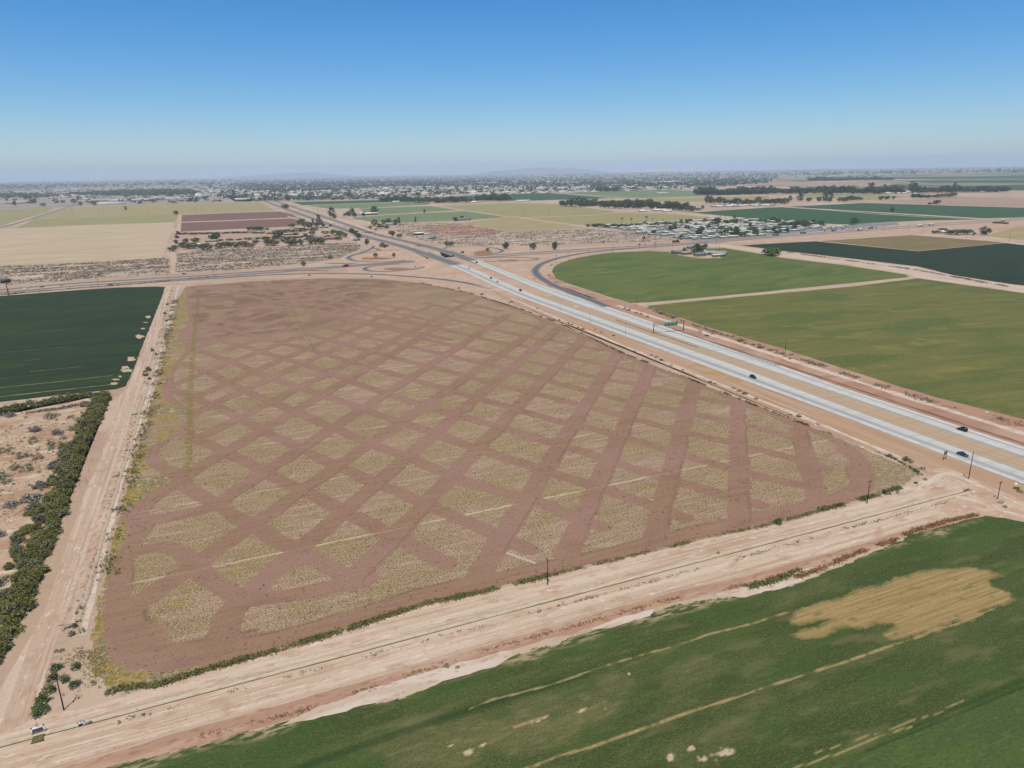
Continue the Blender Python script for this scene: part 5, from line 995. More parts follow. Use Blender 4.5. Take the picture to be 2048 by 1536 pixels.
# ================================================================== BUILDINGS
def house(px, py, L, W, H, rz, wall, roof, lab, cat='house', rh=None, flat=False, z=.1, detail=True, name=None, grp=None):
    x, y = P(px, py); o = tag(empty(name or 'house', (x, y, z), rz), lab, cat, grp)
    MB().box(-L / 2, L / 2, -W / 2, W / 2, 0, H).build('wall', wall, o)
    e = .5; rh = rh if rh is not None else W * .18; yy = W / 2 + e
    if flat: MB().box(-L / 2 - .3, L / 2 + .3, -W / 2 - .3, W / 2 + .3, H, H + .5).build('roof', roof, o)
    else: MB().prism([(-yy, H - .02), (0, H + rh), (yy, H - .02), (yy, H - .25), (-yy, H - .25)], -L / 2 - e, L / 2 + e).build('roof', roof, o)
    if detail:
        n = max(2, int(L / 5))
        for i in range(n):
            cx = -L / 2 + (i + .5) * L / n
            if i == n // 2: MB().box(cx - .5, cx + .5, -W / 2 - .06, -W / 2 + .02, 0, 2.1).build('door', M_trunk, o)
            else: MB().box(cx - .8, cx + .8, -W / 2 - .06, -W / 2 + .02, 1, 2.2).build('window', M_dark, o)
    return o
M_blue = plain('blue_metal_roof', c8(168, 180, 196), .5)
M_white = layered('white_wall', c8(232, 228, 220, .8), [(c8(200, 196, 190), (.05, .05, .1), .5, .65, .5)])
house(618, 461, 24, 12, 3.2, .1, M_stucco, M_pinkroof, 'house with pink-brown roof near the freeway, upper of the two')
house(662, 479, 22, 13, 3.2, -.1, M_stucco, M_pinkroof, 'house with pink-brown roof beside the bright lawn, lower of the two')
house(675, 471, 14, 10, 3, 0, M_stucco, M_tanroof, 'tan-roofed house under the green trees by the exit ramp'); house(639, 455, 10, 8, 4, 0, M_white, M_wroof, 'small white house in the trees behind the grove')
house(609, 480, 5, 4, 4, 0, M_white, M_wroof, 'tiny white shed between the grey trees of the grove', 'shed'); house(515, 484, 12, 5, 3, 0, M_white, M_wroof, 'white trailer home in the middle of the grove'); house(397, 492, 9, 6, 3.5, 0, M_white, M_wroof, 'white hut between the trees at the west end of the grove', 'hut')
house(580, 470, 26, 10, 3, .05, M_wwall, M_tanroof, 'long tan-roofed house in the yard of the grove'); house(648, 456, 18, 8, 3, .05, M_wwall, M_tanroof, 'tan-roofed house at the freeway end of the grove'); house(424, 484, 24, 7, 3, 0, M_wwall, M_tanroof, 'long low tan shed behind the front trees of the grove', 'shed')
house(703, 431, 20, 12, 6, 0, M_white, M_grroof, 'white farmhouse behind dark trees east of the freeway'); house(718, 431, 16, 9, 4, 0, M_white, M_blue, 'small white outbuilding with a blue roof at the farm', 'outbuilding'); house(738, 430, 52, 14, 5, 0, M_trunk, M_wroof, 'long open hay shed with white roof at the farm', 'hay shed', name='hay_shed')
house(782, 450, 26, 10, 3.4, 0, M_white, M_blue, 'homestead with pale blue roof in front of the grove'); house(925, 441, 42, 16, 4, .05, M_stucco, M_grroof, 'grey-roofed ranch house at the end of the striped field')
house(838, 470, 20, 9, 4, .1, M_trunk, M_wroof, 'white-roofed open shed on the reddish scrubland', 'shed', name='open_shed'); house(853, 470, 9, 5, 3, 0, M_white, M_wroof, 'small white shack right of the open shed', 'shack')
for x, y, L, W, lb, rf in ((1360, 507, 24, 12, 'grey-roofed barn at the left of the farm compound', M_grroof), (1372, 509, 16, 9, 'small tan shed beside the narrow tree of the farm compound', M_tanroof), (1399, 512, 16, 9, 'low dark-sided shed in the middle of the farm compound', M_grroof), (1419, 509, 20, 12, 'pale blue-roofed house of the farm compound', M_blue), (1436, 510, 26, 12, 'brown-roofed shelter at the right of the farm compound', M_tanroof), (1438, 513.5, 22, 4, 'white vehicle shelter in front of the brown-roofed one', M_wroof), (1381, 498, 10, 8, 'small hut at the back of the farm compound', M_grroof)):
    house(x, y, L, W, 3.4, .05, M_wwall, rf, lb, 'farm building', name='farm_building')
house(1891, 467, 22, 12, 4, 0, M_white, M_wroof, 'white-roofed house behind green trees on the right')
# trucks' yard, tents etc.
for i, (x, y) in enumerate(((1649, 459), (1657, 457), (1667, 457), (1675, 456), (1682, 455), (1690, 454))): house(x, y, 13, 6, 4, .3 * i, M_white, M_wroof, '%s white container building from the left in the truck yard' % ordn(i + 1), 'container', flat=True, detail=False, name='container', grp='white containers of the truck yard')
house(1568, 459, 16, 10, 6, 0, M_blue, M_blue, 'blue-roofed workshop at the right end of the trailer park', 'workshop')
for x, y, L, lb in ((792, 405, 30, 'white house in the windbreak, leftmost'), (838, 405, 40, 'long pale house in the windbreak, second from the left'), (880, 405.5, 44, 'long pale house in the windbreak, third from the left'), (905, 405, 40, 'pale house in the windbreak, fourth from the left'), (948, 406, 26, 'white house in the gap of the windbreak'), (1046, 403, 60, 'long low pale shed right of the windbreak'), (1168, 411, 34, 'tan house in the clump right of the dark green field'), (1186, 411, 26, 'small tan house in the clump right of the dark green field'), (1319, 422, 40, 'long house under the grove north of the olive field'), (1285, 424, 20, 'little pink house under the grove north of the olive field'), (1334, 424, 26, 'house at the right of the grove north of the olive field')):
    house(x, y, L, 14, 4, 0, M_white, M_wroof if 'tan' not in lb else M_tanroof, lb, detail=False)
cnt = 0
for i in range(16):
    x = 1425 + i * 8 + R_.uniform(-2, 2); y = 413.5 - i * .15 + R_.uniform(-1.5, 1.5)
    house(x, y, R_.uniform(12, 26), 10, 3.5, R_.uniform(-.1, .1), M_white, M_wroof if i % 3 else M_tanroof, 'pale house beyond the bright green field, %s from the left' % ordn(i + 1), 'house', detail=False, grp='houses at the far corner of the bright green field')
for i in range(12):
    x = 1778 + i * 5 + R_.uniform(-2, 2); y = 387 + R_.uniform(-2.5, 2.5)
    house(x, y, R_.uniform(16, 34), 14, 5, R_.uniform(-.1, .1), M_white, M_wroof, 'white house in the woodland below the largest far tree, %s from the left' % ordn(i + 1), 'house', detail=False, grp='white houses in the far woodland')
WH = [(0, 408, 60, 5, M_tan), (42, 407, 120, 8, 0), (18, 400, 50, 6, 0), (70, 400, 40, 6, 0), (133, 395, 55, 7, 0), (172, 394.5, 80, 8, 0), (150, 400, 30, 9, 0), (172, 400, 30, 9, 0), (219, 409, 130, 7, 0), (205, 402, 110, 6, 0), (235, 402, 90, 7, 0), (262, 401.5, 110, 6, 0), (290, 401, 100, 7, 0), (328, 398, 110, 9, 0), (343, 399, 60, 8, 0), (430, 382, 180, 8, 0), (118, 374.5, 160, 6, 0), (150, 374, 190, 6, 0), (180, 373, 90, 6, 0), (485, 401, 70, 9, 0), (505, 400, 60, 9, 0),
      (620, 379, 120, 8, 0), (840, 376, 240, 9, 0), (775, 376, 90, 8, 0), (806, 383, 70, 8, 0), (865, 383.5, 80, 8, 0), (893, 364, 90, 10, 0), (968, 367, 220, 8, 0), (985, 366.5, 120, 8, 0), (1035, 366, 90, 8, 0), (1130, 366, 180, 8, 0), (1160, 365.5, 110, 8, 0), (1230, 372, 120, 9, 0), (1210, 364, 100, 9, 0), (1330, 376, 80, 8, 0), (1330, 366, 110, 12, 0), (1345, 365, 90, 12, 0), (1300, 367, 120, 12, 0), (1375, 365, 80, 8, 0), (1380, 370, 60, 8, 0), (1125, 384, 60, 7, 0), (1160, 383.5, 90, 7, 0), (1325, 388, 70, 6, 0), (945, 390, 60, 6, 0), (515, 397, 30, 20, 0), (1872, 337, 260, 10, 0), (1885, 336.5, 200, 10, 0), (1760, 341, 200, 12, 0), (1812, 345, 120, 14, 0)]
for i, (x, y, L, H, _) in enumerate(WH):
    o = house(x, y, L, min(70, L * .45), H * 1.3, R_.uniform(-.03, .03), M_stucco if i % 4 == 1 else M_white, M_wroof, '%s warehouse at the %s edge of town, %s from the left' % ('long white-roofed' if L > 100 else 'white-roofed', 'western' if x < 520 else 'southern', ordn(sorted(q[0] for q in WH).index(x) + 1)), 'warehouse', flat=True, detail=False, name='warehouse', grp='large white-roofed warehouses around the town')
# hotel tower, hangars, tank, mast
house(514, 403, 16, 30, 27, 0, M_wwall, M_grroof, 'tall grey hotel block beside the northern freeway', 'hotel', flat=True, detail=False, name='hotel'); house(520, 401, 22, 22, 20, 0, M_wwall, M_tanroof, 'lower tan wing beside the tall grey hotel block', 'hotel', flat=True, detail=False, name='hotel'); house(386, 398, 100, 30, 12, 0, M_wwall, M_grroof, 'grey industrial hall in front of the white water tank', 'hall', flat=True, detail=False, name='industrial_hall')
x, y = P(398, 396); o = tag(empty('water_tank', (x, y, 0)), 'big white domed water tank left of the freeway', 'water tank')
r = 21; MB().tube((0, 0, 0), (0, 0, 20), r, r, 32).build('tank_wall', M_white, o)
mb = MB(); 
for i in range(5): mb.tube((0, 0, 20 + 7 * math.sin(i / 5 * math.pi / 2)), (0, 0, 20 + 7 * math.sin((i + 1) / 5 * math.pi / 2)), r * math.cos(i / 5 * math.pi / 2), max(.5, r * math.cos((i + 1) / 5 * math.pi / 2)), 32)
mb.build('dome', M_white, o)
x, y = P(506, 351.5); o = tag(empty('storage_dome', (x, y, 0)), 'tiny white dome far away on the horizon', 'dome'); mb = MB()
for i in range(5): mb.tube((0, 0, 30 * math.sin(i / 5 * math.pi / 2)), (0, 0, 30 * math.sin((i + 1) / 5 * math.pi / 2)), 70 * math.cos(i / 5 * math.pi / 2), max(.5, 70 * math.cos((i + 1) / 5 * math.pi / 2)), 20)
mb.build('shell', M_white, o)
M_redp = plain('red_and_white_mast_paint', c8(190, 130, 120), .6); x, y = P(371, 386); o = tag(empty('lattice_mast', (x, y, 0)), 'tall pinkish lattice mast rising above the western suburb', 'mast')
for s in (-1, 1):
    for t in (-1, 1): MB().tube((s * 6, t * 6, 0), (s * 2, t * 2, 74), .8, .6, 5).build('leg', M_redp, o)
mb = MB(); 
for k in range(8):
    z = k * 9 + 4; q = 6 - 4 * z / 74
    for s in (-1, 1): mb.tube((-q, s * q, z), (q, s * q, z + 8), .5, .5, 4); mb.tube((s * q, -q, z), (s * q, q, z + 8), .5, .5, 4)
mb.build('bracing', M_redp, o)

# the town: 240 separate houses where they show largest, the rest as one mass
tw = PP(TOWN); tw2 = PP(TOWN2)
WALLS = [M_stucco, M_wwall, M_white]; ROOFS = [M_tanroof, M_wroof, M_grroof, M_pinkroof]
def town_pts(n, poly_px, ylo, yhi):
    out = []
    xs_ = [p[0] for p in poly_px]
    while len(out) < n:
        x = R_.uniform(min(xs_), max(xs_)); y = R_.uniform(ylo, yhi)
        if inside(np.array([x]), np.array([y]), poly_px)[0]: out.append((x, y))
    return out
tm_h = []
for k in range(6):
    L = 12 + 4 * k; W = 10 + k; mb = MB().box(-L / 2, L / 2, -W / 2, W / 2, 0, 4.5, 0); y_ = W / 2 + .5
    mb.prism([(-y_, 4.48), (0, 4.5 + W * .16), (y_, 4.48), (y_, 4.2), (-y_, 4.2)], -L / 2 - .5, L / 2 + .5, m=1)
    tm_h.append(mb.mesh('house', [WALLS[k % 3], ROOFS[k % 4]]))
hs = town_pts(185, TOWN, 374, 400) + town_pts(20, TOWN2, 384, 398)
for x, y in hs:
    X, Y = P(x, y); ki = int(R_.integers(6)); o = obj('house', tm_h[ki], None, (X, Y, 0), R_.uniform(-.1, .1) + (1.57 if R_.random() < .4 else 0)); s = R_.uniform(1.0, 2.0); o.scale = (s, s, R_.uniform(1, 1.6))
    tag(o, '%s low building, %s of the near edge of the %s' % (('tan-roofed', 'white-roofed', 'grey-roofed', 'pink-roofed', 'long tan-roofed', 'long white-roofed')[ki], ('left end', 'left part', 'centre', 'right part', 'right end')[int(max(0, min(4.9, (x - 520) / 205.0 if x > 520 else x / 104.0)))], 'town' if x > 520 else 'western suburb'), 'house', 'houses at the near edge of the %s' % ('town' if x > 520 else 'western suburb'))
V = []; F = []; MI = []
for x, y in town_pts(1500, TOWN, 349, 372) + town_pts(3000, TOWN, 369, 392) + town_pts(260, TOWN2, 373, 396):
    X, Y = P(x, y); X = round(X / 30) * 30 + R_.uniform(-3, 3); Y = round(Y / 66) * 66 + R_.uniform(-5, 5) + (20 if R_.random() < .5 else -20); s = R_.uniform(8, 14) * (1 + (R_.random() < .1) * 3.2); t = R_.uniform(6, 13); h = R_.uniform(4, 7.5); b = len(V)
    V += [(X - s, Y - t, 0), (X + s, Y - t, 0), (X + s, Y + t, 0), (X - s, Y + t, 0), (X - s, Y - t, h), (X + s, Y - t, h), (X + s, Y + t, h), (X - s, Y + t, h)]
    F += [(b, b + 1, b + 5, b + 4), (b + 1, b + 2, b + 6, b + 5), (b + 2, b + 3, b + 7, b + 6), (b + 3, b, b + 4, b + 7), (b + 4, b + 5, b + 6, b + 7)]
    MI += [int(R_.integers(3))] * 4 + [3 + int(R_.choice(4, p=[.42, .12, .36, .1]))]
tag(obj('town_houses', mesh('town_houses', V, F, WALLS + ROOFS, MI)), 'mass of small pale houses filling the distant town', 'town', kind='stuff')
def mass_trees(name, pts, smin, smax, mat, lab, grow=1.0):
    cs = []; sz = []
    for x, y in pts:
        X, Y = P(x, y); r = R_.uniform(smin, smax)
        q = R_.normal(size=(7, 3)) * (.42 * r) * np.array([1.2, 1, .6]); q[:, 2] = np.abs(q[:, 2]) + r * .35
        cs.append(q + np.array([X, Y, 0])); sz.append(np.full(7, r * .62))
    V, F = leaf_quads(np.concatenate(cs), np.concatenate(sz), R_)
    return tag(obj(name, mesh(name, V, F, mat)), lab, 'trees', kind='stuff')
mass_trees('town_trees', town_pts(7500, TOWN, 349, 374) + town_pts(3200, [(470, 380), (470, 356), (760, 352), (1000, 352), (980, 366), (800, 374), (600, 384)], 352, 384) + town_pts(1100, TOWN, 374, 402) + town_pts(420, TOWN2, 374, 396) + town_pts(90, TOWN2, 396, 408), 8, 17, ML_town, 'mass of dark trees filling the distant town')
mass_trees('suburb_trees', town_pts(1500, [(120, 389), (240, 381), (380, 379), (395, 388), (300, 392), (180, 391)], 375, 393), 8, 14, ML_dark, 'belt of dark trees in the western suburb')
mass_trees('suburb_trees', town_pts(420, [(-60, 396), (-60, 388), (100, 388), (110, 393), (90, 396)], 385, 398) + town_pts(350, [(1395, 390), (1536, 388), (1536, 382), (1440, 385)], 380, 391), 8, 14, ML_dark, 'clumps of dark trees at the left edge and behind the woodland belt')
FB = [(-300, 372), (-300, 362), (300, 355.5), (1024, 346.5), (1500, 342), (2048, 334), (2400, 329), (2400, 338), (2048, 345), (1560, 352), (1024, 352.5), (500, 357), (420, 370), (0, 378)]
mass_trees('distant_trees', town_pts(2600, FB, 330, 378), 12, 34, ML_dark, 'scattered lines of trees on the far plain')
V = []; F = []; MI = []
for x, y in town_pts(700, [(1300, 352), (1560, 347), (1900, 340), (2048, 337), (2400, 332), (2400, 338), (2048, 342), (1700, 352), (1500, 360)], 330, 362) + town_pts(300, FB, 334, 378):
    X, Y = P(x, y); s = R_.uniform(10, 45); t = R_.uniform(10, 26); h = R_.uniform(5, 9); b = len(V)
    V += [(X - s, Y - t, 0), (X + s, Y - t, 0), (X + s, Y + t, 0), (X - s, Y + t, 0), (X - s, Y - t, h), (X + s, Y - t, h), (X + s, Y + t, h), (X - s, Y + t, h)]
    F += [(b, b + 1, b + 5, b + 4), (b + 1, b + 2, b + 6, b + 5), (b + 2, b + 3, b + 7, b + 6), (b + 3, b, b + 4, b + 7), (b + 4, b + 5, b + 6, b + 7)]; MI += [0] * 4 + [int(R_.integers(2))]
tag(obj('distant_houses', mesh('distant_houses', V, F, [M_stucco, M_wroof], MI)), 'faint pale buildings along the horizon', 'buildings', kind='stuff')

# ================================================================== LOW GROWTH (uncountable)
def tufts(name, pts, sizes, mat, lab, nq=5, flat=.3, hgt=.5):
    pts = np.asarray(pts, float); n = len(pts); s = np.asarray(sizes, float)
    q = R_.normal(size=(n, nq, 3)) * (s[:, None, None] * np.array([.42, .42, .2])); q[:, :, 2] = np.abs(q[:, :, 2]) + s[:, None] * .12 * hgt * 2
    c = (np.concatenate([pts, np.full((n, 1), .05)], 1)[:, None, :] + q).reshape(-1, 3)
    V, F = leaf_quads(c, np.repeat(s * .34, nq), R_)
    V[:, 2] = np.maximum(V[:, 2], .045)
    return tag(obj(name, mesh(name, V, F, mat)), lab, 'low growth', kind='stuff')
def in_poly(n, px, gate=None, world=False):
    p = list(px) if world else PP(px); xs_ = [a for a, _ in p]; ys_ = [b for _, b in p]; out = np.zeros((0, 2))
    for _ in range(60):
        X = R_.uniform(min(xs_), max(xs_), n * 2); Y = R_.uniform(min(ys_), max(ys_), n * 2); k = inside(X, Y, p)
        if gate is not None: k &= R_.random(len(X)) < gate(X, Y)
        out = np.concatenate([out, np.stack([X[k], Y[k]], 1)])
        if len(out) >= n: break
    return out[:n]
ML_scrub = leafmat('dry_scrub', c8(148, 132, 112), c8(164, 148, 126), c8(122, 110, 92))
ML_weed = leafmat('dark_weeds', c8(100, 88, 56), c8(122, 106, 66), c8(76, 70, 44))
ML_brownweed = leafmat('brown_tumbleweed', c8(172, 128, 94), c8(186, 144, 104), c8(140, 102, 76))
ML_gweed = leafmat('green_edge_weeds', c8(116, 120, 68), c8(142, 134, 78), c8(92, 100, 60))
ML_straw = leafmat('straw_weeds', c8(176, 156, 108), c8(190, 168, 120), c8(140, 126, 84))
gs = lambda X, Y: sstep(.36, .52, vnoise(X * .22, Y, 8, 200) * .7 + vnoise(X * .5, Y, 3, 201) * .3) * .9 + .04
for s, n in zip(SCRUB, (5600, 5600, 6200)):
    q = in_poly(n, s, gs); tufts('desert_scrub', q, R_.uniform(1.2, 3.0, len(q)), ML_scrub, {5600: 'low dry scrub west of the freeway', 6200: 'low dry scrub east of the freeway'}[n], 5)
q = in_poly(11000, HEAD, lambda X, Y: .05 + 1.0 * sstep(.5, .72, vnoise(X, Y, 20, 210) * .6 + vnoise(X, Y, 5, 211) * .4) + .22 * (Y < 290) + .2 * (X > 120) * (Y < 380), True)
q = q[q[:, 1] < 560]; tufts('field_weeds', q, R_.uniform(.25, .7, len(q)), ML_weed, 'small dark weeds dotted over the brown field', 4)
def edge_weeds(px, n, wd, smin, smax, mat, name, lab, gate=.4, seed=0, world=False):
    p = list(px) if world else PP(px); seg = [math.dist(a, b) for a, b in zip(p, p[1:])]; tot = sum(seg); out = []
    for i in range(n):
        t = R_.uniform(0, tot)
        for (a, b), L in zip(zip(p, p[1:]), seg):
            if t <= L: break
            t -= L
        x = a[0] + (b[0] - a[0]) * t / L; y = a[1] + (b[1] - a[1]) * t / L
        if vnoise(np.array([x]), np.array([y]), 7, 300 + seed)[0] < gate * R_.uniform(.6, 1.3): continue
        nx, ny = -(b[1] - a[1]) / L, (b[0] - a[0]) / L; o = R_.normal() * wd * .5
        out.append((x + nx * o, y + ny * o))
    tufts(name, out, R_.uniform(smin, smax, len(out)), mat, lab, 6, hgt=.9)
ML_mixw = leafmat('dry_and_green_weeds', c8(150, 138, 92), c8(112, 116, 68), c8(176, 156, 112))
SE = [(235, 1378), (317, 1370), (427, 1336), (560, 1300), (700, 1257), (844, 1210), (966, 1184), (1098, 1152)]
edge_weeds(SE, 1900, 1.1, .4, 1.0, ML_mixw, 'edge_weeds', 'dry weeds along the south-west edge of the brown field', .3, 21)
edge_weeds(SE, 1700, 1.0, .4, 1.05, ML_gweed, 'edge_weeds', 'dark green weeds along the south-west edge of the brown field', .38, 1)
edge_weeds([(1098, 1152), (1164, 1136), (1293, 1105), (1440, 1070), (1545, 1048), (1640, 1022)], 1500, 1.0, .35, .8, ML_mixw, 'edge_weeds', 'thin weeds along the south edge of the brown field', .5, 2)
edge_weeds([(1640, 1021), (1700, 1006), (1770, 985), (1800, 975)], 800, 1.4, .4, 1.1, ML_gweed, 'edge_weeds', 'green weeds at the south-east corner of the brown field', .35, 3)
edge_weeds([(1838, 946), (1780, 914), (1678, 876), (1590, 842), (1510, 811), (1366, 753), (1244, 706), (1122, 648), (1049, 621), (938, 586), (840, 566)], 3000, .9, .4, 1.2, ML_weed, 'edge_weeds', 'dry weeds along the freeway edge of the brown field', .5, 4)
edge_weeds([(1590, 1156), (1640, 1140), (1697, 1113), (1770, 1088), (1829, 1062), (1890, 1044), (1955, 1030)], 1300, .9, .4, 1.0, ML_brownweed, 'tumbleweeds', 'reddish-brown tumbleweeds along the bank above the green field', .42, 5)
edge_weeds([(400, 1475), (600, 1423), (800, 1356), (1000, 1293), (1200, 1238), (1349, 1198), (1480, 1172), (1590, 1156)], 1300, .9, .25, .6, ML_brownweed, 'tumbleweeds', 'scattered brown weeds along the clay bank of the foreground', .55, 6)
edge_weeds([(350, 600), (328, 700), (306, 800), (280, 890), (254, 985), (232, 1070), (214, 1160)], 2200, 4, .5, 1.4, ML_gweed, 'ditch_weeds', 'weeds of the yellowish strip beside the ditch', .45, 7)
edge_weeds([(346, 575), (327, 640), (308, 715), (288, 790), (262, 870), (236, 955), (205, 1060), (170, 1200), (150, 1270)], 900, 1.6, .3, .8, ML_weed, 'ditch_weeds', 'small dry weeds on the ditch bank', .5, 8)
edge_weeds([(130, 1330), (180, 1300), (200, 1370), (160, 1400)], 350, 4, .3, .8, ML_straw, 'dry_weeds', 'straw-coloured weeds at the corner of the field', .2, 9)
edge_weeds([(250, 1440), (600, 1347), (1000, 1243), (1340, 1154), (1700, 1056), (1900, 1003)], 700, .8, .25, .6, ML_weed, 'canal_weeds', 'tiny weeds on the canal bank', .5, 10)
edge_weeds([(1470, 1184), (1500, 1174), (1540, 1165), (1600, 1140)], 400, 1.4, .5, 1.1, ML_gweed, 'edge_weeds', 'dark green weeds on the pale flat beside the foreground field', .3, 11)
edge_weeds([(1561, 503), (1690, 521), (1836, 541), (2048, 580)], 900, 3, 1.0, 2.2, ML_scrub, 'track_scrub', 'dry scrub between the two canal tracks on the right', .5, 12)
edge_weeds([(512, 549), (400, 556), (300, 566), (150, 577), (0, 590)], 500, 3, 1, 2.2, ML_scrub, 'track_scrub', 'dry scrub on the south verge of the east-west road', .55, 13)
edge_weeds([(1310, 622), (1420, 662), (1566, 706), (1700, 752), (1870, 806), (2048, 852)], 1300, 3.5, .6, 1.6, ML_scrub, 'verge_scrub', 'dry scrub beside the large olive field', .5, 14)
edge_weeds([(0, 832), (60, 826), (120, 818), (170, 808)], 400, 2.2, .6, 1.5, ML_scrub, 'hedge_litter', 'grey litter of twigs below the hedge row', .3, 15)
q = in_poly(900, [(-150, 1100), (0, 850), (150, 830), (160, 870), (110, 960), (60, 1010), (-60, 1150)]); tufts('desert_scrub', q, R_.uniform(.35, 1.0, len(q)), ML_scrub, 'tiny dry plants on the desert plot', 5)
# ================================================================== CANAL, DITCH, GATES
M_cconc = layered('pale_canal_concrete', c8(218, 200, 176), [(c8(196, 172, 148), (.3, 1.2), .45, .65, .7), (c8(160, 146, 126), (.8, 2), .58, .7, .6)])
M_mud = layered('brown_canal_bed', c8(128, 96, 62), [(c8(108, 80, 54), (.2, 1.5), .45, .65, .7), (c8(150, 118, 76), (.1, 1.2), .58, .7, .6)])
M_bank = layered('canal_bank_soil', c8(216, 192, 168), [(c8(200, 170, 146), (.1, .6), .45, .62, .8), (c8(170, 150, 126), (.5, .9), .6, .72, .5)])
def lining(prof, y0, y1, mat):
    """open channel profile [(across, z)] run along X or Y"""
root = tag(empty('canal', (0, 161.6, 0)), 'narrow concrete-lined irrigation canal running along the dirt road south of the brown field', 'canal')
def run_x(name, prof, x0, x1, mat, parent, step=4.0, jit=.0):
    xs_ = np.arange(x0, x1 + step, step); xs_[-1] = x1; V = []
    for x in xs_:
        o = jit * (mnoise.noise(Vector((x / 14, 3, prof[0][0]))))
        for a, z in prof: V.append((x, a + o, z))
    n, k = len(xs_), len(prof); idx = np.arange(n * k).reshape(n, k)
    F = np.stack([idx[:-1, :-1], idx[1:, :-1], idx[1:, 1:], idx[:-1, 1:]], -1).reshape(-1, 4)
    return obj(name, mesh(name, V, F, mat), parent)
run_x('canal_bank', [(2.4, .02), (1.6, .34), (1.2, .36)], -220, 256, M_bank, root, jit=.15)
run_x('canal_lining', [(1.2, .37), (.42, .42), (.36, .38), (.12, .1)], -220, 256, M_cconc, root, jit=.15)
run_x('canal_bed', [(.12, .10), (-.3, .09)], -220, 256, M_mud, root, jit=.15)
run_x('canal_lining', [(-.3, .1), (-.46, .36), (-.5, .38), (-.6, .36)], -220, 256, M_mud, root, jit=.15)
run_x('canal_bank', [(-.6, .34), (-.9, .3), (-1.8, .02)], -220, 256, M_bank, root, jit=.15)
M_gconc = layered('grey_gate_concrete', c8(168, 162, 154), [(c8(140, 134, 126), (1, 1, 1), .45, .65, .6)])
M_wht = plain('white_painted_concrete', c8(236, 232, 226, .8), .7); M_rusty = plain('rusted_steel', c8(120, 100, 88), .7)
def gate(px, py, lab, rz=0.0, big=1.0, grp=None, pipe=True):
    x, y = P(px, py); o = tag(empty('sluice_gate', (x, y, .1), rz), lab, 'sluice gate', grp)
    for s in (-1, 1): MB().box(s * .95 * big - .15, s * .95 * big + .15, -.3, .3, 0, 1.5 * big).build('side_wall', M_wht, o)
    MB().box(-1.1 * big, 1.1 * big, -.28, .28, 1.25 * big, 1.5 * big).build('crossbeam', M_wht, o)
    MB().box(-.8 * big, .8 * big, -.05, .05, .05, 1.1 * big).build('gate_leaf', M_gconc, o)
    mb = MB().tube((0, 0, 1.5 * big), (0, 0, 2.1 * big), .06, .06, 6)
    for i in range(10):
        a, b_ = 2 * math.pi * i / 10, 2 * math.pi * (i + 1) / 10
        mb.tube((.32 * math.cos(a), .32 * math.sin(a), 2.0 * big), (.32 * math.cos(b_), .32 * math.sin(b_), 2.0 * big), .035, None, 4)
    mb.build('handwheel', M_rusty, o)
    return o
gate(78, 1468, 'white sluice gate with a dark pool below it, leftmost on the canal', .1, 1.25)
x, y = P(77, 1478); tag(obj('weir_pool', MB().box(-1.3, 1.3, -1.2, .9, .02, .5, 0, .2).mesh('weir_pool', layered('mossy_concrete', c8(128, 116, 78), [(c8(96, 92, 66), (1, 1), .45, .6, .8)])), None, (x, y, 0)), 'mossy weir box below the leftmost white sluice gate', 'weir')
gate(163, 1453, 'slim white gate post beside the culvert head on the canal', .1, .7)
def headwall(px, py, lab, rz=0.0, s=1.0):
    x, y = P(px, py); o = tag(empty('culvert_head', (x, y, .05), rz), lab, 'culvert')
    MB().box(-1.6 * s, 1.6 * s, -.2, .2, 0, .95 * s).build('headwall', M_gconc, o)
    for t in (-1, 1):
        MB().add([(t * 1.6 * s, 0, 0), (t * 2.6 * s, -1.2 * s, 0), (t * 2.6 * s, -1.2 * s, .15), (t * 1.6 * s, 0, .9 * s), (t * 1.4 * s, 0, 0), (t * 2.4 * s, -1.3 * s, 0), (t * 2.4 * s, -1.3 * s, .15), (t * 1.4 * s, 0, .9 * s)],
                 [(0, 1, 2, 3), (4, 7, 6, 5), (3, 2, 6, 7), (0, 4, 5, 1), (1, 5, 6, 2), (0, 3, 7, 4)]).build('wing_wall', M_gconc, o)
    MB().tube((0, -.35, .42 * s), (0, .1, .42 * s), .38 * s, None, 14).build('pipe', M_dark, o)
headwall(175, 1449, 'brown culvert head just right of the slim white gate post', .3, .55); headwall(1932, 982, 'dark culvert head at the east end of the canal', 0, .9)
headwall(268, 830, 'grey culvert crossing the dry ditch, upper of the two along the dirt road', 0, .7); headwall(234, 953, 'grey culvert crossing the dry ditch, lower of the two along the dirt road', 0, .7); headwall(139, 1255, 'grey culvert head near the dark brush in the ditch', .3, .7)
x, y = P(1184, 1175); tag(obj('concrete_slab', MB().box(-3.1, 3.1, -.5, .45, .02, .30, 0, .1).box(2.2, 3.9, -.1, .2, .02, .7, 0, .1).mesh('concrete_slab', M_cconc), None, (x, y, .0), .1), 'pale concrete slab crossing beside the middle of the canal', 'slab')
x, y = P(970, 1232); tag(obj('concrete_slab', MB().box(-1.2, 1.2, -.3, .3, .02, .5, 0, .08).mesh('concrete_slab', M_cconc), None, (x, y, .0), .1), 'small broken concrete block on the canal bank', 'slab')
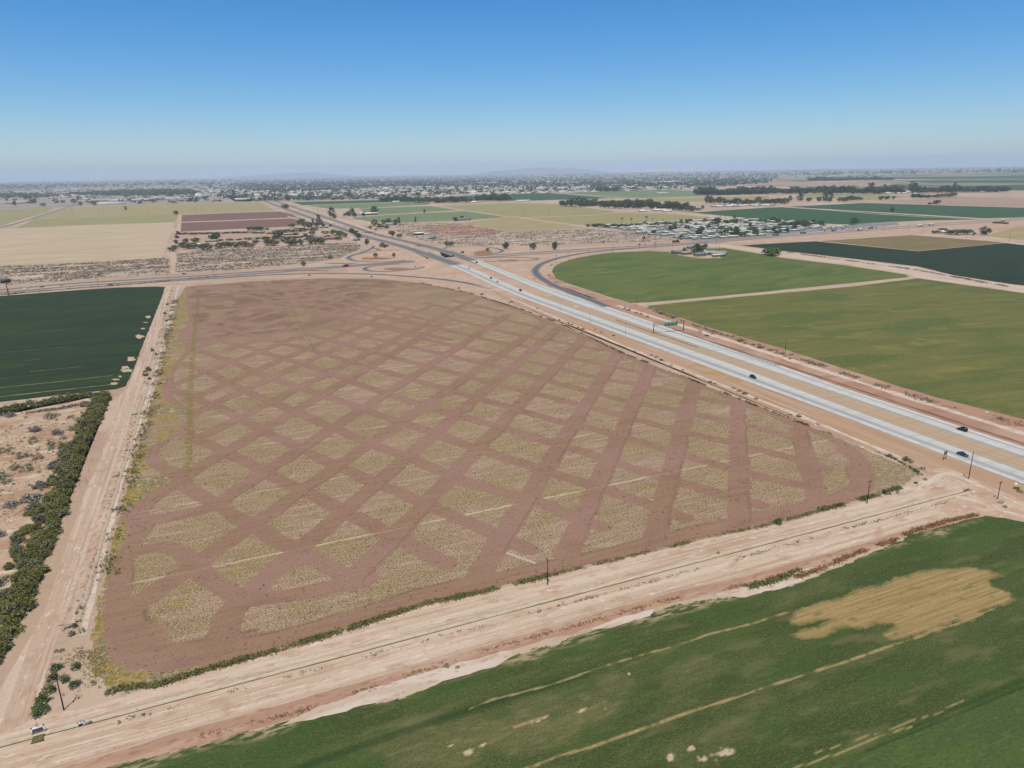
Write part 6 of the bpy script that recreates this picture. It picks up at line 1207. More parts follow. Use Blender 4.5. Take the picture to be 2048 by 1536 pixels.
# dry ditch left of the field: low banks and an open soil bed between them
droot = tag(empty('ditch', (0, 0, 0)), 'dry earth ditch between the dirt road and the brown field', 'ditch')
def run_path(name, px, prof, mat, parent, step=4):
    c = catmull([np.array(P(*q)) for q in px], 10); d = np.gradient(c, axis=0); d /= np.linalg.norm(d, axis=1)[:, None]; nr = np.stack([-d[:, 1], d[:, 0]], 1)
    V = []
    for i in range(len(c)):
        o = .35 * mnoise.noise(Vector((c[i][1] / 9, 2, 7)))
        for a, z in prof: V.append((c[i][0] + nr[i][0] * (a + o), c[i][1] + nr[i][1] * (a + o), z))
    n, k = len(c), len(prof); idx = np.arange(n * k).reshape(n, k)
    F = np.stack([idx[:-1, :-1], idx[1:, :-1], idx[1:, 1:], idx[:-1, 1:]], -1).reshape(-1, 4)
    return obj(name, mesh(name, V, F, mat), parent)
DP = [(346, 573), (329, 640), (308, 716), (289, 775), (276, 812), (262, 862), (246, 910), (232, 955), (214, 1010), (196, 1068), (178, 1130), (158, 1195), (140, 1248)]
M_dbed = layered('ditch_bed_soil', c8(206, 174, 150), [(c8(222, 196, 174), (.5, .05), .45, .62, .8), (c8(176, 140, 116), (.6, .3), .52, .66, .8), (c8(140, 124, 96), (.8, .8), .6, .7, .7)])
run_path('ditch_bank', DP, [(2.6, .06), (2.0, .55), (1.5, .6)], M_bank, droot)
run_path('ditch_bed', DP, [(1.5, .58), (1.35, .08), (-1.4, .07), (-1.9, .3)], M_dbed, droot)
run_path('ditch_bank', DP, [(-1.9, .3), (-2.4, .34), (-3.3, .06)], M_bank, droot)

# ================================================================== POLES AND SIGNS
M_wood = layered('weathered_pole_wood', c8(96, 76, 62), [(c8(72, 56, 46), (4, 4, .8), .45, .6, .8)]); M_steel = plain('galvanised_steel', c8(150, 148, 146), .5, .4); M_ins = plain('glazed_insulator', c8(170, 170, 165), .3)
M_gsign = plain('sign_green', c8(20, 126, 92, .9), .45); M_sback = plain('sign_back_aluminium', c8(120, 120, 128), .5, .3); M_signw = plain('sign_white_marks', c8(150, 205, 190, .9), .5)
def pole_meshes(H, double=False):
    post = MB().tube((0, 0, -.2), (0, 0, H), .17, .11, 8).mesh('post', M_wood)
    mb = MB().box(-1.25, 1.25, -.07, .07, H - .55, H - .38)
    if double: mb.box(-1.0, 1.0, -.07, .07, H - 1.6, H - 1.45)
    mb.tube((-.7, 0, H - .5), (0, .02, H - 1.2), .03, None, 4); mb.tube((.7, 0, H - .5), (0, .02, H - 1.2), .03, None, 4)
    ins = MB()
    for q in (-1.1, -.4, 1.1): ins.tube((q, 0, H - .38), (q, 0, H - .16), .07, .04, 6)
    return post, mb.mesh('crossarm', M_wood), ins.mesh('insulators', M_ins)
PM = {h: pole_meshes(h, h > 11) for h in (7, 9, 10, 11.5, 14)}
def upole(px, py, h, lab, rz=0.0, grp=None, world=None):
    x, y = world or P(px, py); k = min(PM, key=lambda q: abs(q - h)); o = tag(empty('utility_pole', (x, y, 0), rz), lab, 'utility pole', grp)
    for nm, me in zip(('post', 'crossarm', 'insulators'), PM[k]): obj(nm, me, o)
    o.scale = (1, 1, h / k)
upole(128, 1420, 10.8, 'wooden utility pole standing at the corner of the two dirt roads', 1.35)
upole(1095, 1170, 9.0, 'wooden utility pole at the middle of the field\'s south edge', 1.5)
upole(1734, 1007, 9.4, 'wooden utility pole near the south-east corner of the brown field', .1)
upole(1937, 958, 11.8, 'tallest wooden utility pole, beside the freeway and the car', .5)
upole(1995, 998, 7.2, 'short wooden pole right of the tallest utility pole', .2)
upole(1570, 706, 9.7, 'wooden pole between freeway and large olive field', 1.57)
upole(1273, 612, 9.5, 'double utility pole where the track between the two olive fields starts', 1.2)
for i, (x, y, h) in enumerate(((94, 434, 24), (146, 434, 25), (198, 431, 24), (249, 430, 24), (297, 429, 24), (345, 427, 23), (392, 426.5, 24), (437, 425, 24), (482, 424, 24), (527, 422, 24))):
    upole(x, y, h, 'tall utility pole of the line crossing the dry field, %s from the left' % ordn(i + 1), .1, 'poles across the dry field')
for i, (x, y, h) in enumerate(((1048, 434, 21), (1098, 432, 21), (1150, 429, 21), (1200, 426, 21), (1350, 439, 23), (1442, 437, 20))):
    upole(x, y, h, 'utility pole of the line crossing the tan hay fields, %s from the left' % ordn(i + 1), .1, 'poles across the tan hay fields')
for i, (x, y, h) in enumerate(((714, 441, 19), (732, 447, 17), (814, 446, 16), (830, 445, 15), (873, 445, 17), (933, 437, 17), (989, 437, 17))):
    upole(x, y, h, 'utility pole of the line through the light green fields, %s from the left' % ordn(i + 1), .1, 'poles through the light green fields')
for i, (x, y, h) in enumerate(((1112, 530, 14), (1139, 522, 12), (1178, 512, 11), (1225, 505, 12), (1279, 499, 12), (1311, 497, 12), (1336, 495, 13), (1344, 503, 16), (1432, 490, 14), (1438, 507, 12))):
    upole(x, y, h, 'utility pole between east-west road and round green field, %s from the left' % ordn(i + 1), .4, 'poles along the east-west road')
for i, (x, y, h) in enumerate(((1598, 449, 18), (1667, 457, 16), (1706, 459, 14), (1740, 458, 18), (1766, 462, 22), (1793, 460, 22), (1816, 463, 15), (1844, 470, 20), (1933, 479, 14), (2018, 485, 20), (1559, 452, 20))):
    upole(x, y, h, 'utility pole near the truck yard, %s from the left' % ordn(sorted((1598, 1667, 1706, 1740, 1766, 1793, 1816, 1844, 1933, 2018, 1559)).index(x) + 1), .3, 'poles near the truck yard')
for i, (x, y, h) in enumerate(((16, 591, 7), (194, 574, 9), (334, 562, 9), (425, 554, 8))): upole(x + 3, y, h, 'slim pole on the south verge of the western road, %s from the left' % ordn(i + 1), .3, 'poles on the south verge of the western road')
# lamp posts on the freeway shoulder
lp = MB().tube((0, 0, 0), (0, 0, 10), .11, .07, 8).mesh('post', M_steel); la = MB().tube((0, 0, 9.9), (1.9, 0, 10.4), .05, None, 6).mesh('arm', M_steel); lh = MB().box(1.8, 2.5, -.15, .15, 10.32, 10.45).mesh('lamp_head', M_sback)
for i, (x, y, h) in enumerate(((1021, 586, 8), (1120, 623, 10), (1180, 646, 10.5), (1251, 672, 10.5), (1249, 617, 9), (1376, 652, 9), (963, 563, 8), (837, 489, 9), (875, 497, 7))):
    X, Y = P(x, y); o = tag(empty('lamp_post', (X, Y, 0), 0), 'slim steel lamp post on the freeway shoulder, %s' % ('%s from the left' % ordn(sorted((1021, 1120, 1180, 1251, 1249, 1376, 963, 837, 875)).index(x) + 1)), 'lamp post', 'lamp posts on the freeway shoulders')
    for nm, me in (('post', lp), ('arm', la), ('lamp_head', lh)): obj(nm, me, o)
    o.scale = (1, 1, h / 10)
# overhead sign gantry
ax, ay = P(1307, 667); bx, by = P(1367, 661.5)
o = tag(empty('sign_gantry', (ax, ay, 0), math.atan2(by - ay, bx - ax)), 'overhead freeway sign gantry carrying three green panels', 'sign gantry'); GL = math.dist((ax, ay), (bx, by))
for q in (0, GL): MB().tube((q, 0, 0), (q, 0, 8.3), .36, .3, 12).build('post', M_rusty, o)
mb = MB()
for dy in (-.6, .6):
    for z in (6.2, 7.6): mb.tube((0, dy, z), (GL, dy, z), .09, None, 6)
for k in range(14):
    q0, q1 = GL * k / 14, GL * (k + 1) / 14
    for dy in (-.6, .6): mb.tube((q0, dy, 6.2 if k % 2 else 7.6), (q1, dy, 7.6 if k % 2 else 6.2), .05, None, 4)
mb.build('truss', M_steel, o)
for k, (a, b_) in enumerate(((.335, .485), (.497, .605), (.617, .755))):
    pn = MB().box(GL * a, GL * b_, -1.0, -.86, 5.2, 8.2).build('sign_panel', M_gsign, o)
    mb = MB(); w_ = GL * (b_ - a)
    for r, (s, e) in enumerate(((.2, .75), (.15, .85), (.25, .6))): mb.box(GL * a + w_ * s, GL * a + w_ * e, -1.02, -1.0, 7.35 - r * .85, 7.6 - r * .85)
    mb.build('lettering', M_signw, pn)
# rear of the gantries farther north
def gantry_back(px, py, w_, z0, h, zroad, lab, n=3, L=24):
    x, y = P(px, py, zroad); o = tag(empty('sign_gantry', (x, y, zroad), 0), lab, 'sign gantry')
    for s in (-1, 1): MB().tube((s * L / 2, 0, -1), (s * L / 2, 0, z0 + h), .3, .25, 8).build('post', M_steel, o)
    MB().box(-L / 2, L / 2, -.3, .3, z0 + h * .4, z0 + h * .6).build('truss', M_steel, o)
    for k in range(n): MB().box(-w_ / 2 + k * w_ / n + .3, -w_ / 2 + (k + 1) * w_ / n - .3, .35, .5, z0, z0 + h).build('sign_panel', M_sback, o)
gantry_back(737, 472, 14, 6, 3.2, 2, 'grey back of a wide sign gantry over the freeway north of the interchange', 3, 26)
gantry_back(838, 500, 7, 5.5, 2.4, 6.5, 'dark backs of signs on the small gantry just before the bridge', 2, 12)
# green sign in the east loop
x, y = P(925, 510); o = tag(empty('road_sign', (x, y, 0), .1), 'green road sign standing in the east loop of the interchange', 'road sign')
for s in (-1, 1): MB().tube((s * 1.8, 0, 0), (s * 1.8, 0, 5), .1, None, 6).build('post', M_steel, o)
MB().box(-3, 3, -.18, -.1, 3, 6).build('sign_panel', M_gsign, o)
# two-legged road sign seen from behind
x, y = P(1889, 919); x2, y2 = P(1894, 915); o = tag(empty('road_sign', (x, y, 0), .12), 'back of a small road sign on two dark posts beside the freeway', 'road sign')
for q in (-.85, .85): MB().box(q - .09, q + .09, -.09, .09, 0, 4.1).build('post', M_wood, o)
MB().box(-1.0, 1.0, -.16, -.1, 2.4, 3.9).build('sign_panel', M_sback, o)
for i, (x, y) in enumerate(((1067, 561), (993, 536), (912, 525), (964, 557), (1070, 562.5), (831, 537), (751, 533))):
    X, Y = P(x, y); o = tag(empty('road_sign', (X, Y, 0), 0), 'small post-mounted sign inside the interchange, %s from the left' % ordn(sorted((1067, 993, 912, 964, 1070, 831, 751)).index(x) + 1), 'road sign', 'small signs of the interchange')
    MB().tube((0, 0, 0), (0, 0, 3.2), .07, None, 6).build('post', M_steel, o); MB().box(-.6, .6, -.1, -.05, 2.1, 3.4).build('sign_panel', M_sback if i % 2 else plain('amber_sign', c8(200, 160, 60), .5), o)
# billboards
M_teal = layered('faded_teal_poster', c8(132, 176, 172), [(c8(170, 200, 204), (.3, .3, .5), .45, .6, .8), (c8(98, 146, 144), (.5, .5, .9), .5, .65, .7)]); M_bbk = layered('grey_billboard_back', c8(88, 98, 100), [(c8(120, 126, 126), (.6, .6, .5), .45, .6, .6)])
def billboard(px, py, w_, h, zb, lab, face, rz=.1, rpx=None):
    x, y = P(px, py); o = tag(empty('billboard', (x, y, 0), rz), lab, 'billboard')
    MB().tube((0, 0, 0), (0, 0, zb + .4), .42, None, 12).build('post', M_rusty, o)
    MB().box(-w_ / 2, w_ / 2, -.3, .3, zb, zb + h).build('panel', face, o)
    MB().box(-w_ / 2 - .3, w_ / 2 + .3, -1.1, -.3, zb - .5, zb - .2).build('catwalk', M_wood, o)
    for s in (-1, 1): MB().box(s * w_ / 2 - .12, s * w_ / 2 + .12, -.36, .36, zb - .1, zb + h + .12).build('frame', M_sback, o)
billboard(714, 487, 13.5, 4, 5.2, 'teal billboard left of the exit ramp', M_teal, .25); billboard(866, 482.5, 13.5, 4, 5, 'teal billboard on the scrubland east of the freeway', M_teal, .28); billboard(17, 590, 9.2, 3.6, 13.5, 'tall billboard seen from its grey back at the left frame edge', M_bbk, .55)
billboard(1287, 484, 9, 3.2, 6, 'dark billboard back on the scrubland beside the east-west road', M_bbk, .5)

# guard rails of the freeway
M_rail = plain('weathered_guard_rail', c8(124, 108, 92), .6, .2)
def rail(pts, lab, z=0.1, step=4.0):
    o = tag(empty('guard_rail', (0, 0, 0)), lab, 'guard rail'); mb = MB(); pb = MB()
    for a, b_ in zip(pts, pts[1:]):
        mb.tube((*a, z + .65), (*b_, z + .65), .16, None, 4); L = math.dist(a, b_); n = max(1, int(L / step))
        for i in range(n): t = i / n; x = a[0] + (b_[0] - a[0]) * t; y = a[1] + (b_[1] - a[1]) * t; pb.box(x - .12, x + .12, y - .12, y + .12, 0, z + .75)
    mb.build('rail', M_rail, o); pb.build('posts', M_rail, o)
rail(PP([(1232, 641), (1307, 667), (1340, 677), (1397, 697)]), 'guard rail in the freeway median running past the gantry'); rail(PP([(1346, 659), (1420, 685), (1500, 713), (1560, 734)]), 'guard rail on the outer edge of the far carriageway beside the gantry')
for tab, k, lb in ((TL, 1, 'guard rail on the inner side of the near carriageway before the bridge'), (TU, 0, 'guard rail on the inner side of the far carriageway before the bridge')):
    o = tag(empty('guard_rail'), lb, 'guard rail'); mb = MB()
    for y in np.arange(870, 936, 6.0): x = interp(tab, y)[k] + (1 if k else -1); x2 = interp(tab, y + 6)[k] + (1 if k else -1); mb.tube((x, y, zf(y) + .8), (x2, y + 6, zf(y + 6) + .8), .2, None, 4)
    mb.build('rail', M_rail, o)
x, y = P(1152, 612); blob('salt_patch', 1152, 612, 6, 1.6, .11, M_salt)
for i, (x, y, s) in enumerate(((1019, 606, 1.2), (997, 601, .9), (1129, 650, 1.3), (1269, 703, .9), (1134, 649, .8), (1801, 922, .8), (1635, 849, 1.0), (1632, 852, .8), (1974, 826, .9), (1130, 566, .9), (1725, 896, .8))):
    X, Y = P(x, y); tag(obj('ditch_box', MB().box(-s, s, -s * .6, -s * .42, 0, .6).box(-s, s, s * .42, s * .6, 0, .6).box(-s * .1, s * .1, -s * .42, s * .42, 0, .5).box(-s, -s * .85, -s * .42, s * .42, 0, .55).mesh('ditch_box', M_wht if i % 3 else M_gconc), None, (X, Y, .06), .3), 'pale concrete ditch box at the freeway field edge, %s from the left' % ordn(sorted((1019, 997, 1129, 1269, 1134, 1801, 1635, 1632, 1974, 1130, 1725)).index(x) + 1), 'ditch box', 'ditch boxes along the freeway')
X, Y = P(2032, 969); tag(obj('rubble', MB().box(-1, .2, -.5, .5, 0, .5, 0, .15).box(.1, 1.2, -.4, .7, 0, .35, 0, .1).mesh('rubble', M_wht), None, (X, Y, 0), .4), 'white rubble heap right of the short pole', 'rubble'); X, Y = P(2001, 1005); tag(obj('dirt_pile', MB().box(-1.2, 1.2, -.8, .8, 0, .8, 0, .6).mesh('dirt_pile', M_gconc), None, (X, Y, 0), .2), 'small dark pile at the foot of the short pole', 'pile')

# ================================================================== VEHICLES
M_tire = plain('tyre_rubber', (.02, .02, .02, 1), .8); M_hub = plain('wheel_rim', c8(150, 150, 152), .4, .6); M_glass = plain('tinted_glass', (.02, .024, .03, 1), .08, 0, .6); M_lamp = plain('headlight_glass', c8(230, 230, 225, .8), .2); M_tail = plain('tail_light', c8(150, 20, 20), .3)
def paint(n, c): return plain(n, c, .25, .3, .5)
PAINT = {'black': paint('black_car_paint', (.012, .012, .014, 1)), 'white': paint('white_car_paint', c8(238, 238, 236, .8)), 'slate': paint('slate_blue_car_paint', c8(78, 92, 112)), 'grey': paint('dark_grey_car_paint', c8(66, 70, 76)), 'red': paint('dark_red_car_paint', c8(132, 34, 44)), 'silver': paint('silver_car_paint', c8(170, 172, 176)), 'blue': paint('blue_car_paint', c8(60, 100, 160)), 'tan': paint('tan_car_paint', c8(170, 156, 138))}
def loft(secs, n=10):
    """secs: (x, half-width bottom, half-width top, z0, z1) along the car"""
    V = []; F = []
    for x, wb, wt, z0, z1 in secs:
        zm = z0 + (z1 - z0) * .55
        V += [(x, -wb * .9, z0), (x, -wb, z0 + .15), (x, -wb, zm), (x, -wt, z1 - .04), (x, -wt * .8, z1), (x, wt * .8, z1), (x, wt, z1 - .04), (x, wb, zm), (x, wb, z0 + .15), (x, wb * .9, z0)]
    m = len(secs)
    for i in range(m - 1):
        for j in range(n):
            a = i * n + j; b = i * n + (j + 1) % n; F.append((a, b, b + n, a + n))
    F.append(tuple(range(n))[::-1]); F.append(tuple(range((m - 1) * n, m * n)))
    return V, F
def car_parts(kind):
    if kind == 'sedan': L, hood, roof, ca, cb, tl = 4.7, .95, 1.45, -1.7, 1.0, 1.0
    elif kind == 'suv': L, hood, roof, ca, cb, tl = 4.7, 1.05, 1.75, -2.2, .95, 1.1
    else: L, hood, roof, ca, cb, tl = 5.6, 1.1, 1.85, -.5, 1.5, 1.15
    h = L / 2; P_ = {}
    P_['body'] = loft([(-h, .72, .68, .45, .8), (-h + .12, .88, .84, .28, tl), (ca, .92, .88, .25, hood + .02), (cb, .92, .88, .25, hood), (h - .5, .9, .84, .26, hood - .12), (h - .1, .82, .76, .3, .74), (h, .68, .62, .4, .62)])
    if kind == 'suv': cab = [(-h + .15, .84, .78, hood - .05, hood), (-h + .45, .84, .68, hood - .05, roof - .03), (-.2, .86, .70, hood - .05, roof), (.45, .86, .68, hood - .05, roof - .06), (1.15, .86, .8, hood - .05, hood)]
    elif kind == 'sedan': cab = [(-1.75, .82, .78, hood - .05, hood), (-1.05, .84, .62, hood - .05, roof - .04), (-.2, .84, .64, hood - .05, roof), (.3, .84, .62, hood - .05, roof - .05), (1.15, .84, .76, hood - .05, hood)]
    else: cab = [(-.55, .86, .7, hood - .05, roof - .1), (-.4, .86, .7, hood - .05, roof), (.7, .86, .7, hood - .05, roof - .03), (1.55, .86, .8, hood - .05, hood)]
    P_['windows'] = loft(cab)
    rs = [(x, wb * .0 + wt * .97, wt * .93, z1 - .02, z1 + .035) for x, wb, wt, z0, z1 in cab[1:-1]]
    P_['roof'] = loft(rs)
    return L, P_
CARM = {}
for kind in ('sedan', 'suv', 'pickup'):
    L, P_ = car_parts(kind); d = {'L': L}
    for k, (v, f) in P_.items(): d[k] = (v, f)
    wm = MB().tube((0, -.11, 0), (0, .11, 0), .34, None, 18).mesh('wheel', M_tire); rm = MB().tube((0, -.115, 0), (0, .115, 0), .2, None, 12).mesh('rim', M_hub)
    d['wheel'] = wm; d['rim'] = rm; CARM[kind] = d
_pm = {}
def car(kind, col, x, y, z, rz, lab, grp=None, name=None):
    d = CARM[kind]; o = tag(empty(name or {'sedan': 'sedan_car', 'suv': 'suv_car', 'pickup': 'pickup_truck'}[kind], (x, y, z), rz), lab, 'car' if kind != 'pickup' else 'pickup truck', grp)
    for k in ('body', 'windows', 'roof'):
        key = (kind, k, col if k != 'windows' else '')
        if key not in _pm: _pm[key] = mesh(k, d[k][0], d[k][1], PAINT[col] if k != 'windows' else M_glass, smooth=False)
        obj(k, _pm[key], o)
    h = d['L'] / 2
    for sx in (-h + .9, h - .85):
        for sy in (-.82, .82): wv = obj('wheel', d['wheel'], o, (sx, sy, .34)); obj('rim', d['rim'], wv)
    for s in (-1, 1):
        MB().box(h - .16, h - .02, s * .62 - .16, s * .62 + .16, .56, .7).build('headlight', M_lamp, o); MB().box(-h - .01, -h + .1, s * .62 - .14, s * .62 + .14, .6, .8).build('tail_light', M_tail, o)
    if kind == 'pickup': MB().box(-h + .25, -.65, -.72, .72, 1.0, 1.13).build('bed', M_tire, o)
    return o
def on_fw(tab, px, py):
    y0 = None
    for it in range(12):
        z = zf(y0) if y0 else 0; X, Y = P(px, py, z + .17); y0 = Y
    return X, Y, zf(Y) + .17
S_, N__ = -math.pi / 2, math.pi / 2
for kind, col, px, py, rz, lab in (
    ('suv', 'black', 1924, 861, N__, 'black car on the far carriageway near the right edge'), ('sedan', 'slate', 1925, 911, S_, 'slate-blue car on the near carriageway beside the tallest pole'), ('suv', 'grey', 1506, 756, S_, 'dark grey car on the near carriageway in the middle of the freeway'),
    ('suv', 'black', 1041, 582, S_, 'black car on the near carriageway where the entrance ramp joins'), ('pickup', 'white', 995, 565, S_, 'white pickup behind a black car on the near carriageway'), ('sedan', 'black', 982, 557, S_, 'black car just ahead of the white pickup'), ('sedan', 'white', 938, 538, S_, 'white car on the near carriageway south of the bridge'),
    ('suv', 'black', 953, 526, N__, 'black car on the far carriageway south of the bridge'), ('suv', 'black', 906, 512.5, N__, 'black car on the far carriageway just at the bridge'), ('sedan', 'grey', 762, 472.5, N__, 'dark car on the far carriageway north of the bridge'), ('sedan', 'white', 768, 474, N__, 'white car right behind a dark car north of the bridge'), ('sedan', 'white', 785, 477.5, N__, 'white car on the far carriageway between billboards'),
    ('sedan', 'silver', 690, 456, S_, 'silver car beside the upper trees of the exit ramp'), ('sedan', 'blue', 668, 448, S_, 'blue car on the near carriageway north of the houses'), ('pickup', 'white', 678, 451, S_, 'white pickup on the near carriageway north of the houses'), ('sedan', 'grey', 745, 488, S_, 'dark car on the exit ramp beside the round tree') if 0 else ('sedan', 'silver', 655, 441, N__, 'silver car on the far carriageway below the tallest tree'),
    ('sedan', 'white', 596, 421, N__, 'white car far up the northern freeway'), ('sedan', 'grey', 600, 425, S_, 'dark car far up the northern freeway'), ('sedan', 'grey', 615, 424, N__, 'dark car far up the freeway beside the small bushes'), ('sedan', 'silver', 640, 432, S_, 'silver car far up the northern freeway')):
    X, Y, Z = on_fw(None, px, py); car(kind, col, X, Y, Z, rz, lab)
X, Y = P(744, 486, .2); car('sedan', 'grey', X, Y, .2, -1.2, 'dark car on the exit ramp beside the round tree')
for kind, col, px, py, lab in (('sedan', 'white', 52, 577.5, 'white car on the western road near the left edge'), ('sedan', 'grey', 84, 574.5, 'dark car on the western road, second from the left'), ('sedan', 'tan', 122, 571, 'tan car on the western road, third from the left'), ('pickup', 'grey', 368, 548.5, 'dark pickup parked beside the western road at the dirt track'),
    ('pickup', 'black', 1279, 490, 'dark pickup on the east-west road beside the billboard back'), ('pickup', 'white', 1290, 489.5, 'white pickup on the east-west road beside the billboard back'), ('sedan', 'silver', 1311, 488, 'silver car on the east-west road left of the black truck'), ('sedan', 'grey', 222, 571, 'dark car parked on the south verge of the western road')):
    X, Y = P(px, py, .17); car(kind, col, X, Y, .17, .08, lab)
M_box = layered('white_trailer_box', c8(226, 226, 224, .8), [(c8(200, 200, 200), (.3, .3, .3), .5, .65, .4)]); M_bbox = plain('pale_blue_trailer_box', c8(120, 156, 186), .5)
def truck(px, py, rz, cab, box, lab, L=13.5, grp=None):
    X, Y = P(px, py, .17); o = tag(empty('semi_truck', (X, Y, .17), rz), lab, 'truck', grp)
    MB().box(-L / 2, L / 2 - 3.2, -1.28, 1.28, 1.1, 4.0).build('trailer', box, o); MB().box(L / 2 - 2.6, L / 2 - .9, -1.2, 1.2, .9, 3.4, 0, .12).build('cab', PAINT[cab], o); MB().box(L / 2 - .9, L / 2 + .5, -.95, .95, .8, 2.1, 0, .12).build('hood', PAINT[cab], o)
    MB().box(L / 2 - 1.0, L / 2 - .86, -1.0, 1.0, 2.2, 3.0).build('windscreen', M_glass, o); MB().box(-L / 2, L / 2, -.45, .45, .7, 1.08).build('chassis', M_tire, o)
    for q in (-L / 2 + 1, -L / 2 + 2.3, L / 2 - 3.6, L / 2 - 2.4, L / 2 + .0):
        for s in (-1, 1): MB().tube((q, s * 1.15 - .14, .5), (q, s * 1.15 + .14, .5), .5, None, 14).build('wheel', M_tire, o)
X, Y = P(691, 533.5, .17); o = tag(empty('pickup_with_trailer', (X, Y, .17), math.pi + .05), 'red truck on the western road at the interchange', 'truck')
v, f = CARM['pickup']['body']; 
for k in ('body', 'roof'): me = mesh(k, CARM['pickup'][k][0], CARM['pickup'][k][1], PAINT['red']); q = obj(k, me, o); q.scale = (1.5, 1.15, 1.5)
q = obj('windows', mesh('windows', *CARM['pickup']['windows'], M_glass), o); q.scale = (1.5, 1.15, 1.48); MB().box(-4.1, -.9, -1.2, 1.2, .9, 3.1, 0, .05).build('box_body', PAINT['red'], o)
for sx in (-2.6, 2.9):
    for sy in (-.95, .95): w_ = obj('wheel', CARM['pickup']['wheel'], o, (sx, sy, .45)); w_.scale = (1.4, 1.2, 1.4)
for px, py, cab, box, lb in ((1741, 457, 'white', M_bbox, 'truck with white cab and pale blue trailer in the truck yard'), (1839, 453, 'white', M_box, 'white semi truck on the road right of the truck yard'), (1862, 451, 'silver', M_box, 'pale semi truck, rightmost of the moving trucks'), (1606, 467, 'blue', M_bbox, 'blue truck on the road in front of the trailer park\'s east end'), (1551, 471, 'blue', M_bbox, 'blue-grey truck in front of the trailer park'), (1666, 462, 'blue', M_bbox, 'short blue truck in the truck yard'), (1352, 485, 'black', M_trunk, 'black truck on the east-west road left of the farm compound'), (2006, 442, 'white', M_box, 'white semi truck at the far right of the road'), (1720, 461, 'grey', M_box, 'white trailer truck below the pale blue one')):
    truck(px, py, .08 if px < 1700 else math.pi + .06, cab, box, lb, 13.5 if px != 1666 else 8)
# vehicles parked along the front of the trailer park and in the yard
k = 0
for i in range(26):
    px_ = 1355 + i * 9.2 + R_.uniform(-2, 2); py_ = 480 - (px_ - 1355) * .0785 + R_.uniform(-.7, .7)
    if px_ > 1590: break
    k += 1; X, Y = P(px_, py_, .14); col = ('white', 'grey', 'black', 'silver', 'white', 'blue', 'tan')[int(R_.integers(7))]
    car(('sedan', 'suv', 'pickup')[int(R_.integers(3))], col, X, Y, .14, R_.uniform(-.2, .2) + (1.5 if R_.random() < .3 else 0), '%s vehicle parked before the trailer park, %s from the left' % ({'grey': 'dark grey'}.get(col, col), ordn(k)), 'vehicles parked before the trailer park')
for i in range(12):
    px_ = 1630 + i * 11 + R_.uniform(-3, 3); py_ = 463.5 - (px_ - 1630) * .055 + R_.uniform(-1.5, 1); X, Y = P(px_, py_, .14); col = ('white', 'grey', 'black', 'silver')[int(R_.integers(4))]
    car('suv', col, X, Y, .14, R_.uniform(-.3, .3), '%s vehicle in the truck yard, %s from the left' % (col, ordn(i + 1)), 'vehicles in the truck yard')
for i, (x, y) in enumerate(((1995, 447), (2001, 447), (2007, 447.5), (1999, 446.2))): house(x, y, 8, 16, 3, .05, M_gold, M_gold, 'stack of hay bales beside the right-hand road, part %s from the left' % ordn(i + 1), 'hay stack', rh=.4, detail=False, name='hay_stack', grp='hay stacks beside the right-hand road')

# fence of the hedge: a few steel posts
for i, (x, y) in enumerate(((185, 925), (178, 945), (172, 962), (160, 975), (140, 1030), (137, 1045))):
    X, Y = P(x, y); tag(obj('fence_post', MB().tube((0, 0, 0), (.1, 0, 2.0), .05, None, 6).box(-.08, .08, -.08, .08, 1.95, 2.05).mesh('fence_post', M_steel), None, (X, Y, 0)), 'thin grey fence post in the roadside hedge, %s from the top' % ordn(i + 1), 'fence post', 'fence posts in the hedge')

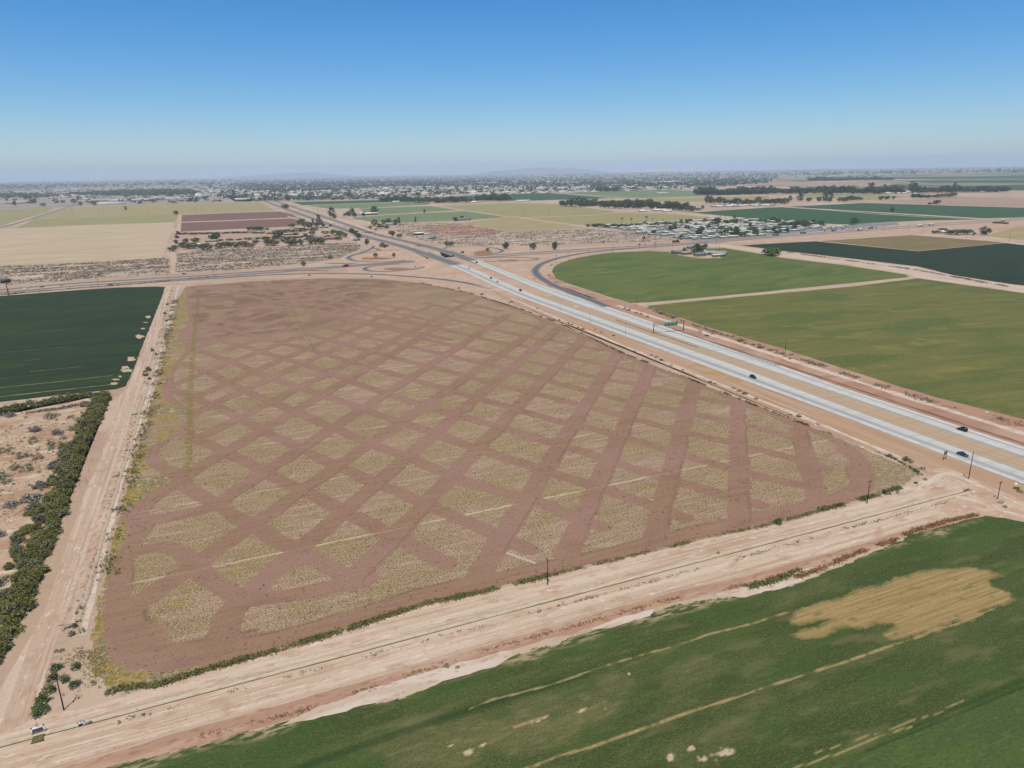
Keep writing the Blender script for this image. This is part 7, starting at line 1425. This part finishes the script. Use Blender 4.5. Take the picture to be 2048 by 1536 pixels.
# ================================================================== MOUNTAINS AND HAZE
def ridge(px0, px1, prof, dist_y, seed, mat):
    """far range: peaks heights in photo pixels above the horizon along px0..px1, standing at distance set by row dist_y"""
    n = 70; V = []; D = 38000.0
    heads = []
    for i in range(n):
        t = i / (n - 1); px = px0 + (px1 - px0) * t
        d = CF * FPX + CR * (px - 1024) + CU * (768 - 343 - .0151 * (px - 1024)); d.z = 0; d.normalize()
        h = np.interp(t, [q[0] for q in prof], [q[1] for q in prof]) * (1 + .22 * mnoise.noise(Vector((t * 14, seed, 0))) + .1 * mnoise.noise(Vector((t * 40, seed, 0))))
        heads.append((d, max(0, h) * D / FPX + 25))
    rows = []
    for r, (dr, hf) in enumerate(((-2500, 0), (-1400, .35), (-700, .72), (0, 1), (900, .6), (2200, 0))):
        rows.append([(d.x * (D + dr), d.y * (D + dr), max(-.5, h * hf * (1 + .25 * mnoise.noise(Vector((i * .4, r, seed)))) if hf < 1 else h)) if hf else (d.x * (D + dr), d.y * (D + dr), -.5) for i, (d, h) in enumerate(heads)])
    idx = np.arange(6 * n).reshape(6, n); F = np.stack([idx[:-1, :-1], idx[:-1, 1:], idx[1:, 1:], idx[1:, :-1]], -1).reshape(-1, 4)
    tag(obj('hills', mesh('hills', np.array(rows).reshape(-1, 3), F, mat, smooth=True)), kind='structure')
M_hill = layered('bare_hill_rock', c8(150, 130, 116), [(c8(120, 104, 94), (.0006, .0006), .45, .6, .8)])
M_dune = layered('pale_dunes', c8(236, 214, 190), [(c8(220, 196, 172), (.0006, .0006), .45, .6, .8)])
ridge(440, 700, [(0, 0), (.25, 3.5), (.5, 7.5), (.62, 6.5), (.75, 7.5), (1, 0)], 0, 3, M_hill)
ridge(940, 1210, [(0, 0), (.2, 5), (.5, 9.5), (.7, 9), (.85, 6), (1, 0)], 0, 9, M_hill)
ridge(1220, 1420, [(0, 0), (.2, 2), (.5, 4), (.8, 2), (1, 0)], 0, 15, M_dune)
hm = bpy.data.materials.new('haze'); hm.use_nodes = True; t = hm.node_tree; t.nodes.clear()
ho = t.nodes.new('ShaderNodeOutputMaterial'); hv = t.nodes.new('ShaderNodeVolumePrincipled'); t.links.new(hv.outputs[0], ho.inputs['Volume'])
hv.inputs['Color'].default_value = (.72, .875, 1.0, 1); hv.inputs['Density'].default_value = HAZE_D; hv.inputs['Anisotropy'].default_value = .0
Hh = 500.0
tag(obj('haze', MB().box(-43900, 43900, -43900, 43900, -1.0, Hh).mesh('haze', hm)), kind='stuff')
